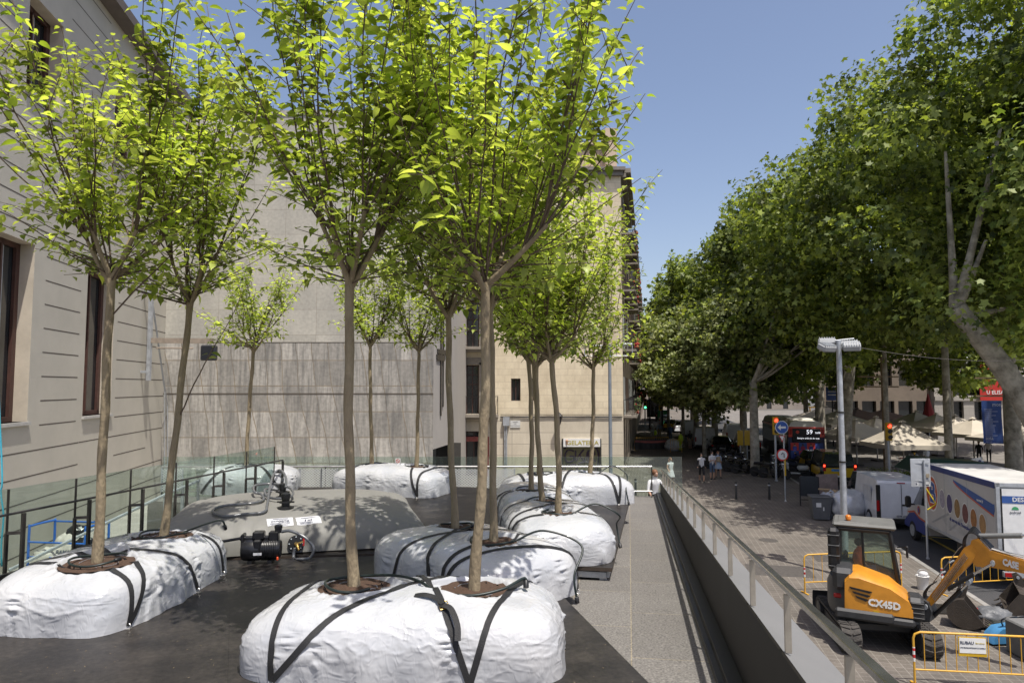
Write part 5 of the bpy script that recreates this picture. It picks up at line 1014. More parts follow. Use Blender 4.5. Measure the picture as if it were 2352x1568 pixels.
# ================================================================ vehicles
taxi_y = mat('taxi_yellow', (.55, .34, .01), .3, 0, .05, coat=.5); carblk = mat('car_black', (.012, .012, .014), .2, 0, .1, coat=.6); carwht = mat('van_white', (.66, .67, .69), .38, 0, .07, 2, coat=.3)
carsil = mat('car_silver', (.3, .31, .32), .3, .5, .06, coat=.5); redl = mat('red_lens', (.35, .01, .01), .2, emit=.0); redon = mat('lit_red_lamp', (1, .05, .02), .3, emit=4); plate = mat('number_plate', (.6, .6, .58), .5)
orange_l = mat('orange_lens', (.6, .18, .02), .25); tyre = rubber
def vloft(st):
    """st: (y, halfwidth, zb, zbelt, zroof, halfroof, sideglass, topglass) ; returns paint and glass builders"""
    a, g = MB(), MB()
    ring = lambda s: [(-s[1]*.96, s[0], s[2]), (-s[1], s[0], (s[2]+s[3])/2), (-s[1]*.985, s[0], s[3]), (-s[5], s[0], s[4]), (s[5], s[0], s[4]), (s[1]*.985, s[0], s[3]), (s[1], s[0], (s[2]+s[3])/2), (s[1]*.96, s[0], s[2])]
    for i in range(len(st)-1):
        r0, r1 = ring(st[i]), ring(st[i+1])
        for j in range(8):
            k = (j+1) % 8; tgt = g if ((j in (2, 4) and st[i][6]) or (j == 3 and st[i][7])) else a
            tgt.add([r0[j], r0[k], r1[k], r1[j]], [(0, 1, 2, 3)])
    a.add(ring(st[0]), [(0, 1, 2, 5, 6, 7)]); a.add(ring(st[-1]), [(7, 6, 5, 2, 1, 0)])
    (g if st[0][7] else a).add(ring(st[0]), [(2, 3, 4, 5)]); a.add(ring(st[-1]), [(5, 4, 3, 2)])
    return a, g
def wheels(t, ys, hw, r, rimm=None):
    for y in ys:
        for s in (-1, 1):
            mb = MB(); mb.lathe([(r*.55, -.1), (r*.93, -.1), (r, -.07), (r, .07), (r*.93, .1), (r*.55, .1)], (s*(hw-.09), y, r), 22, 'X'); w_ = mb.obj('wheel', tyre, t, 40)
            mb = MB(); mb.lathe([(r*.1, 0), (r*.58, -.01), (r*.6, .03)] if s > 0 else [(r*.6, -.03), (r*.58, .01), (r*.1, 0)], (s*(hw+.005), y, r), 14, 'X'); mb.obj('rim', rimm or galv, w_, 40)
def car(name, label, cat, loc, rz, L_, W_, H_, kind, paint, paint2=None, group=None, lit=False):
    t = thing(name, label, cat, loc, rz, group); h = W_/2
    if kind == 'sedan':
        st = [(0, h*.9, .35, .8, .82, h*.8, 0, 0), (.08, h, .25, .85, .92, h*.85, 0, 0), (.55, h, .22, .9, .97, h*.8, 0, 1), (1.15, h, .22, .93, H_-.03, h*.66, 1, 0), (2.0, h, .22, .93, H_, h*.68, 1, 0), (2.6, h, .22, .92, H_-.06, h*.68, 0, 1), (3.3, h, .22, .9, .97, h*.84, 0, 0), (L_-.25, h*.95, .25, .72, .78, h*.8, 0, 0), (L_, h*.8, .35, .6, .62, h*.7, 0, 0)]
    elif kind == 'mpv':
        st = [(0, h*.92, .35, .98, 1.0, h*.9, 0, 0), (.04, h, .3, 1.02, 1.1, h*.92, 0, 1), (.22, h, .24, 1.04, H_-.08, h*.8, 1, 0), (.6, h, .24, 1.04, H_, h*.82, 1, 0), (2.6, h, .24, 1.03, H_, h*.82, 1, 0), (2.95, h, .24, 1.0, H_-.07, h*.8, 0, 1), (3.75, h, .24, .98, 1.05, h*.86, 0, 0), (L_-.2, h*.95, .26, .8, .86, h*.8, 0, 0), (L_, h*.85, .35, .65, .68, h*.7, 0, 0)]
    else:
        st = [(0, h*.97, .38, 1.2, H_-.12, h*.88, 0, 0), (.05, h, .3, 1.2, H_-.03, h*.9, 0, 0), (.5, h, .26, 1.2, H_, h*.88, 0, 0), (L_-2.2, h, .26, 1.2, H_, h*.88, 1, 0), (L_-1.5, h, .26, 1.15, H_-.05, h*.86, 1, 1), (L_-.8, h, .26, 1.1, 1.22, h*.9, 0, 0), (L_-.2, h*.96, .28, .85, .95, h*.85, 0, 0), (L_, h*.85, .35, .7, .72, h*.75, 0, 0)]
    a, g = vloft(st); a.obj('body', paint, t, 28); g.obj('windows', glassdark, t, 28)
    if paint2:
        for s in (-1, 1): mb = MB(); mb.box((s*(h+.004), L_*.42, .66), (.006, L_*.52, .5)); mb.obj('door_panel', paint2, t)
        mb = MB(); mb.rbox((0, -.012, .72), (W_*.94, .03, .52), .01); mb.obj('tailgate_panel', paint2, t)
    wheels(t, (.85, L_-.9), h, .32 if kind != 'van' else .34)
    for s in (-1, 1):
        z = {'sedan': .72, 'mpv': .95, 'van': .95}[kind]; mb = MB(); mb.rbox((s*(h-.1), -.012, z+(.05 if kind == 'mpv' else 0)), (.15 if kind != 'van' else .11, .05, .16 if kind == 'sedan' else .42), .01); mb.obj('tail_light', redl, t)
        if lit: mb = MB(); mb.rbox((s*(h-.08), -.04, z+.15), (.1, .03, .12), .01); mb.obj('brake_light', redon, t)
        mb = MB(); mb.rbox((s*(h+.1), L_*.66, 1.02 if kind != 'van' else 1.2), (.16, .1, .14), .03); mb.obj('mirror', black, t)
    mb = MB(); mb.box((0, -.035, .5 if kind != 'van' else .55), (.5, .01, .11)); mb.obj('number_plate', plate, t); mb = MB(); mb.rbox((0, -.02, .36), (W_*.95, .1, .2), .03); mb.obj('bumper', black if kind != 'sedan' else paint, t)
    return t
def along(x, y, z=PL-.012): return (x, y, z)
# white van
V = car('delivery_van', 'silver white panel van parked with its rear doors toward the truck', 'van', (15.6, 27.7, PL-.012), SA, 5.0, 1.96, 1.97, 'van', carwht)
mb = MB(); mb.box((0, -.006, 1.15), (.012, .03, 1.3)); mb.obj('door_seam', black, V); mb = MB(); mb.rbox((.12, -.03, 1.0), (.22, .04, .06), .015); mb.obj('rear_handle', black, V)
mb = MB(); mb.rbox((0, -.0, 1.86), (.3, .05, .04), .01); mb.obj('high_brake_light', redl, V)
for s in (-1, 1): mb = MB(); mb.prism([(.5, 1.0), (1.6, 1.0), (1.6, 1.62), (.5, 1.62)], s*.9815, s*.9835, 'YZ'); mb.obj('side_panel_recess', mat('van_shade', (.5, .51, .53), .4), V)
mb = MB(); mb.rbox((-.86, -.012, 1.1), (.16, .03, 1.35), .01); mb.obj('black_pillar', black, V)
text('0594 LHN', .1, ink, V, face_mY(0, -.045, .55), bold=.02)
# taxis
T1 = car('taxi', 'yellow and black taxi van with lit brake lights beside the lamp mast', 'taxi', (19.15, 40.3, PL-.012), SA, 4.4, 1.85, 1.86, 'mpv', carblk, taxi_y, 'yellow and black taxis', True)
mb = MB(); mb.box((-.1, -.035, .86), (.7, .012, .14)); o = mb.obj('blue_phone_sign', mat('sky_blue_sign', (.05, .25, .55), .5), T1); text('TAXI 481', .11, ink, o, face_mY(-.1, -.045, .86), bold=.02)
car('taxi', 'yellow and black saloon taxi just in front of the bus', 'taxi', (20.2, 44.9, PL-.012), SA, 4.6, 1.8, 1.45, 'sedan', carblk, taxi_y, 'yellow and black taxis', True)
car('taxi', 'small distant yellow and black taxi in the line of parked cars', 'taxi', Pz(1540, 990, PL), SA, 4.4, 1.8, 1.45, 'sedan', carblk, taxi_y, 'yellow and black taxis')
for (px, py, kd, pm, lb, nm, ct) in ((1585, 1008, 'van', carwht, 'white van behind the thin street trees, left of two white vans', 'delivery_van', 'van'), (1620, 1033, 'van', carwht, 'white van parked nearest the motorcycles', 'delivery_van', 'van'), (1660, 1043, 'sedan', carblk, 'black car parked beside the motorcycles', 'parked_car', 'car'), (1722, 1048, 'mpv', carblk, 'black people carrier behind the yellow signs', 'parked_car', 'car'), (1566, 995, 'sedan', carwht, 'white car parked behind the distant taxi', 'parked_car', 'car'), (1528, 975, 'sedan', carsil, 'silver car far down the street beside the green container', 'parked_car', 'car'), (1519, 968, 'mpv', carblk, 'dark car parked beside the dark distant truck', 'parked_car', 'car'), (1690, 1020, 'van', carwht, 'white van standing in the road beside the bus', 'delivery_van', 'van')):
    p = Pz(px, py, PL-.012); car(nm, lb, ct, p, SA, 4.6, 1.85, {'van': 2.0, 'sedan': 1.45, 'mpv': 1.75}[kd], kd, pm, None, 'vehicles parked up the street')
# dark truck far
p = Pz(1503, 966, PL-.012); t = thing('box_truck', 'dark box truck seen from behind far down the street', 'truck', p, SA)
mb = MB(); mb.rbox((0, 3, 2.1), (2.5, 6, 3.0), .05); mb.obj('cargo_box', carblk, t); mb = MB(); mb.rbox((0, 7, 1.6), (2.3, 1.9, 2.3), .2); mb.obj('cab', carsil, t); mb = MB(); mb.box((0, -.02, 2.1), (.05, .03, 2.9)); mb.obj('door_seam', galv, t); wheels(t, (1, 6.5), 1.15, .45)
p = Pz(1523, 970, PL); t = thing('green_container', 'green recycling container beside the dark truck', 'container', p, SA); mb = MB(); mb.rbox((0, 0, 1.0), (1.6, 1.4, 1.7), .15); mb.obj('body', mat('bin_green', (.02, .2, .06), .5), t); mb = MB(); mb.rbox((0, 0, 1.9), (1.65, 1.45, .15), .06); mb.obj('lid', mat('lid_green', (.015, .12, .04), .5), t)
# delivery truck with the printed box
TR = thing('delivery_truck', 'white delivery truck with food pictures and a printed emblem on its box side', 'truck', (14.72, 19.35, PL-.012), SA)
tw_ = mat('truck_white', (.47, .46, .45), .5, 0, .12, 1.2, contrast=1); navy = mat('truck_navy', (.03, .045, .2), .5, 0, .15, 3); emor = mat('emblem_orange', (.5, .09, .03), .5, 0, .1, 3); embl = mat('emblem_blue', (.03, .09, .3), .5)
bw, b0, b1, zb_, zt_ = 1.08, 0, 5.15, .82, 3.0
mb = MB(); mb.rbox((0, (b0+b1)/2, (zb_+zt_)/2), (2*bw, b1-b0, zt_-zb_), .03); bx = mb.obj('cargo_box', tw_, TR)
mb = MB(); mb.box((0, (b0+b1)/2, zt_+.006), (2*bw-.1, b1-b0-.1, .01)); mb.obj('box_roof', mat('box_roof_grey', (.5, .49, .46), .7, 0, .15, .8), TR)
mb = MB(); mb.box((-bw-.006, (b0+b1)/2, zt_-.07), (.02, b1-b0, .17)); mb.obj('roof_stripe', mat('peeling_navy', (.025, .04, .16), .6, 0, .5, 3, contrast=1.5), bx)
mb = MB(); mb.box((-bw-.006, (b0+b1)/2, zb_+.04), (.03, b1-b0, .09)); mb.obj('lower_trim', galv, bx)
for y in (1.75, 3.4): mb = MB(); mb.box((-bw-.002, y, 1.9), (.008, .012, 2.1)); mb.obj('panel_joint', galv, bx)
X = -bw
def P2(mb, pts, off): mb.poly([(X-off, y, z) for y, z in pts])
mb = MB(); sw = [(2.7-2.6*f, 2.7-.62*f**.8) for f in np.linspace(0, 1, 12)]; P2(mb, sw+[(.04, 2.2), (.04, 2.4)]+[(2.7-2.6*f, 2.74-.36*f) for f in np.linspace(1, 0, 8)], .006); mb.obj('blue_swoosh', embl, bx)
mb = MB(); P2(mb, sw+[(y, z-.05) for y, z in sw[::-1]], .008); mb.obj('red_swoosh', emor, bx)
mb = MB(); mb.disc((X-.006, 4.45, 2.05), .52, 'X', 28, .62); mb.obj('emblem_white_ring', white, bx); mb = MB(); mb.disc((X-.009, 4.45, 2.05), .46, 'X', 28, .56); mb.obj('emblem_disc', emor, bx)
text('B', .95, white, bx, face_mX(X-.012, 4.38, 2.05), bold=.06); text('B', .95, embl, bx, face_mX(X-.016, 4.38, 2.05), bold=.025)
foodc = [(.3, .28, .35), (.07, .06, .16), (.25, .15, .06), (.14, .05, .05), (.3, .13, .04), (.35, .2, .08)]
for k, c_ in enumerate(foodc):
    y = 3.6-.56*k; z = 1.98-.10*k*.6; mb = MB(); mb.disc((X-.006, y, z), .24, 'X', 22, .33); o = mb.obj('picture_ring', white, bx)
    mb = MB(); mb.disc((X-.009, y, z), .21, 'X', 22, .3); mb.obj('food_picture', mat('food_print_%d' % k, c_, .6, 0, .9, 11, contrast=2.4), o)
text("al servei de l'hostaleria des de 1968", .17, navy, bx, face_mX(X-.01, 1.85, 1.38) @ Matrix.Rotation(R(-3), 4, 'Z'), bold=.012)
text('www.b', .14, white, bx, face_mX(X-.012, .9, 2.36), bold=.01)
# big printed plate and cutlery
mb = MB(); pr = mat('plate_print', (.42, .42, .42), .5, 0, .2, 3)
mb.poly([(X-.003, 2.0+1.75*math.cos(a), 1.5+.42*math.sin(a)-.1*math.cos(a)) for a in np.linspace(math.pi, 2*math.pi, 20)]); mb.obj('plate_print', pr, bx)
mb = MB()
for a in (0, 1): P2(mb, [(4.6-a*1.4, 1.05), (4.45-a*1.4, 1.05), (3.1-a*1.0, 1.55), (3.2-a*1.0, 1.6)], .004)
mb.obj('cutlery_print', mat('cutlery_print', (.3, .31, .33), .4), bx)
# rear doors
mb = MB(); mb.box((0, -.02, (zb_+zt_)/2-.05), (2*bw-.16, .03, zt_-zb_-.2)); rd_ = mb.obj('rear_door', white, bx)
mb = MB()
for s in (-1, 1): mb.box((s*(bw-.06), -.025, (zb_+zt_)/2), (.1, .05, zt_-zb_))
mb.box((0, -.025, zt_-.05), (2*bw, .05, .1)); mb.obj('door_frame', galv, bx)
mb = MB(); mb.box((-bw+.13, -.04, 1.9), (.05, .02, 1.9)); mb.obj('door_seal', black, bx)
mb = MB(); mb.box((.45, -.037, 1.9), (1.1, .004, 1.9)); mb.obj('orange_panel', emor, rd_); mb = MB(); mb.box((0, -.042, 2.55), (1.85, .004, .2)); mb.obj('blue_band', embl, rd_)
text('DESCARGA LA NOVA APP', .17, white, rd_, face_mY(.32, -.048, 2.55), bold=.02)
mb = MB(); mb.disc((.55, -.046, 1.65), .68, 'Y', 36); mb.obj('emblem_white_ring', white, rd_); mb = MB(); mb.disc((.55, -.05, 1.65), .58, 'Y', 36); mb.obj('emblem_disc', emor, rd_); text('B', 1.1, embl, rd_, face_mY(.55, -.056, 1.65), bold=.05); text('www.', .13, white, rd_, face_mY(-.02, -.046, 2.3) @ Matrix.Rotation(.5, 4, 'Z'), bold=.01)
text('android', .09, ink, rd_, face_mY(-.6, -.046, 2.2), bold=.01); mb = MB(); mb.disc((-.6, -.042, 2.27), .09, 'Y', 14, .09, 0, math.pi); mb.obj('green_head_mark', mat('app_green', (.05, .3, .12), .5), rd_)
text('de confianza', .14, navy, rd_, face_mY(.2, -.046, 1.0), bold=.01)
st = [(5.2, 1.0, .45, 1.45, 2.25, .86, 1, 0), (5.75, 1.0, .4, 1.42, 2.25, .86, 1, 0), (6.05, 1.0, .4, 1.4, 2.18, .82, 1, 1), (6.75, 1.0, .4, 1.25, 1.35, .9, 0, 0), (7.3, .97, .4, 1.0, 1.12, .85, 0, 0), (7.5, .85, .45, .8, .85, .75, 0, 0)]
a, g = vloft(st); a.obj('cab', tw_, TR, 28); g.obj('cab_windows', glassdark, TR, 28)
mb = MB(); mb.prism([(5.2, .42), (7.45, .42), (7.4, .6), (6.9, .95), (6.4, 1.05), (5.9, .9), (5.2, .85)], -1.006, -1.0, 'YZ'); mb.obj('blue_lower_print', navy, TR)
mb = MB(); mb.prism([(5.2, .86), (5.9, .91), (6.4, 1.06), (6.9, .96), (7.1, .98), (6.4, 1.12), (5.9, .97), (5.2, .92)], -1.009, -1.004, 'YZ'); mb.obj('red_line', emor, TR)
mb = MB(); mb.disc((-1.012, 5.95, 1.2), .12, 'X', 18, .16); o = mb.obj('door_emblem', emor, TR); text('B', .22, embl, o, face_mX(-1.018, 5.94, 1.2), bold=.04)
for s in (-1, 1): mb = MB(); mb.rbox((s*1.22, 6.35, 1.45), (.2, .14, .42), .05); mb.tube([(s*1.0, 6.35, 1.35), (s*1.2, 6.35, 1.38)], .03, 6); mb.obj('mirror', black, TR)
mb = MB(); mb.box((0, 2.6, .62), (.9, 5.2, .25)); mb.rbox((-.85, 2.4, .58), (.3, .9, .4), .03); mb.obj('chassis', darkmetal, TR); wheels(TR, (1.3, 6.6), 1.0, .36); mb = MB(); mb.box((0, -.1, .5), (2.0, .1, .14)); mb.obj('rear_bumper', galv, TR)
for s in (-1, 1): mb = MB(); mb.box((s*.85, -.16, .5), (.26, .03, .11)); mb.obj('tail_light', redl, TR)
# bus
BU = thing('city_bus', 'red and dark city bus on line 59 seen from behind', 'bus', (21.5, 50.2, PL-.012), SA); busr = mat('bus_red', (.68, .04, .02), .35, coat=.4); busw = mat('bus_roof_cream', (.75, .72, .64), .6, 0, .05); busn = mat('bus_navy', (.02, .025, .08), .4)
mb = MB(); sec = [(-1.22, .35), (-1.25, 1.0), (-1.24, 2.5), (-1.15, 2.78), (1.15, 2.78), (1.24, 2.5), (1.25, 1.0), (1.22, .35)]; mb.prism(sec, 0, 11.8, 'XZ'); mb.obj('body', busn, BU, 30)
mb = MB(); mb.prism([(-1.2, 2.74), (-1.05, 3.1), (-.8, 3.2), (.8, 3.2), (1.05, 3.1), (1.2, 2.74)], .05, 11.7, 'XZ'); mb.obj('roof_fairing', busw, BU, 30)
mb = MB(); mb.rbox((0, 3, 3.25), (1.7, 3, .16), .05); mb.obj('air_conditioner', busw, BU)
mb = MB(); mb.box((-1.253, 5.9, 1.75), (.012, 11.0, 1.05)); mb.obj('side_windows', glassdark, BU); mb = MB(); mb.box((-1.25, 5.9, 2.6), (.03, 11.8, .2)); mb.obj('side_stripe', busr, BU)
mb = MB(); mb.rbox((0, -.03, 2.42), (2.5, .08, .75), .03); mb.obj('rear_top', busr, BU); mb = MB(); mb.rbox((-.02, -.05, 2.18), (1.95, .07, 1.02), .03); pn = mb.obj('rear_screen', mat('bus_black_panel', (.012, .014, .02), .2), BU)
ledw = mat('led_white', (.9, .92, 1), .4, emit=.75); text('59', .44, ledw, pn, face_mY(.2, -.09, 2.42), bold=.01); text('1608', .19, ledw, pn, face_mY(.75, -.09, 2.38), bold=.02); text('Sempre amb els de casa', .165, ledw, pn, face_mY(.1, -.09, 1.98), bold=.008, sx=.95)
mb = MB(); mb.disc((-.62, -.09, 2.42), .12, 'Y', 16); mb.obj('red_badge', busr, pn)
pc = [(.6, .05, .04), (.04, .08, .3), (.4, .04, .03), (.03, .05, .16), (.4, .04, .03), (.03, .05, .16)]; skin = mat('skin', (.42, .25, .17), .6, 0, .08); hairm = mat('dark_hair', (.02, .014, .01), .7)
for k in range(8):
    i, j = k % 4, k//4; x = -.83+.56*i; z = 1.36-.56*j; mb = MB(); mb.box((x, -.04, z), (.555, .02, .555)); o = mb.obj('poster', mat('poster_%d' % ((i+j) % 2), pc[(i+j) % 2], .5), BU)
    if i == 3: continue
    mb = MB(); mb.disc((x, -.058, z+.11), .065, 'Y', 12, .085); mb.obj('printed_head', skin if (k != 1) else mat('dark_skin', (.12, .06, .04), .6), o); mb = MB(); mb.poly([(x-.13, -.056, z-.26), (x+.13, -.056, z-.26), (x+.15, -.056, z-.02), (x+.05, -.056, z+.04), (x-.05, -.056, z+.04), (x-.15, -.056, z-.02)]); mb.obj('printed_shirt', mat('poster_shirt_%d' % (k % 2), ((.03, .04, .25), (.35, .02, .06))[k % 2], .5, 0, .5, 20), o)
    mb = MB(); mb.disc((x, -.0595, z+.17), .06, 'Y', 10, .04); mb.obj('printed_hair', hairm, o)
for s in (-1, 1): mb = MB(); mb.rbox((s*1.1, -.08, 2.45), (.16, .05, .4), .02); mb.obj('tail_light', redl, BU)
wheels(BU, (2.6, 9.2), 1.2, .48)
# ================================================================ motorcycles and scooters
def two_wheeler(scooter, label, paint, group):
    t = thing('scooter' if scooter else 'motorcycle', label, 'scooter' if scooter else 'motorcycle', (0, 0, 0), 0, group); r = .26 if scooter else .31; wb = 1.3 if scooter else 1.4
    for y in (-wb/2, wb/2):
        mb = MB(); mb.lathe([(r*.62, -.05), (r*.9, -.06), (r, -.03), (r, .03), (r*.9, .06), (r*.62, .05)], (0, y, r), 20, 'X'); w_ = mb.obj('wheel', tyre, t, 40); mb = MB(); mb.lathe([(r*.15, -.03), (r*.6, -.015), (r*.62, .0), (r*.6, .015), (r*.15, .03)], (0, y, r), 10, 'X'); mb.obj('rim', galv, w_, 40)
    mb = MB()
    if scooter: mb.rbox((0, -.02, .27), (.3, .62, .1), .04); mb.rbox((0, .42, .62), (.38, .1, .62), .04); mb.rbox((0, -.5, .62), (.3, .72, .32), .1); mb.rbox((0, .65, .5), (.16, .36, .12), .05)
    else: mb.rbox((0, .16, .82), (.28, .5, .24), .09); mb.rbox((0, -.5, .8), (.2, .45, .14), .05); mb.rbox((0, .66, .62), (.12, .4, .06), .02)
    mb.obj('bodywork', paint, t, 40)
    mb = MB(); mb.rbox((0, -.38, .84 if scooter else .87), (.28, .62, .12), .05); mb.obj('seat', black, t, 40)
    mb = MB(); mb.rbox((0, -.02, .45), (.26, .42, .34), .06) if not scooter else mb.rbox((0, -.45, .36), (.2, .5, .2), .05); mb.obj('engine', darkmetal, t, 40)
    mb = MB(); mb.tube([(-.08, wb/2, r), (-.07, .45, 1.0)], .022, 6); mb.obj('fork', galv, t, 60); mb = MB(); mb.tube([(.08, wb/2, r), (.07, .45, 1.0)], .022, 6); mb.obj('fork', galv, t, 60)
    mb = MB(); mb.tube([(-.34, .33, 1.06), (-.2, .42, 1.04), (.2, .42, 1.04), (.34, .33, 1.06)], .018, 6); mb.obj('handlebar', black, t, 60); mb = MB(); mb.ball((0, .55, .92), .1, 10, 7); mb.obj('headlight', chrome, t, 180)
    mb = MB(); mb.tube([(.15, .1, .22), (.16, -.35, .28), (.17, -.75, .36)], .04, 8); mb.obj('exhaust', darkmetal, t, 60)
    for s in (-1, 1): mb = MB(); mb.tube([(s*.2, .42, 1.05), (s*.28, .42, 1.22)], .008, 5); mb.ball((s*.29, .41, 1.25), .055, 8, 5, (1, .3, .7)); mb.obj('mirror', black, t, 60)
    if scooter: mb = MB(); mb.rbox((0, -.88, .98), (.38, .34, .28), .1); mb.obj('top_case', black, t, 40)
    return t
random.seed(9)
mc = two_wheeler(False, 'x', carblk, 'motorcycles parked in a row at the kerb'); sc = two_wheeler(True, 'y', mat('scooter_dark', (.03, .035, .05), .3, coat=.4), 'motorcycles parked in a row at the kerb')
MCX = [1650, 1672, 1694, 1713, 1757, 1779, 1668, 1690, 1712, 1758]; nm_ = ['leftmost motorcycle of the parked row', 'second motorcycle from the left in the parked row', 'third motorcycle from the left in the parked row', 'motorcycle standing just left of the tree trunk', 'motorcycle just right of the tree trunk', 'motorcycle beside the traffic light pole', 'scooter at the left end of the rear row of motorcycles', 'second scooter in the rear row of motorcycles', 'scooter hidden half behind the tree trunk', 'dark scooter beside the right side of the tree trunk']
for k, px in enumerate(MCX):
    front = k < 6; p = Pz(px, (1078+(px-1650)*.16) if front else 1062+(px-1650)*.12, PL); pr = mc if front else sc
    place(pr, k in (0, 6), p, SA+R(62)+random.uniform(-.1, .1)+R(180), nm_[k])
ws = two_wheeler(True, 'white scooter parked alone beside the yellow taxi van', mat('scooter_white', (.55, .55, .52), .35, coat=.4), None); ws.location = Pz(1826, 1096, PL); ws.rotation_euler = (0, 0, R(78))
for px, lb in ((1800, 'dark scooter parked behind the white one'), (1850, 'black scooter parked nearest the taxi van')):
    o = copy_tree(sc); o.location = Pz(px, 1085, PL); o.rotation_euler = (0, 0, R(60)); o['label'] = lb
# ================================================================ excavator
EX = thing('mini_excavator', 'orange and black tracked mini excavator with a glazed cab working on the pavement', 'excavator', (8.25, 15.95, PL+.004), 0)
oran = mat('excavator_orange', (.56, .235, .02), .38, 0, .13, 3, coat=.35); exg = mat('excavator_dark_grey', (.035, .036, .038), .5, 0, .2, 5); exr = mat('cab_roof_grey', (.13, .13, .12), .6, 0, .12, 3); cabg = thin_glass('cab_glass', (.62, .72, .66), 1.0, .05)
track_m = mat('rubber_track', (.055, .05, .045), .85, 0, .35, 10, bump=.5)
UA = SA   # undercarriage heading
def uc(x, y, z): v = Matrix.Rotation(UA, 3, 'Z') @ Vector((x, y, z)); return v
for s in (-1, 1):
    mb = MB(); mb.M = Matrix.Rotation(UA, 4, 'Z') @ Matrix.Translation((s*.78, 0, 0)); path = []; hl_, r = .98, .27
    for k in range(25):
        a = math.pi/2+math.pi*k/24; path.append((-hl_+r*math.cos(a), r+.03+r*math.sin(a)))
    for k in range(25):
        a = -math.pi/2+math.pi*k/24; path.append((hl_+r*math.cos(a), r+.03+r*math.sin(a)))
    inner = [(y*.93, (z-.3)*.82+.3) for y, z in path]; n = len(path); wv = .19
    vs_ = [(x, y, z) for x in (-wv, wv) for (y, z) in path]+[(x, y, z) for x in (-wv, wv) for (y, z) in inner]
    mb.add(vs_, [(i, (i+1) % n, n+(i+1) % n, n+i) for i in range(n)]+[(2*n+i, 3*n+i, 3*n+(i+1) % n, 2*n+(i+1) % n) for i in range(n)]+[(i, 2*n+i, 2*n+(i+1) % n, (i+1) % n) for i in range(n)]+[(n+i, n+(i+1) % n, 3*n+(i+1) % n, 3*n+i) for i in range(n)])
    # grousers
    per = []; P_l = [Vector((0, y, z)) for y, z in path]+[Vector((0, *path[0]))]; acc = 0; tot_ = sum((P_l[i+1]-P_l[i]).length for i in range(n)); N_g = 44; nxt = 0
    for i in range(n):
        sgl = (P_l[i+1]-P_l[i]).length
        while nxt <= acc+sgl and len(per) < N_g:
            f = (nxt-acc)/max(sgl, 1e-6); per.append((P_l[i].lerp(P_l[i+1], f), (P_l[i+1]-P_l[i]).normalized())); nxt += tot_/N_g
        acc += sgl
    base = mb.M.copy()
    for p, d in per:
        o_ = Vector((0, -d.z, d.y)); o_ = o_ if o_.dot(p-Vector((0, 0, .3))) > 0 else -o_
        for xx, sk in ((-.095, .3), (.095, -.3)):
            mb.M = base @ Matrix.Translation(p+o_*.012+Vector((xx, 0, 0))) @ Matrix((( 1, 0, 0, 0), (0, d.y, o_.y, 0), (0, d.z, o_.z, 0), (0, 0, 0, 1))) @ Matrix.Rotation(sk, 4, 'Z'); mb.rbox((0, 0, 0), (.175, .045, .035), .008)
    tk = mb.obj('track', track_m, EX)
    mb = MB(); mb.M = base
    for y in (-.95, .95): mb.lathe([(.08, -.2), (.2, -.19), (.2, .19), (.08, .2)], (0, y, .3), 16, 'X')
    for y in (-.5, -.15, .2, .55): mb.lathe([(.05, -.17), (.09, -.16), (.09, .16), (.05, .17)], (0, y, .14), 12, 'X')
    mb.box((0, 0, .3), (.22, 1.7, .16)); mb.obj('track_frame', exg, tk, 40)
mb = MB(); mb.M = Matrix.Rotation(UA, 4, 'Z'); mb.rbox((0, 0, .38), (1.3, .9, .2), .04); mb.lathe([(.42, .45), (.42, .6)], (0, 0, 0), 24); mb.obj('undercarriage', exg, EX, 40)
mb = MB(); mb.M = Matrix.Rotation(UA, 4, 'Z'); V_ = [(1.62+.06*math.cos(a), .32+.24*math.sin(a)) for a in np.linspace(-1.4, 1.4, 8)]; mb.prism([(y, z) for y, z in V_]+[(y-.03, z) for y, z in V_[::-1]], -.95, .95, 'YZ'); mb.box((0, 1.3, .3), (.9, .6, .08)); db = mb.obj('dozer_blade', exg, EX)
# upper structure: forward is +x after the swing rotation; right side (-y) faces the camera
HA = R(-27); UM = Matrix.Rotation(HA, 4, 'Z') @ Matrix.Diagonal((.92, 1, 1, 1)); BM = Matrix.Rotation(HA, 4, 'Z') @ Matrix.Translation((1.06, -.1, 0)) @ Matrix.Rotation(R(-20), 4, 'Z') @ Matrix.Diagonal((.57, 1, .92, 1)) @ Matrix.Translation((-1.2, .1, 0))
def U(): m = MB(); m.M = UM; return m
def arcs(cx, cy, r, a0, a1, n=10): return [(cx+r*math.cos(a), cy+r*math.sin(a)) for a in np.linspace(a0, a1, n)]
mb = U(); outl = arcs(0, 0, 1.0, R(125), R(235), 14)+[(.2, -.93), (.75, -.9), (.95, -.6), (.95, .6), (.75, .9), (.2, .93)]; mb.prism(outl, .62, .86, 'XY'); mb.obj('turntable_deck', exg, EX, 35)
mb = U(); cw = arcs(0, 0, 1.03, R(118), R(242), 18)+[(-.5, -.75), (-.5, .75)]
c2 = [(x*.97, y*.97) for x, y in cw]; n = len(cw); mb.add([(x*.96, y*.96, .6) for x, y in cw]+[(x, y, .72) for x, y in cw]+[(x, y, 1.2) for x, y in cw]+[(x*.93, y*.93, 1.36) for x, y in cw], [tuple(range(n))]+[(k*n+i, k*n+(i+1) % n, (k+1)*n+(i+1) % n, (k+1)*n+i) for k in range(3) for i in range(n)]+[tuple(3*n+i for i in range(n))]); mb.obj('counterweight', mat('counterweight_grey', (.06, .062, .066), .45, 0, .12, 4), EX, 35)
mb = U(); mb.rbox((-.62, -.2, 1.42), (.5, 1.3, .5), .1); mb.obj('engine_cover', exg, EX, 35)
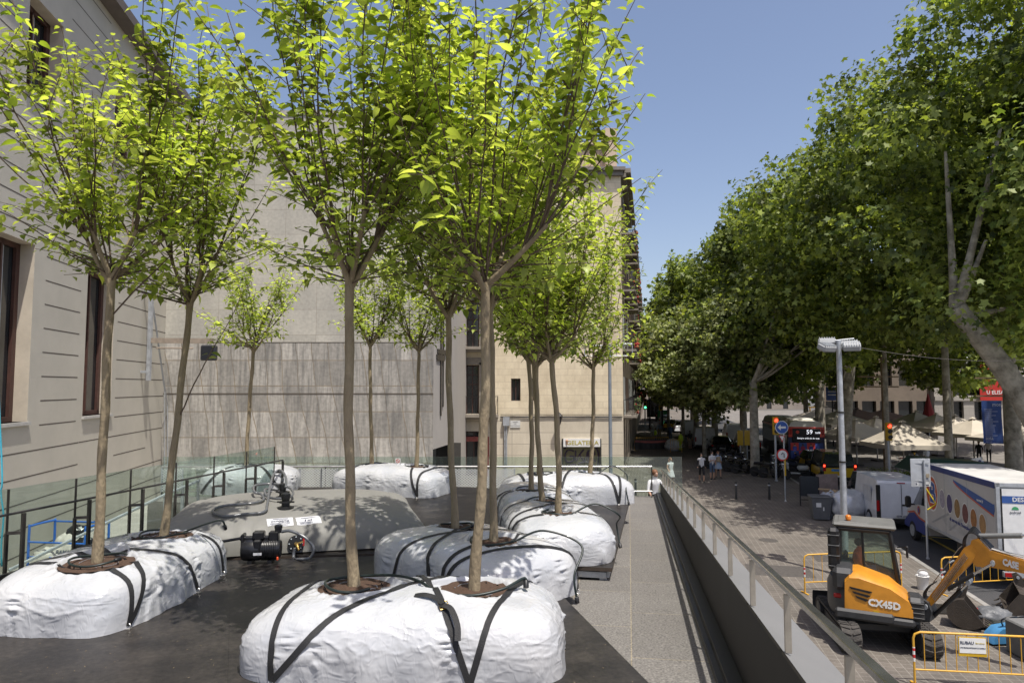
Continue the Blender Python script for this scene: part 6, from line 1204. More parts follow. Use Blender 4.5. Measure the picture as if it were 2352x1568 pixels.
mb = U(); pr_ = [(-.62, .82), (-.6, 1.5), (-.5, 1.62), (-.3, 1.64), (.35, 1.46), (.72, 1.2), (.8, 1.05), (.66, .82)]; k_ = len(pr_)
def side(sc, y): return [(x, y, .82+(z-.82)*sc) for x, z in pr_]
mb.add(side(1, -.12)+side(1, -.72)+side(.9, -.9)+side(.86, -.94)+side(.0, -.95), [tuple(range(k_))]+[(r*k_+i, r*k_+(i+1) % k_, (r+1)*k_+(i+1) % k_, (r+1)*k_+i) for r in range(4) for i in range(k_)])
mb.obj('orange_hood', oran, EX, 30)
mb = U()
for i in range(3): mb.prism([(-.5+.06*i, 1.33-.09*i), (-.02-.04*i, 1.27-.09*i), (-.08-.04*i, 1.23-.09*i), (-.47+.06*i, 1.285-.09*i)], -.962, -.93, 'XZ')
mb.obj('hood_vent', black, EX)
mb = U(); mb.M = UM @ Matrix.Translation((.22, -.957, 1.03)) @ Matrix.Rotation(R(2), 4, 'Y'); text('CX45D', .2, white, EX, mb.M @ Matrix.Rotation(R(90), 4, 'X'), bold=.045, ext=.004, sx=1.05)
mb = U(); mb.rbox((-.2, -.93, .74), (1.25, .16, .22), .05); mb.rbox((.55, -.85, .7), (.6, .26, .2), .06); mb.obj('side_skirt', exg, EX, 35)
mb = U(); mb.rbox((.86, -.62, .98), (.36, .62, .5), .08); gf = mb.obj('front_cover', exg, EX, 35)
mb = U()
for i in range(4): mb.rbox((.9, -.935, .82+.1*i), (.26, .02, .045), .008)
mb.obj('cover_ribs', black, gf)
mb = U(); mb.rbox((-.84, -.34, 1.98), (.26, .28, .98), .07); st_ = mb.obj('air_intake_column', black, EX, 35); mb = U()
for i in range(4): mb.rbox((-.84, -.34, 1.62+.23*i), (.275, .295, .03), .01)
mb.obj('louvre_bar', exg, st_)
mb = U(); mb.box((.05, -.955, .86), (.12, .006, .05)); mb.obj('yellow_decal', taxi_y, EX); mb = U(); mb.box((-.12, -1.0, .7), (.16, .006, .05)); mb.obj('yellow_decal', taxi_y, EX); mb = U(); mb.rbox((-.72, -.74, 1.05), (.28, .05, .1), .02); mb.obj('red_reflector', redl, EX)
# cab
cx0, cx1, cy0, cy1, cz0, cz1 = -.74, .56, -.12, .88, .86, 2.42
mb = U(); pt_ = .06
for (a0, a1) in (((cx0, cy0), (cx0, cy0)), ((cx0, cy1), (cx0, cy1)), ((cx1, cy0), (cx1-.16, cy0)), ((cx1, cy1), (cx1-.16, cy1)), ((-.17, cy0), (-.2, cy0))): mb.tube([(a0[0], a0[1], cz0), (a0[0], a0[1], 1.35), (a1[0], a1[1], cz1)], pt_ if a0[0] != -.17 else .03, 6)
for y in (cy0, cy1): mb.tube([(cx0, y, cz1), (cx1-.16, y, cz1)], pt_, 6); mb.prism([(cx0, cz0), (cx1, cz0), (cx1, 1.36), (0, 1.5), (cx0, 1.56)], y-.025, y+.025, 'XZ')
for x in (cx0, cx1-.16): mb.tube([(x, cy0, cz1), (x, cy1, cz1)], pt_, 6)
mb.box(((cx0+cx1)/2, (cy0+cy1)/2, cz0), (cx1-cx0, cy1-cy0, .06)); mb.prism([(cy0, cz0), (cy1, cz0), (cy1, 1.5), (cy0, 1.5)], cx0-.02, cx0+.02, 'YZ'); cab = mb.obj('cab_frame', black, EX, 30)
mb = U(); mb.rbox((-.16, .38, cz1+.09), (1.42, 1.14, .1), .045); mb.rbox((-.4, .38, cz1+.13), (.7, .9, .05), .02); mb.obj('cab_roof', exr, cab)
mb = U(); g = cy0-.012
mb.poly([(cx0+.05, g, 1.56), (-.2, g, 1.52), (-.22, g, cz1-.05), (cx0+.05, g, cz1-.05)]); mb.obj('side_window', cabg, cab); mb = U(); mb.poly([(-.15, g, 1.5), (cx1-.04, g, 1.36), (cx1-.2, g, cz1-.05), (-.17, g, cz1-.05)]); mb.obj('side_window', cabg, cab)
mb = U(); mb.poly([(cx0, cy1, 1.56), (cx1-.04, cy1, 1.36), (cx1-.18, cy1, cz1-.05), (cx0, cy1, cz1-.05)]); mb.obj('door_window', cabg, cab)
mb = U(); mb.poly([(cx1, cy0+.05, 1.3), (cx1, cy1-.05, 1.3), (cx1-.16, cy1-.05, cz1-.05), (cx1-.16, cy0+.05, cz1-.05)]); mb.obj('windscreen', cabg, cab); mb = U(); mb.poly([(cx0-.01, cy0+.05, 1.5), (cx0-.01, cy1-.05, 1.5), (cx0-.01, cy1-.05, cz1-.05), (cx0-.01, cy0+.05, cz1-.05)]); mb.obj('rear_window', cabg, cab)
mb = U(); mb.lathe([(.05, 0), (.05, .03), (.07, .035), (.07, .1), (.05, .13), (.02, .14)], (-.5, .1, cz1+.15), 14); mb.obj('orange_beacon', orange_l, cab, 40)
mb = U(); mb.rbox((-.4, .38, 1.12), (.45, .5, .4), .06); mb.rbox((-.6, .38, 1.5), (.12, .46, .6), .05); mb.obj('operator_seat', black, EX); mb = U(); mb.rbox((.2, .38, 1.15), (.12, .5, .4), .04); mb.tube([(.17, .2, 1.3), (.11, .2, 1.55)], .02, 6); mb.tube([(.17, .56, 1.3), (.11, .56, 1.55)], .02, 6); mb.obj('control_console', black, EX)
mb = U(); mb.tube([(cx1, cy0, 2.1), (cx1+.2, cy0-.1, 2.15)], .015, 5); mb.rbox((cx1+.2, cy0-.12, 2.05), (.05, .14, .26), .02); mb.obj('mirror', black, EX)
# boom in the plane y=b
by = -.1
def UB(): m = MB(); m.M = BM; return m
def plate_(pts, w0, w1, nm, m, par, y=by, sm=None): q = UB(); q.prism(pts, y-w0, y+w1, 'XZ'); return q.obj(nm, m, par, sm)
plate_([(.85, .62), (1.35, .66), (1.42, .9), (1.32, 1.1), (1.12, 1.16), (.85, .95)], .2, .2, 'swing_bracket', exg, EX)
bm = plate_([(1.1, 1.02), (1.3, .95), (2.05, 1.6), (2.75, 2.16), (2.95, 2.42), (2.8, 2.6), (2.55, 2.5), (1.8, 1.7)], .1, .1, 'boom', oran, EX)
ar = plate_([(2.62, 2.3), (2.78, 2.68), (3.0, 2.74), (3.35, 2.5), (5.2, 2.3), (5.25, 2.1), (3.3, 2.14), (2.9, 2.1)], .085, .085, 'arm', oran, EX)
text('CASE', .2, white, ar, BM @ Matrix.Translation((3.95, by-.092, 2.28)) @ Matrix.Rotation(R(6), 4, 'Y') @ Matrix.Rotation(R(90), 4, 'X'), bold=.05, ext=.003)
mb = UB(); mb.tube([(2.62, by-.14, 1.72), (2.62, by+.14, 1.72)], .07, 10); mb.tube([(3.42, by-.14, 2.24), (3.42, by+.14, 2.24)], .07, 10); mb.tube([(1.25, by-.24, 1.0), (1.25, by+.24, 1.0)], .06, 10); mb.obj('pivot_pin', galv, EX, 40)
q = UB(); q.tube([(1.42, by-.0, .78), (2.35, by-.0, 1.5)], .062, 10); q.obj('boom_cylinder', black, EX, 60); q = UB(); q.tube([(2.3, by, 1.46), (2.66, by, 1.74)], .034, 10); q.obj('boom_piston', chrome, EX, 60)
q = UB(); q.tube([(2.0, by-.16, 1.5), (2.85, by-.16, 1.95)], .055, 10); q.obj('dipper_cylinder', black, EX, 60); q = UB(); q.tube([(2.85, by-.16, 1.95), (3.42, by-.16, 2.24)], .03, 10); q.obj('dipper_piston', chrome, EX, 60)
q = UB(); q.tube([(2.95, by, 2.78), (4.3, by, 2.92)], .06, 10); q.obj('bucket_cylinder', mat('dusty_grey_cylinder', (.2, .2, .19), .5, .3), EX, 60); q = UB(); q.tube([(4.3, by, 2.92), (5.3, by, 3.02)], .03, 10); q.obj('bucket_piston', chrome, EX, 60)
for k in range(6):
    y = by-.11+.044*k; q = UB(); yy, o = by-.125, .03*k; q.tube([(1.36+o, yy, 1.3-o*.9), (2.5+o, yy, 2.42-o*.9)] if k > 1 else [(1.42, y, 1.5), (1.5, y, 1.6), (2.38, y, 2.46), (2.5, y, 2.54)], .011, 6); q.obj('steel_pipe', steel, bm, 60)
    q = UB(); q.tube(spline([(1.5, y, 1.56), (1.3, y, 1.45), (1.12, y, 1.25), (1.15, y, 1.05), (1.0, y*.8, .9)], 5), .018, 6); q.obj('rubber_hose', black, bm, 60)
    q = UB(); q.tube(spline([(2.5, y, 2.5), (2.56, y, 2.72), (2.8, y, 2.86+.02*k), (3.1, y, 2.76), (3.4, y, 2.56)], 5), .017, 6); q.obj('rubber_hose', black, ar, 60)
    if k < 4: q = UB(); q.tube([(3.4, y, 2.56), (3.9, y, 2.5), (5.1, y, 2.44)], .013, 6); q.obj('steel_pipe', steel, ar, 60)
for f in (.25, .6): q = UB(); q.box((1.56+.86*f, by, 1.615+.82*f), (.05, .3, .02)); q.obj('pipe_clamp', galv, bm)
# ================================================================ people
def dist_seg(p, a, b):
    d = b-a; t = max(0, min(1, (p-a).dot(d)/max(d.length_squared, 1e-9))); return (p-(a+d*t)).length
def person(label, loc, rz, sk, cols, hair=None, H=1.72, extras=None, cat='person', group=None, parent=None, hairlong=False, skirt=None):
    """sk: dict of joints; cols: dict upper/fore/torso/thigh/shin/foot materials"""
    t = thing('person', label, cat, loc, rz, group); s = H/1.72
    J = dict(pelvis=(0, 0, .95), waist=(0, 0, 1.08), chest=(0, .01, 1.28), neck=(0, .0, 1.45), jaw=(0, .03, 1.52), head=(0, .015, 1.6), crown=(0, 0, 1.69),
             shL=(-.17, 0, 1.4), elL=(-.24, -.02, 1.14), wrL=(-.25, .06, .9), haL=(-.25, .09, .8), shR=(.17, 0, 1.4), elR=(.24, -.02, 1.14), wrR=(.25, .06, .9), haR=(.25, .09, .8),
             hiL=(-.09, 0, .9), knL=(-.1, .02, .5), anL=(-.1, 0, .09), toL=(-.11, .15, .04), hiR=(.09, 0, .9), knR=(.1, .02, .5), anR=(.1, 0, .09), toR=(.11, .15, .04), nose=(0, .115, 1.585))
    J.update(sk); J = {k: Vector(v)*s for k, v in J.items()}
    rad = dict(pelvis=.135, waist=.125, chest=.15, neck=.055, jaw=.06, head=.088, crown=.06, shL=.06, elL=.042, wrL=.03, haL=.035, hiL=.085, knL=.058, anL=.042, toL=.035, nose=.014)
    for k in list(rad):
        if k.endswith('L'): rad[k[:-1]+'R'] = rad[k]
    E_ = [('pelvis', 'waist', 'torso'), ('waist', 'chest', 'torso'), ('chest', 'neck', 'torso'), ('neck', 'jaw', 'skin'), ('jaw', 'head', 'skin'), ('head', 'crown', 'skin'), ('head', 'nose', 'skin')]
    for q in 'LR': E_ += [('chest', 'sh'+q, 'torso'), ('sh'+q, 'el'+q, 'upper'), ('el'+q, 'wr'+q, 'fore'), ('wr'+q, 'ha'+q, 'hand'), ('pelvis', 'hi'+q, 'thigh'), ('hi'+q, 'kn'+q, 'thigh'), ('kn'+q, 'an'+q, 'shin'), ('an'+q, 'to'+q, 'foot')]
    ks = list(J); me = bpy.data.meshes.new('skel'); me.from_pydata([J[k] for k in ks], [(ks.index(a), ks.index(b)) for a, b, _ in E_], []); o = bpy.data.objects.new('skel', me); C.objects.link(o)
    md = o.modifiers.new('s', 'SKIN'); 
    for i, k in enumerate(ks):
        sv = me.skin_vertices[0].data[i]; r = rad[k]*s; sv.radius = (r*(1.18 if k in ('pelvis', 'waist', 'chest') else 1), r*(.78 if k in ('pelvis', 'waist', 'chest') else 1)); sv.use_root = (k == 'pelvis')
    sb = o.modifiers.new('u', 'SUBSURF'); sb.levels = 1; dg = bpy.context.evaluated_depsgraph_get(); dg.update(); m2 = bpy.data.meshes.new_from_object(o.evaluated_get(dg)); bpy.data.objects.remove(o)
    names = ['skin', 'torso', 'upper', 'fore', 'hand', 'thigh', 'shin', 'foot']; dfl = dict(skin=skin, hand=skin, fore=skin, shin=skin, upper=None, torso=None, thigh=None, foot=black); dfl.update(cols)
    if dfl['upper'] is None: dfl['upper'] = dfl['torso']
    m2.materials.clear()
    for k in names: m2.materials.append(dfl[k])
    for f in m2.polygons:
        c = Vector(f.center); b = min(E_, key=lambda e: dist_seg(c, J[e[0]], J[e[1]])-rad[e[0]]*.5*s); f.material_index = names.index(b[2]); f.use_smooth = True
    body = bpy.data.objects.new('body', m2); C.objects.link(body); body.parent = t
    h = J['head']; mb = MB(); mb.ball(h+Vector((0, -.025, .03))*s, .094*s, 12, 8, (.92, 1, 1.0))
    if hairlong:
        for k in range(9): a = R(200+k*17); mb.ball(h+Vector((.085*math.cos(a), .07*math.sin(a)-.02, -.06-.03*(k % 3)))*s, .06*s, 7, 5, (1, 1, 1.9))
    mb.obj('hair', hair or hairm, t, 180)
    for q in (-1, 1):
        mb = MB(); mb.ball(h+Vector((q*.032, .083, .005))*s, .011*s, 6, 4); mb.obj('eye', ink, t)
    if skirt:
        mb = MB(); mb.lathe([(.15*s, .98*s), (.19*s, .85*s), (.24*s, .62*s), (.23*s, .62*s)], J['pelvis']-Vector((0, 0, J['pelvis'].z)), 16); mb.obj('skirt', skirt, t, 60)
    return t
shirtw = mat('white_shirt', (.6, .6, .6), .8, 0, .06); jackb = mat('black_jacket', (.012, .012, .014), .8); denim = mat('denim', (.07, .11, .18), .8, 0, .15, 20); blueg = mat('pale_blue_cloth', (.3, .38, .5), .8); hiviz = mat('hi_vis_yellow', (.55, .75, .05), .7); hivo = mat('hi_vis_orange', (.8, .12, .02), .6); tan = mat('tan_cloth', (.3, .23, .15), .8); brownh = mat('auburn_hair', (.16, .07, .03), .6); greyh = mat('grey_hair', (.35, .33, .3), .7); dskin = mat('dark_skin', (.12, .06, .04), .6)
def walk(a=.22, arm=.16): return dict(knL=(-.1, a*.75, .5), anL=(-.1, a, .1), toL=(-.1, a+.14, .07), knR=(.1, -.02, .5), anR=(.1, -a*.95, .14), toR=(.1, -a*.7, .05), elL=(-.25, -arm*.6, 1.15), wrL=(-.25, -arm*1.1, .92), haL=(-.25, -arm*1.2, .83), elR=(.25, arm*.2, 1.13), wrR=(.25, arm*1.5, .95), haR=(.25, arm*1.8, .88))
person('man in black jacket, white top and black shorts walking toward the camera', Pz(1612, 1108, PL), R(172), walk(), dict(torso=shirtw, upper=jackb, fore=jackb, thigh=jackb), H=1.76)
mb_phone = dict(elL=(-.22, .06, 1.12), wrL=(-.1, .26, 1.18), haL=(-.04, .3, 1.2), elR=(.22, .06, 1.12), wrR=(.1, .26, 1.18), haR=(.04, .3, 1.2))
def backpack(label, ploc, rz, mt, z=1.22, group='backpacks'):
    t = thing('backpack', label, 'backpack', (ploc[0]+.19*math.sin(rz), ploc[1]-.19*math.cos(rz), ploc[2]+z), rz, group); mb = MB(); mb.rbox((0, 0, 0), (.3, .17, .42), .07); mb.obj('pack', mt, t, 40); mb = MB(); mb.rbox((0, -.1, -.06), (.22, .07, .2), .03); mb.obj('pocket', mt, t, 40)
pa = Pz(1636, 1101, PL); person('man in white shirt and denim shorts looking at the phone in his hands', pa, R(195), {**mb_phone}, dict(torso=shirtw, thigh=denim), H=1.76); backpack('black backpack of the man with the phone', pa, R(195), jackb)
pb = Pz(1650, 1098, PL); person('woman in pale blue top and skirt walking beside the man with the phone', pb, R(185), walk(.15), dict(torso=blueg, thigh=skin), brownh, 1.68, skirt=blueg); t = thing('bag', 'beige bag worn on the chest of the woman in pale blue', 'bag', pb+Vector((-.03, -.2, 1.2)), R(185)); mb = MB(); mb.rbox((0, 0, 0), (.28, .1, .34), .05); mb.obj('pouch', tan, t)
person('young woman with long curly auburn hair in white crop top and skirt', Pz(1541, 1119, PL), R(200), walk(.12), dict(torso=shirtw, upper=skin, waist=skin, thigh=skin), brownh, 1.7, hairlong=True, skirt=shirtw)
sit = dict(pelvis=(0, 0, .3), waist=(0, .02, .42), chest=(0, .06, .62), neck=(0, .08, .8), jaw=(0, .12, .86), head=(0, .11, .94), crown=(0, .1, 1.02), nose=(0, .2, .93), shL=(-.17, .07, .75), elL=(-.26, .12, .5), wrL=(-.24, .3, .32), haL=(-.24, .36, .28), shR=(.17, .07, .75), elR=(.26, .12, .5), wrR=(.24, .3, .32), haR=(.24, .36, .28), hiL=(-.1, .05, .28), knL=(-.14, .42, .42), anL=(-.13, .45, .08), toL=(-.13, .58, .04), hiR=(.1, .05, .28), knR=(.14, .42, .42), anR=(.13, .45, .08), toR=(.13, .58, .04))
sp_ = Py(1500, 1128, 19.0); sp_.z = -1.0
mb = MB(); mb.box((sp_.x, sp_.y+.2, (sp_.z+PL)/2-.05), (1.5, 1.6, sp_.z-PL-.1)); mb.obj('stone_step', mat('step_stone', (.2, .19, .17), .85, 0, .15, 3), None, None, 'stone block at the end of the ramp where someone sits', 'step')
person('seated person in white shirt and black trousers at the end of the ramp', (sp_.x, sp_.y, sp_.z-.1), R(205), sit, dict(torso=shirtw, thigh=jackb, shin=jackb), brownh, 1.7)
for (px, py, rz, cl, hr, lb, sk_) in ((1498, 1003, 200, dict(torso=shirtw, thigh=shirtw, shin=shirtw), None, 'man in grey shirt walking away behind the construction fence', walk(.1)), (1515, 1004, 170, dict(torso=blueg, fore=blueg, thigh=tan, shin=tan), greyh, 'grey haired man in a checked blue shirt walking down the pavement', walk(.15)),
      (1506, 1023, 100, dict(torso=hiviz, thigh=denim, shin=denim), None, 'worker in a yellow vest bending behind the construction fence', {}), (1564, 1036, 120, dict(torso=hiviz, fore=hiviz, thigh=hiviz, shin=hiviz), None, 'worker standing in full yellow hi-vis clothes', {}), (1540, 1012, 180, dict(torso=denim, fore=denim, thigh=denim, shin=denim), None, 'person in blue standing under the small trees', {}),
      (1585, 1032, 200, dict(torso=jackb, thigh=tan, shin=skin), None, 'person in dark shirt and tan shorts beside the yellow worker', {}), (1602, 1031, 160, dict(torso=jackb, fore=dskin, thigh=denim, shin=denim), None, 'person in black shirt and jeans under the trees', {}),
      (2130, 1085, 185, dict(torso=shirtw, thigh=jackb, shin=jackb), None, 'man in a white T-shirt walking between the cafe chairs', walk(.15)), (2272, 1062, 150, dict(torso=shirtw, fore=shirtw, thigh=jackb, shin=jackb), None, 'waiter in white shirt and black trousers under the parasols', {}), (2258, 1085, 30, dict(torso=blueg, thigh=denim, shin=denim), greyh, 'person in a pale lilac shirt by the menu board', sit),
      (2328, 1092, 100, dict(torso=jackb, thigh=tan), None, 'dark clothed person in shorts by the blue banner', walk(.15)), (2343, 1088, 80, dict(torso=mat('teal_cloth', (.02, .3, .32), .8), thigh=jackb, shin=jackb), None, 'seated guest in a teal shirt at the right edge', sit), (2250, 1066, 120, dict(torso=jackb, thigh=jackb, shin=jackb), None, 'dark silhouetted guest standing under the parasols', {})):
    person(lb, Pz(px, py, PL+(.012 if px > 1900 else 0)), R(rz), sk_, cl, hr)
# excavator operator, sitting in the cab
oh = UM @ Vector((-.38, .38, 0)); op = person('operator in an orange shirt sitting in the excavator cab', (8.25+oh.x, 15.95+oh.y, PL+1.08), HA-R(90), sit, dict(torso=hivo, thigh=denim, shin=denim), H=1.72)
# ================================================================ poles, lamps, signs
def pole(t, p0, h, r0, r1=None, m=galv, name='pole'): mb = MB(); mb.lathe([(r0*1.6, 0), (r0*1.6, .04), (r0, .06), (r1 or r0, h)], p0, 14); return mb.obj(name, m, t, 40)
LM = thing('floodlight_mast', 'tall grey steel mast carrying white floodlights behind the excavator cab', 'lamp mast', Vector((Py(1933, 1000, 21).x, 21, PL)))
hM = Py(1922, 782, 21).z-PL; pole(LM, (0, 0, 0), hM, .1, .075)
for zz_ in (3.4, 4.9): mb = MB(); mb.cyl((0, 0, zz_), (0, 0, zz_+.05), .105); mb.obj('mast_band', darkmetal, LM)
mb = MB(); mb.tube([(-.55, .1, hM-.3), (.6, -.1, hM-.15)], .03, 6); mb.tube([(-.1, 0, hM), (.45, -.05, hM+.06)], .02, 6); mb.obj('cross_bar', galv, LM)
for (x, y, z, rz, tl) in ((-.42, -.12, hM-.22, R(20), R(25)), (.3, -.2, hM-.2, R(-25), R(25)), (.42, .2, hM-.12, R(-40), R(20)), (-.25, .25, hM-.05, R(160), R(20))):
    mb = MB(); mb.M = Matrix.Translation((x, y, z)) @ Matrix.Rotation(rz, 4, 'Z') @ Matrix.Rotation(tl, 4, 'X'); mb.rbox((0, 0, 0), (.5, .34, .2), .04); fl = mb.obj('floodlight', mat('lamp_white', (.36, .37, .37), .4, 0, .06), LM); m2 = MB(); m2.M = mb.M
    for k in range(7): m2.box((-.21+.07*k, 0, .105), (.02, .32, .03))
    m2.obj('cooling_fins', galv, fl); m2 = MB(); m2.M = mb.M; m2.box((0, -.02, -.102), (.42, .26, .008)); m2.obj('lens', glassdark, fl)
mb = MB(); a = Vector((Py(1930, 790, 21).x, 21, Py(1930, 790, 21).z)); b = Py(2352, 805, 17.5)+Vector((3, -.5, .1)); mb.tube([a.lerp(b, f)+Vector((0, 0, -.45*math.sin(math.pi*f))) for f in np.linspace(0, 1, 20)], .007, 5); mb.obj('span_wire', darkmetal, None, None, 'thin wire running from the floodlight mast to the right edge', 'cable')
mb = MB(); p = Vector((Py(1401, 900, 30).x, 30, PL)); SL = thing('street_lamp_pole', 'plain blue grey lamp pole with wire frame arms before the cream building', 'lamp pole', p); hh = Py(1401, 822, 30).z-PL; pole(SL, (0, 0, 0), hh+.6, .085, .07, mat('blue_grey_pole', (.22, .25, .28), .5, .2))
mb = MB(); z = hh+.55
for dz in (0, -.45): mb.tube([(-1.1, 0, z+dz), (1.0, 0, z+dz)], .02, 5)
for x in (-1.1, -.35, .3, 1.0): mb.tube([(x, 0, z), (x, 0, z-.45)], .02, 5)
mb.rbox((.75, 0, z+.05), (.5, .25, .1), .03); mb.obj('lamp_arm', galv, SL)
# back of a road sign
SG = thing('road_sign', 'back of a white rectangular road sign with stickers on a thin steel pole', 'sign', Pz(2131, 1283, PL)); Ys = SG.location.y; zt = Py(2122, 1053, Ys).z-PL; zb_ = Py(2122, 1118, Ys).z-PL
pole(SG, (0, 0, 0), zt-.04, .032); mb = MB(); mb.rbox((-.1, .05, (zt+zb_)/2), (.7, .012, zt-zb_), .006, .08); sp = mb.obj('sign_plate', mat('sign_back', (.4, .42, .44), .5, .1, .12, 4), SG)
mb = MB(); mb.box((-.1, .035, zt-.15), (.6, .02, .03)); mb.box((-.1, .035, zb_+.2), (.6, .02, .03)); mb.obj('sign_bracket', galv, SG)
for (x, z, w_, h_, m_) in ((.13, zb_+.37, .11, .13, mat('brown_sticker', (.3, .25, .18), .6)), (-.28, zb_+.1, .16, .1, white), (-.28, zb_+.1, .1, .05, ink), (.1, zb_+.06, .17, .08, white), (.1, zb_+.06, .12, .04, ink), (.15, zb_+.2, .05, .05, ink), (.1, zb_+.14, .12, .05, white)):
    mb = MB(); mb.box((x, .036 if m_ is not ink else .032, z), (w_, .006, h_)); mb.obj('sticker', m_, sp)
yf = mat('yellow_edge', (.7, .55, .02), .5); mb = MB(); mb.tube([(.04, 0, zb_-.05), (.32, -.05, zb_-.55), (.06, 0, zb_-.75)], .022, 4); mb.obj('yellow_bent_bracket', yf, SG)
# blue arrow and no turn signs
S2 = thing('road_sign', 'blue round arrow sign above a red ringed sign on a yellow sleeved pole', 'sign', Pz(1804, 1151, PL)); Ys = S2.location.y; Z = lambda y: Py(1804, y, Ys).z-PL
pole(S2, (0, 0, 0), Z(966), .035); mb = MB(); mb.cyl((0.02, .0, Z(1092)), (.02, .0, Z(1040)), .05); mb.obj('yellow_sleeve', taxi_y, S2)
def dsc(t, z, r, m, nm='sign_disc', x=-.1, off=-.04, ry=None): mb = MB(); mb.lathe([(r, off), (r, off+.01)], (x, 0, z), 28, 'Y'); return mb.obj(nm, m, t, 40)
bluem = mat('sign_blue', (.015, .08, .35), .4); redm = mat('sign_red', (.5, .02, .02), .4)
d = dsc(S2, Z(981), .33, white); dsc(d, Z(981), .3, bluem, 'blue_face', off=-.05); mb = MB(); z = Z(981); mb.poly([(-.32, -.056, z), (-.16, -.056, z+.15), (-.16, -.056, z+.05), (.1, -.056, z+.05), (.1, -.056, z-.05), (-.16, -.056, z-.05), (-.16, -.056, z-.15)]); mb.obj('white_arrow', white, d)
mb = MB(); z = Z(1009); mb.poly([(-.26, -.05, z+.2), (.04, -.05, z+.2), (-.1, -.05, z-.14)]); tr_ = mb.obj('yield_triangle', redm, S2); mb = MB(); mb.poly([(-.21, -.055, z+.17), (0, -.055, z+.17), (-.1, -.055, z-.06)]); mb.obj('white_centre', white, tr_)
d = dsc(S2, Z(1044), .3, redm); dsc(d, Z(1044), .23, white, 'white_face', off=-.05); mb = MB(); z = Z(1044); mb.tube([(-.03, -.06, z-.14), (-.03, -.06, z+.06), (-.1, -.06, z+.1), (-.16, -.06, z+.02)], .022, 5); mb.obj('black_turn_arrow', ink, d)
def traffic_light(label, loc, h, lit='red', rz=0, s=1.0):
    t = thing('traffic_light', label, 'traffic light', loc, rz, 'traffic lights'); pole(t, (0, 0, 0), h, .055*s, None, galv); mb = MB(); mb.rbox((0, -.1, h-.35*s), (.3*s, .22, .95*s), .04); b = mb.obj('signal_box', mat('signal_yellow', (.55, .33, .02), .5), t)
    for k, c in enumerate(('red', 'amber', 'green')):
        on = c == lit; m_ = {'red': redon, 'green': mat('lit_green', (.1, .9, .4), .3, emit=3)}[c] if on else black; mb = MB(); mb.lathe([(.1*s, -.24), (.1*s, -.2)], (0, 0, h-.05*s-.3*s*k), 14, 'Y'); mb.obj('lamp_lens', m_, b); mb = MB(); z0 = h-.05*s-.3*s*k
        mb.tube([(.11*s*math.cos(a), -.27, z0+.11*s*math.sin(a)) for a in np.linspace(0, math.pi, 8)], .025*s, 4); mb.obj('visor', black, b)
    return t
q = Pz(1783, 1104, PL); traffic_light('red traffic light on the blue pole beside the round blue sign', q, Py(1783, 962, q.y).z-PL, s=1.15)
q = Pz(2044, 1128, PL); traffic_light('lit red traffic light before the big beige parasol', q, Py(2041, 975, q.y).z-PL, s=1.05)
for px, py, ty, lt, lb in ((1482, 981, 918, 'green', 'green traffic light by the dark truck far down the street'), (1518, 985, 920, 'amber_off', 'yellow traffic light between the two ornate lamps')):
    q = Pz(px, py, PL); traffic_light(lb, q, Py(px, ty, q.y).z-PL, lt if lt == 'green' else None, s=1.6)
# ornate street lamps far away
lampw = mat('lamp_globe', (.75, .72, .6), .4)
for px, lb in ((1493, 'ornate lamp with five lanterns, left of the pair down the street'), (1522, 'ornate lamp with five lanterns, right of the pair down the street')):
    q = Pz(px, 985, PL); t = thing('ornate_lamp', lb, 'street lamp', q, 0, 'ornate street lamps'); h = Py(px, 905, q.y).z-PL; pole(t, (0, 0, 0), h, .14, .08, iron)
    for (dx, dy, dz) in ((0, 0, .9), (-.9, 0, 0), (.9, 0, 0), (0, -.9, 0), (0, .9, 0)):
        mb = MB(); mb.tube([(0, 0, h-.8), (dx*.8, dy*.8, h-.9), (dx, dy, h+dz-.3)], .05, 5); mb.obj('lamp_arm', iron, t); mb = MB(); mb.lathe([(.12, -.3), (.28, .25), (.05, .5)], (dx, dy, h+dz), 8); mb.obj('lantern', lampw, t)
# bollards
def bollard(lb, px, py): p = Pz(px, py, PL); t = thing('bollard', lb, 'bollard', p, 0, 'steel bollards'); mb = MB(); mb.lathe([(.06, 0), (.06, .85), (.055, .87)], (0, 0, 0), 14); mb.obj('post', mat('bollard_black', (.03, .03, .03), .5), t, 40); mb = MB(); mb.lathe([(.062, .7), (.062, .76)], (0, 0, 0), 14); mb.obj('band', galv, t, 40)
bollard('left bollard of the pair on the paving', 1691, 1146); bollard('right bollard of the pair on the paving', 1767, 1147); bollard('bollard behind the far terrace fence', 1460, 1137)
# pavement lids
for px, py, w_, d_, lb in ((1918, 1283, 1.3, .9, 'grey metal lid in the pavement near the long barrier'), (1765, 1240, .7, .7, 'round manhole cover in the shade edge'), (1790, 1310, 1.9, 1.3, 'dark rectangular metal lid in the pavement beside the rail')):
    p = Pz(px, py, PL); mb = MB(); mb.box((p.x, p.y, PL+.003), (w_, d_, .006), SA) if 'round' not in lb else mb.lathe([(.35, 0), (.35, .006)], (p.x, p.y, PL), 20); mb.obj('manhole_cover', mat('lid_metal', (.11, .1, .09), .6, .3, .25, 12, bump=.4), None, None, lb, 'manhole cover', 'lids in the pavement')
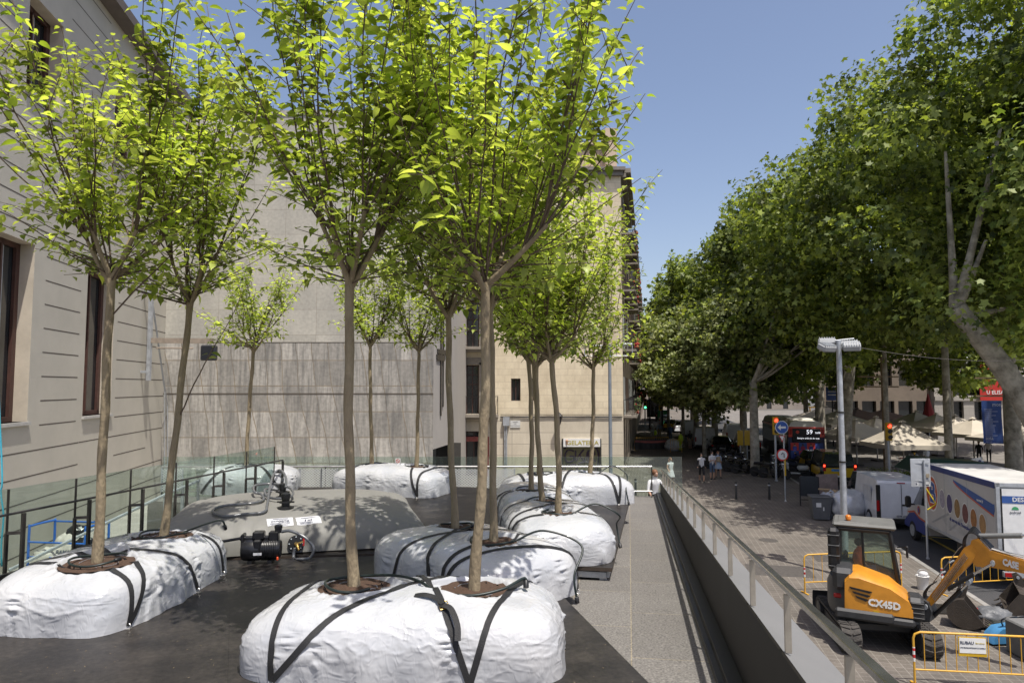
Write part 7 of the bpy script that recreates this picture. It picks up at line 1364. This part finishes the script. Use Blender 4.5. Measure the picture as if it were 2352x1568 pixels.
# bin, sack, folding board
p = Pz(1884, 1192, PL); t = thing('wheeled_bin', 'grey plastic rubbish bin with white paint marks beside the silver sack', 'bin', p, SA); pg = mat('grey_bin_plastic', (.11, .115, .12), .55, 0, .12, 4)
mb = MB(); mb.add([(-.32, -.3, .05), (.32, -.3, .05), (.32, .3, .05), (-.32, .3, .05), (-.4, -.36, .95), (.4, -.36, .95), (.4, .36, .95), (-.4, .36, .95)], [(0, 1, 2, 3), (4, 5, 6, 7), (0, 1, 5, 4), (1, 2, 6, 5), (2, 3, 7, 6), (3, 0, 4, 7)]); mb.obj('bin_body', pg, t); mb = MB(); mb.rbox((0, 0, .98), (.88, .8, .07), .03); mb.obj('rim', pg, t)
mb = MB(); mb.box((-.12, -.35, .66), (.2, .01, .18)); mb.box((.08, -.33, .5), (.05, .01, .16)); mb.M = Matrix(); mb.obj('paint_mark', white, t)
silv = mat('silver_woven_sack', (.6, .61, .63), .35, .3, .12, 5, bump=.9, bscale=16)
p = Pz(1950, 1194, PL); o = bag('large silver woven sack full of rubble beside the lamp mast', p, (.72, .6, .72), silv, 11, 'rubble_sack', 'rubble sacks', 2.2, .8)
p2 = Pz(1905, 1188, PL); bag('silver sack with blue and yellow print behind the mast', p2, (.5, .5, .62), mat('printed_sack', (.4, .42, .46), .4, .2, .4, 3, bump=.8, bscale=14), 12, 'rubble_sack', 'rubble sacks', 2.6, .8)
mb = MB(); mb.box((p2.x+.2, p2.y+.1, PL+1.12), (.7, .4, .05), .4); mb.box((p2.x-.1, p2.y+.15, PL+1.2), (.5, .3, .04), -.5); mb.obj('cardboard', mat('cardboard', (.35, .25, .15), .8, 0, .1), None, None, 'torn cardboard lying on the silver sacks', 'cardboard')
p = Pz(1860, 1162, PL); t = thing('display_board', 'dark framed display board standing beside the grey bin', 'board', p, SA)
for x in (-.42, .42): mb = MB(); mb.box((x, 0, .7), (.05, .05, 1.4)); mb.obj('leg', iron, t)
mb = MB(); mb.box((0, 0, .95), (.8, .04, .95)); mb.obj('panel', mat('dark_panel', (.03, .035, .04), .4), t); mb = MB(); mb.box((0, 0, .3), (.8, .04, .04)); mb.obj('crossbar', iron, t)
mb = MB(); p = Pz(1905, 1160, PL); mb.box((p.x+.6, p.y+1.5, PL+.65), (1.2, .05, 1.3), .2); mb.obj('plywood_board', mat('stained_board', (.3, .22, .19), .8, 0, .2, 4), None, None, 'brownish board leaning behind the sacks', 'board')
# yellow barriers
bar_y = mat('barrier_yellow', (.62, .34, .035), .4, 0, .1, 5)
def barrier(label, a, b, h=1.0, nb=None, hide=None):
    a = Vector(a); b = Vector(b); L_ = (b-a).length; t = thing('crowd_barrier', label, 'barrier', a, math.atan2(b.y-a.y, b.x-a.x), 'yellow pedestrian barriers')
    mb = MB(); mb.tube([(0, 0, 0), (0, 0, h-.12), (.03, 0, h-.04), (.12, 0, h), (L_-.12, 0, h), (L_-.03, 0, h-.04), (L_, 0, h-.12), (L_, 0, 0)], .021, 10); mb.tube([(0, 0, .3), (L_, 0, .3)], .017, 8); mb.obj('frame', bar_y, t, 60)
    n = nb or max(3, int(L_/.2))
    for i in range(1, n): mb = MB(); mb.tube([(L_*i/n, 0, .3), (L_*i/n, 0, h)], .009, 6); mb.obj('bar', bar_y, t, 60)
    for x in (0, L_): mb = MB(); mb.box((x, 0, .015), (.05, .34, .02)); mb.obj('foot', bar_y, t)
    for x, s in ((0, -1), (L_, 1)):
        mb = MB(); mb.lathe([(.024, .45), (.024, .72)], (x, 0, 0), 8); mb.obj('reflector_tape', white, t); mb = MB(); mb.lathe([(.0255, .52), (.0255, .58)], (x, 0, 0), 8); mb.lathe([(.0255, .65), (.0255, .7)], (x, 0, 0), 8); mb.obj('red_tape', redm, t)
    return t, L_
A0 = Pz(2097, 1450, PL+1.0); A1 = Pz(2420, 1464, PL+1.0); A0.z = A1.z = PL
bt, L_ = barrier('yellow barrier with a white notice in front of the excavator', A0, A1, nb=13)
mb = MB(); nx = L_*.42; mb.box((nx, -.025, .78), (.5, .012, .36)); nb_ = mb.obj('notice_board', taxi_y, bt); mb = MB(); mb.box((nx, -.034, .8), (.47, .006, .28)); mb.obj('white_notice', white, nb_)
text('RUBAU', .075, ink, nb_, face_mY(nx-.1, -.04, .85), bold=.03); text('Barcelona', .04, mat('gold_print', (.5, .4, .1), .6), nb_, face_mY(nx+.13, -.04, .85)); text('UTE REURBANITZACIO LA RAMBLA', .028, ink, nb_, face_mY(nx, -.04, .76), bold=.02)
a = Pz(1849, 1362, PL); b = Pz(2071, 1352, PL); barrier('yellow barrier standing behind the excavator', a, (b.x, b.y, PL), 1.05, 11)
a = Pz(2180, 1352, PL); b = Pz(2420, 1350, PL); a2 = Pz(2165, 1365, PL); barrier('yellow barrier between the excavator boom and the truck', a2, (b.x, b.y, PL), 1.0, 14)
# buckets and tools
rust = mat('worn_bucket_steel', (.075, .062, .05), .6, .5, .35, 5, bump=.5, contrast=1.3)
def bucket(label, loc, rz, w_, s=1.0, roll=0):
    t = thing('digging_bucket', label, 'excavator bucket', loc, rz, 'excavator buckets'); t.rotation_euler = (0, roll, rz); pr = [(.42*math.cos(a)*s, .36+.36*math.sin(a)*s) for a in np.linspace(R(95), R(330), 14)]; th = .02; inn = [(x*.93, .36+(z-.36)*.93) for x, z in pr]
    mb = MB(); n = len(pr); h = w_/2
    mb.add([(x, y, z) for y in (-h, h) for x, z in pr]+[(x, y, z) for y in (-h, h) for x, z in inn], [(i, i+1, n+i+1, n+i) for i in range(n-1)]+[(2*n+i, 3*n+i, 3*n+i+1, 2*n+i+1) for i in range(n-1)]+[(0, n, 3*n, 2*n), (n-1, 3*n-1, 4*n-1, 2*n-1)]); mb.obj('shell', rust, t, 50)
    for y in (-h, h): mb = MB(); mb.prism(pr, y-.012, y+.012, 'XZ'); mb.obj('side_plate', rust, t)
    for y in (-.1, .1): mb = MB(); mb.prism([(-.15, .68), (.0, .74), (.05, .95), (-.05, 1.0), (-.16, .9), (-.22, .72)], y-.015, y+.015, 'XZ'); mb.obj('hanger_plate', rust, t)
    mb = MB(); mb.tube([(-.06, -.16, .92), (-.06, .16, .92)], .035, 8); mb.obj('pin', galv, t); 
    for k in range(4): mb = MB(); y = -h+.06+(w_-.12)*k/3; mb.prism([(.34*s, .2), (.52*s, .1), (.38*s, .14)], y-.03, y+.03, 'XZ'); mb.obj('tooth', rust, t)
    return t
p = Pz(2222, 1438, PL); bucket('rusty digging bucket with teeth lying right of the excavator', p, R(-35), .62, .95)
p = Pz(2312, 1412, PL); bucket('wide shallow bucket behind the heap of tools', p+Vector((.35, .15, 0)), R(150), 1.25, .8)
hb = mat('hammer_blue', (.06, .22, .42), .5, 0, .2, 4); p = Pz(2315, 1476, PL); t = thing('hydraulic_hammer', 'light blue hydraulic breaker lying on the paving behind the notice barrier', 'hammer', p, R(6))
mb = MB(); mb.prism([(-.5, .05), (-.42, .22), (-.25, .36), (.1, .4), (.6, .36), (.9, .3), (.9, .05)], -.16, .16, 'XZ'); mb.obj('housing', hb, t, 35); mb = MB(); mb.tube([(.9, 0, .18), (1.5, 0, .16), (1.7, 0, .15)], [.06, .055, .01], 10); mb.obj('chisel', rust, t, 40); text('J60', .17, ink, t, face_mY(.1, -.165, .2), bold=.02)
for k in (0, 1): mb = MB(); mb.tube(spline([(-.1+.15*k, 0, .38), (-.2+.15*k, -.1, .55), (.1+.2*k, -.15, .62), (.4+.1*k, -.1, .4)], 5), .018, 6); mb.obj('hydraulic_hose', black, t, 60)
p = Pz(2290, 1440, PL)
bag('grey and red tarpaulin heap beside the bucket', p+Vector((.1, .3, 0)), (.45, .3, .24), mat('grey_tarp', (.12, .125, .13), .5, 0, .5, 5, bump=.9, bscale=12, contrast=2), 21, 'tarpaulin', None, 2.6, .6); bag('crumpled red bag on the tool heap', p+Vector((-.25, .5, .12)), (.28, .2, .12), mat('red_bag', (.4, .03, .03), .5, 0, .3, 5, bump=.8, bscale=12), 22, 'cloth_bag', None, 2.6, .6)
for k, (c_, lb) in enumerate((((.6, .15, .02), 'long orange handled tool on the paving'), ((.3, .5, .05), 'green handled shovel on the paving'), ((.45, .3, .15), 'wooden handled tool lying by the buckets'))):
    t = thing('hand_tool', lb, 'tool', p+Vector((-.1+.05*k, .1-.14*k, .03+.015*k)), R(8-9*k), 'hand tools on the paving'); mb = MB(); mb.tube([(-.2, 0, .02), (1.3, 0, .03)], .017, 6); mb.obj('handle', mat('handle_%d' % k, c_, .5), t); mb = MB(); mb.prism([(-.5, -.1), (-.25, -.12), (-.18, 0), (-.25, .12), (-.5, .1), (-.58, 0)], .0, .02, 'XY'); mb.obj('blade', rust, t)
p = Pz(2120, 1352, PL); t = thing('white_bucket', 'white plastic pail with a cloth on top behind the boom', 'bucket', p); mb = MB(); mb.lathe([(.13, 0), (.165, .36), (.175, .37), (.165, .38), (.15, .37)], (0, 0, 0), 18); mb.obj('pail', white, t, 40); mb = MB(); mb.tube([(.17*math.cos(a), 0, .36+.2*math.sin(a)) for a in np.linspace(0, math.pi, 10)], .006, 5); mb.obj('handle', galv, t); mb = MB(); mb.ball((.02, 0, .42), .13, 10, 6, (1, 1, .6)); mb.obj('white_cloth', shirtw, t, 180)
mb = MB(); p = Pz(2175, 1400, PL); mb.box((p.x, p.y, PL+.015), (1.2, .8, .03), -.2); mb.obj('steel_plate', darkmetal, None, None, 'dark steel plate lying under the excavator boom', 'plate')
mb = MB(); p = Pz(2352, 1510, PL); mb.rbox((p.x+.35, p.y, PL+.35), (.9, .8, .7), .03); mb.obj('concrete_block', mat('block_grey', (.16, .16, .155), .8, 0, .1, 3), None, None, 'grey block at the lower right corner behind the barrier', 'block')
# construction fence far on the left pavement
a = Pz(1458, 1035, PL); b = Pz(1537, 1033, PL); barrier('yellow barrier wrapped in dark sheeting across the left pavement', a, b, 1.15, 16); mb = MB(); d = (b-a); n = 24
mb.add([tuple(a+d*(i/n)+Vector((0, -.12+.03*math.sin(i*1.7), z))) for z in (.12, .95) for i in range(n+1)], [(i, i+1, n+2+i, n+1+i) for i in range(n)]); mb.obj('dark_sheeting', mat('dark_sheet', (.04, .035, .035), .35, 0, .4, 1.5, bump=.4, bscale=8), None, 180, 'dark plastic sheeting hung on the far yellow barrier', 'sheeting')
mb = MB(); mb.add([tuple(a+d*(i/n)+Vector((0, -.16+.03*math.sin(i*1.7), z-.1*math.sin(i/n*3)))) for z in (.78, .95) for i in range(n+1)], [(i, i+1, n+2+i, n+1+i) for i in range(n)]); mb.obj('red_white_tape', mat('red_white', (.45, .12, .1), .5, 0, .9, 1.2, contrast=2.5), None, 180, 'red and white band along the dark sheeting', 'tape')
a = Pz(1540, 1038, PL); b = Pz(1566, 1038, PL); barrier('short yellow barrier around the white rubble sack', a, b, 1.1, 5); p = Pz(1550, 1036, PL); bag('white rubble sack behind the short far barrier', p+Vector((0, .5, 0)), (.75, .5, .6), mat('white_rubble_sack', (.5, .5, .5), .6, 0, .3, 3, bump=.7, bscale=9), 31, 'rubble_sack', 'rubble sacks', 2.4, .8)
# yellow boards by the motorcycles
for px, lb in ((1701, 'left of two yellow boards behind the motorcycles'), (1717, 'right of two yellow boards behind the motorcycles')):
    p = Pz(px, 1066, PL); t = thing('yellow_board', lb, 'board', p, 0, 'yellow boards'); pole(t, (0, 0, 0), 2.7, .04); mb = MB(); mb.box((0, -.06, 1.95), (.42, .03, 1.1)); mb.obj('panel', taxi_y, t)
# ================================================================ cafe terrace on the promenade
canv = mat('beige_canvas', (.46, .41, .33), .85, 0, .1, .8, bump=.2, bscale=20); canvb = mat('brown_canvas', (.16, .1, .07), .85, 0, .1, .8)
def parasol(label, loc, W_, h, m, rz=0, rise=1.1, first=[None]):
    t = thing('cafe_parasol', label, 'parasol', loc, rz, 'square parasols on the promenade'); mb = MB(); n = 10; k = W_/2; V_ = [(0, 0, h+rise)]; rings = []
    for i in range(1, n+1):
        f = i/n; r = []
        for (ax, ay, bx_, by_) in ((-1, -1, 1, -1), (1, -1, 1, 1), (1, 1, -1, 1), (-1, 1, -1, -1)):
            for j in range(6): g = j/6; x, y = ax+(bx_-ax)*g, ay+(by_-ay)*g; r.append((x*k*f, y*k*f, h+rise*(1-f)**1.12-.10*math.sin(math.pi*g)*f*(1-f)*2))
        rings.append(r); V_ += r
    F_ = [(0, 1+j, 1+(j+1) % 24) for j in range(24)]+[(1+(i*24)+j, 1+(i+1)*24+j, 1+(i+1)*24+(j+1) % 24, 1+i*24+(j+1) % 24) for i in range(n-1) for j in range(24)]
    mb.add(V_, F_); r = rings[-1]; mb.add([(x*1.005, y*1.005, z) for x, y, z in r]+[(x*1.01, y*1.01, z-.28-.03*math.sin(j*1.57)) for j, (x, y, z) in enumerate(r)], [(j, (j+1) % 24, 24+(j+1) % 24, 24+j) for j in range(24)]); mb.obj('canopy', m, t, 30)
    mb = MB(); mb.lathe([(.25, 0), (.02, .12)], (0, 0, h+rise), 8); mb.obj('vent_cap', m, t); mb = MB(); mb.cyl((0, 0, 0), (0, 0, h+rise-.02), .05); mb.obj('pole', mat('parasol_pole', (.35, .33, .3), .5), t, 40)
    mb = MB(); mb.rbox((0, 0, .06), (.7, .7, .12), .03); mb.obj('base', darkmetal, t)
    for a in range(4): an_ = a*math.pi/2+math.pi/4; mb = MB(); mb.tube([(0, 0, h+.1), (k*.98*1.414*math.cos(an_)*.97, k*1.414*math.sin(an_)*.95, h-.02)], .018, 5); mb.obj('rib', darkmetal, t)
PP = PL+.012
def gp(px, Y, z=PP): p = Py(px, 900, Y); return Vector((p.x, Y, z))
for (px, Y, W_, h, m, rz, rise, lb) in (
    (2070, 44.0, 3.7, 2.1, canv, 0, 1.35, 'large bright beige pyramid parasol nearest the road'),
    (1963, 50, 3.8, 2.15, canv, .3, 1.15, 'beige parasol just right of the bus, behind the mast'), (2010, 53, 3.8, 2.2, canv, .2, 1.15, 'dappled beige parasol left behind the bright pyramid one'),
    (1922, 62, 4.8, 2.45, canv, .2, 1.1, 'beige parasol above the back of the bus'), (1895, 70, 5, 2.6, canv, .2, 1.1, 'farthest beige parasol beside the bus roof'),
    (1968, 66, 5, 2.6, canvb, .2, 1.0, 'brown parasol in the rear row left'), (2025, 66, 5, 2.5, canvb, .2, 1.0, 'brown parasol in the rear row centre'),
    (2102, 60, 3.8, 2.4, canv, .15, 1.15, 'shaded beige parasol above the red closed one'), (2148, 57, 3.8, 2.35, canv, .15, 1.1, 'shaded beige parasol left of the straight grey trunk'),
    (2192, 55, 3.8, 2.3, canv, .15, 1.1, 'half sunlit beige parasol right of the straight grey trunk'), (2231, 52, 3.8, 2.2, canv, .15, 1.1, 'shaded beige parasol beside the blue banner'),
    (2345, 48, 4.8, 2.1, canv, .15, 1.0, 'beige parasol at the right edge beyond the banner')):
    parasol(lb, gp(px, Y), W_, h, m, rz, rise)
t = thing('closed_parasol', 'closed dark red parasol standing before the stone building', 'parasol', gp(2131, 64)); mb = MB(); hz = Py(2131, 958, 64).z-PP; ht = Py(2131, 903, 64).z-PP; mb.lathe([(.55, hz), (.5, hz+.3), (.28, (hz+ht)/2), (.06, ht-.1), (.02, ht)], (0, 0, 0), 9); mb.obj('folded_canopy', mat('dark_red_canvas', (.22, .02, .02), .8), t); mb = MB(); mb.cyl((0, 0, 0), (0, 0, hz+.1), .05); mb.obj('pole', galv, t)
# chairs and tables
chw = mat('chair_white', (.6, .6, .6), .4); chr_ = mat('table_red', (.42, .03, .03), .4)
ch = thing('cafe_chair', 'x', 'chair', (0, 0, 0), 0, 'white cafe chairs on the promenade')
mb = MB(); mb.rbox((0, 0, .45), (.46, .44, .04), .015); mb.obj('seat', chw, ch)
mb = MB(); mb.tube([(-.24, .05, .45)]+[(.3*math.cos(a), .06+.22*math.sin(a), .78) for a in np.linspace(math.pi, 0, 12)]+[(.24, .05, .45)], .022, 6); mb.obj('backrest', chw, ch)
for x in (-.2, .2):
    for y in (-.18, .18): mb = MB(); mb.tube([(x, y, .45), (x*1.15, y*1.15, 0)], .014, 5); mb.obj('leg', galv, ch)
tb_ = thing('cafe_table', 'x', 'table', (0, 0, 0), 0, 'red cafe tables on the promenade'); mb = MB(); mb.rbox((0, 0, .73), (.8, .8, .03), .01); mb.obj('table_top', chr_, tb_); mb = MB(); mb.lathe([(.03, .04), (.03, .71)], (0, 0, 0), 8); mb.obj('leg', galv, tb_); mb = MB(); mb.lathe([(.22, 0), (.2, .03), (.03, .05)], (0, 0, 0), 12); mb.obj('base', darkmetal, tb_)
cs = [(2072, 1090, 'white chair left of the yellow and black post'), (2088, 1085, 'white chair just behind the yellow and black post'), (2100, 1080, 'white chair nearest the man in the white T-shirt, on his left'), (2116, 1092, 'white chair in front of the man in the white T-shirt'), (2132, 1096, 'white chair right in front of the parasol pole, facing the road'), (2148, 1090, 'white chair right of the man in the white T-shirt'), (2163, 1096, 'white chair left of the dark round sign'), (2186, 1098, 'white chair between the dark round sign and the grey trunk'), (2202, 1100, 'white chair just left of the straight grey trunk'), (2075, 1105, 'white chair closest to the planter fence'), (2058, 1098, 'white chair at the left end of the cafe seating')]
random.seed(3)
for k, (px, py, lb) in enumerate(cs): place(ch, k == 0, Pz(px, py-12, PP), random.uniform(0, 6.28), lb)
for k, (px, py, lb) in enumerate(((2080, 1086, 'red table among the white chairs by the yellow and black post'), (2110, 1084, 'red table in front of the man in the white T-shirt'), (2142, 1088, 'red table right of the man in the white T-shirt'), (2194, 1092, 'red table by the straight grey trunk'))): place(tb_, k == 0, Pz(px, py-10, PP), .3, lb)
t = thing('hazard_post', 'yellow and black striped post under the bright parasol', 'post', gp(2095, 43)); mb = MB(); mb.cyl((0, 0, 0), (0, 0, 1.6), .05); mb.obj('post', taxi_y, t)
for k in range(5): mb = MB(); mb.lathe([(.053, .15+.3*k), (.053, .28+.3*k)], (0, 0, 0), 8); mb.obj('black_band', black, t)
p = gp(2243, 42); t = thing('menu_board', 'white menu board with food pictures near the grey trunk', 'menu board', p); Zm = lambda y: Py(2243, y, 42).z-PP
mb = MB(); mb.M = Matrix.Rotation(R(-8), 4, 'Y'); mb.box((0, 0, (Zm(1090)+Zm(1052))/2), (.62, .05, Zm(1052)-Zm(1092))); pn = mb.obj('panel', white, t); rr = random.Random(5)
for k in range(8): m2 = MB(); m2.M = mb.M; m2.lathe([(.09, -.035), (.09, -.028)], ((k % 2-.5)*.3, 0, Zm(1088)+.16+.2*(k//2)), 12, 'Y'); m2.obj('food_picture', mat('food_print_%d' % (k % 6), (.4, .2, .05)), pn)
mb = MB(); mb.box((0, 0, Zm(1092)/2), (.5, .05, Zm(1092))); mb.obj('stand', darkmetal, t)
t = thing('menu_board', 'low tilted menu card board right of the tall one', 'menu board', gp(2262, 41.5)); mb = MB(); mb.M = Matrix.Translation((0, 0, .75)) @ Matrix.Rotation(R(-40), 4, 'X'); mb.box((0, 0, 0), (.7, .04, .6)); pn = mb.obj('panel', white, t)
m2 = MB(); m2.M = mb.M; m2.lathe([(.1, -.03), (.1, -.022)], (.1, 0, -.1), 12, 'Y'); m2.obj('food_picture', mat('food_print_2', (.4, .2, .05)), pn); mb = MB(); mb.box((0, .05, .35), (.1, .1, .7)); mb.obj('stand', darkmetal, t)
# wooden poles with cross bars and the blue banner
wp_ = mat('wooden_pole', (.17, .12, .07), .8, 0, .25, 3, stretch=(1, 1, .2))
for (px, Y, top, lb, bars) in ((2322, 40, 640, 'wooden pole carrying the blue banner', (909, 868)), (2025+3, 47, 770, 'thin wooden pole with cross bars right of the mast', (865, 888)), (2176+10, 66, 760, 'dark wooden pole before the stone building', (860,))):
    p = gp(px, Y); t = thing('wooden_pole', lb, 'pole', p, 0, 'wooden poles on the promenade'); h = Py(px, top, Y).z-PP; pole(t, (0, 0, 0), h, .15 if Y < 45 else .13, .1, wp_)
    for b_ in bars: z = Py(px, b_, Y).z-PP; mb = MB(); mb.box((-.4, -.15, z), (3.6 if Y < 45 else 2.8, .09, .09)); mb.obj('cross_bar', wp_, t)
Yb = 39.6; A_ = Py(2254, 920, Yb); B_ = Py(2304, 1018, Yb); BN_ = thing('hanging_banner', 'dark blue banner with pale lines of writing hanging from the wooden pole', 'banner', ((A_.x+B_.x)/2, Yb, 0)); wB = B_.x-A_.x; n = 14
z0, z1 = B_.z, A_.z; mb = MB(); mb.add([((-.5+i/n)*wB, .05*math.sin(i*.9+j*.5)*(j/12), z1+(z0-z1)*j/12) for j in range(13) for i in range(n+1)], [(j*(n+1)+i, j*(n+1)+i+1, (j+1)*(n+1)+i+1, (j+1)*(n+1)+i) for j in range(12) for i in range(n)]); mb.obj('cloth', mat('banner_blue', (.012, .04, .16), .7, 0, .15, .8), BN_, 180)
pw = mat('banner_print', (.4, .42, .5), .7); text('mon', .3, pw, BN_, face_mY(wB*.22, -.08, z1-.22)); text('anta', .26, pw, BN_, face_mY(-wB*.22, -.08, z0+.32)); rr = random.Random(8)
for k in range(17): l = rr.uniform(.4, .85)*wB*.8; mb = MB(); z = z1-.5-.115*k; mb.box((-wB*.42+l/2, -.08, z), (l, .004, .018)); mb.obj('print_line', pw, BN_)
# planter fence, green awning, dark bins, blue sign, small round sign
t = thing('slatted_planter', 'dark slatted wooden planter fence between the road and the cafe', 'planter'); sl_ = mat('dark_slats', (.07, .05, .035), .7, 0, .2, 4); a = gp(1990, 36.5); b = gp(2125, 34.5)
for k in range(5): mb = MB(); c = (a+b)/2; mb.box((c.x, c.y, PP+.15+.2*k), ((b-a).length, .04, .13), math.atan2(b.y-a.y, b.x-a.x)); mb.obj('slat', sl_, t)
rs = np.random.RandomState(5); nn_ = 2600; f = rs.uniform(0, 1, nn_); pos = np.array([[a.x, a.y, PP+1.05]])+np.outer(f, [b.x-a.x, b.y-a.y, 0])+rs.normal(0, 1, (nn_, 3))*np.array([.1, .2, .16]); V_, F_ = stamp(ST, SF, pos, rs.normal(0, 1, (nn_, 3)), rs.normal(0, .5, (nn_, 3))+np.array([0, 0, 1]), rs.uniform(.06, .13, nn_)); mesh_np('hedge_leaves', V_, F_, pl_a, t)
t = thing('green_kiosk', 'dark green kiosk with a flat ridged roof behind the truck', 'kiosk'); a = Pz(2105, 1092, PL+2.35); b = Pz(2330, 1100, PL+2.35); Yk = (a.y+b.y)/2; mb = MB(); a = Py(2108, 1068, 31.5); b = Py(2330, 1068, 31.5); zk = a.z; w_ = b.x-a.x
dg_ = mat('kiosk_green', (.012, .04, .03), .4, 0, .2, 2); mb.add([(a.x, 31, zk-.35), (b.x, 31, zk-.62), (b.x, 33.5, zk-.55), (a.x, 33.5, zk-.3), (a.x+.4, 31.6, zk+.3), (b.x-1.2, 31.6, zk+.1), (b.x-1.2, 33.0, zk+.12), (a.x+.4, 33.0, zk+.3)], [(0, 1, 2, 3), (4, 5, 6, 7), (0, 1, 5, 4), (1, 2, 6, 5), (2, 3, 7, 6), (3, 0, 4, 7)]); mb.obj('roof', dg_, t)
mb = MB(); mb.box(((a.x+b.x)/2, 32.3, (PP+zk-.65)/2), (w_-.8, 1.8, zk-.65-PP)); mb.obj('cabin', mat('kiosk_wall', (.03, .035, .035), .5), t)
p = gp(2161, 38); t = thing('round_sign', 'back of a dark round road sign beside the cafe chairs', 'sign', p); zz_ = Py(2161, 1073, 38).z-PP; pole(t, (0, 0, 0), zz_, .03); mb = MB(); mb.lathe([(.33, -.03), (.33, -.02)], (0, 0, zz_), 24, 'Y'); mb.obj('disc', darkmetal, t)
p = gp(1911, 66); t = thing('blue_sign', 'small blue information sign on a post above the parasols', 'sign', p); zz_ = Py(1911, 904, 66).z-PP; pole(t, (0, 0, 0), zz_, .06, None, iron); mb = MB(); mb.box((0, -.05, zz_), (1.2, .06, 1.3)); o = mb.obj('panel', bluem, t); mb = MB(); mb.box((0, -.09, zz_-.1), (.9, .01, .1)); mb.box((0, -.09, zz_+.2), (.9, .01, .1)); mb.obj('print_line', white, o)
for k, (px, Y, lb) in enumerate(((1950, 78, 'long yellow rail at the left behind the parasols'), (2050, 76, 'long yellow rail at the right behind the parasols'))):
    p = gp(px, Y); t = thing('yellow_rail', lb, 'rail', p, 0, 'yellow works rails'); z = Py(px, 944, Y).z-PP
    for dz in (0, .45): mb = MB(); mb.box((0, 0, z+dz), (9.5, .08, .14), .05); mb.obj('rail_bar', bar_y, t)
    for x in (-4.5, 0, 4.5): mb = MB(); mb.box((x, 0, z/2+.2), (.1, .1, z+.4)); mb.obj('rail_post', bar_y, t)
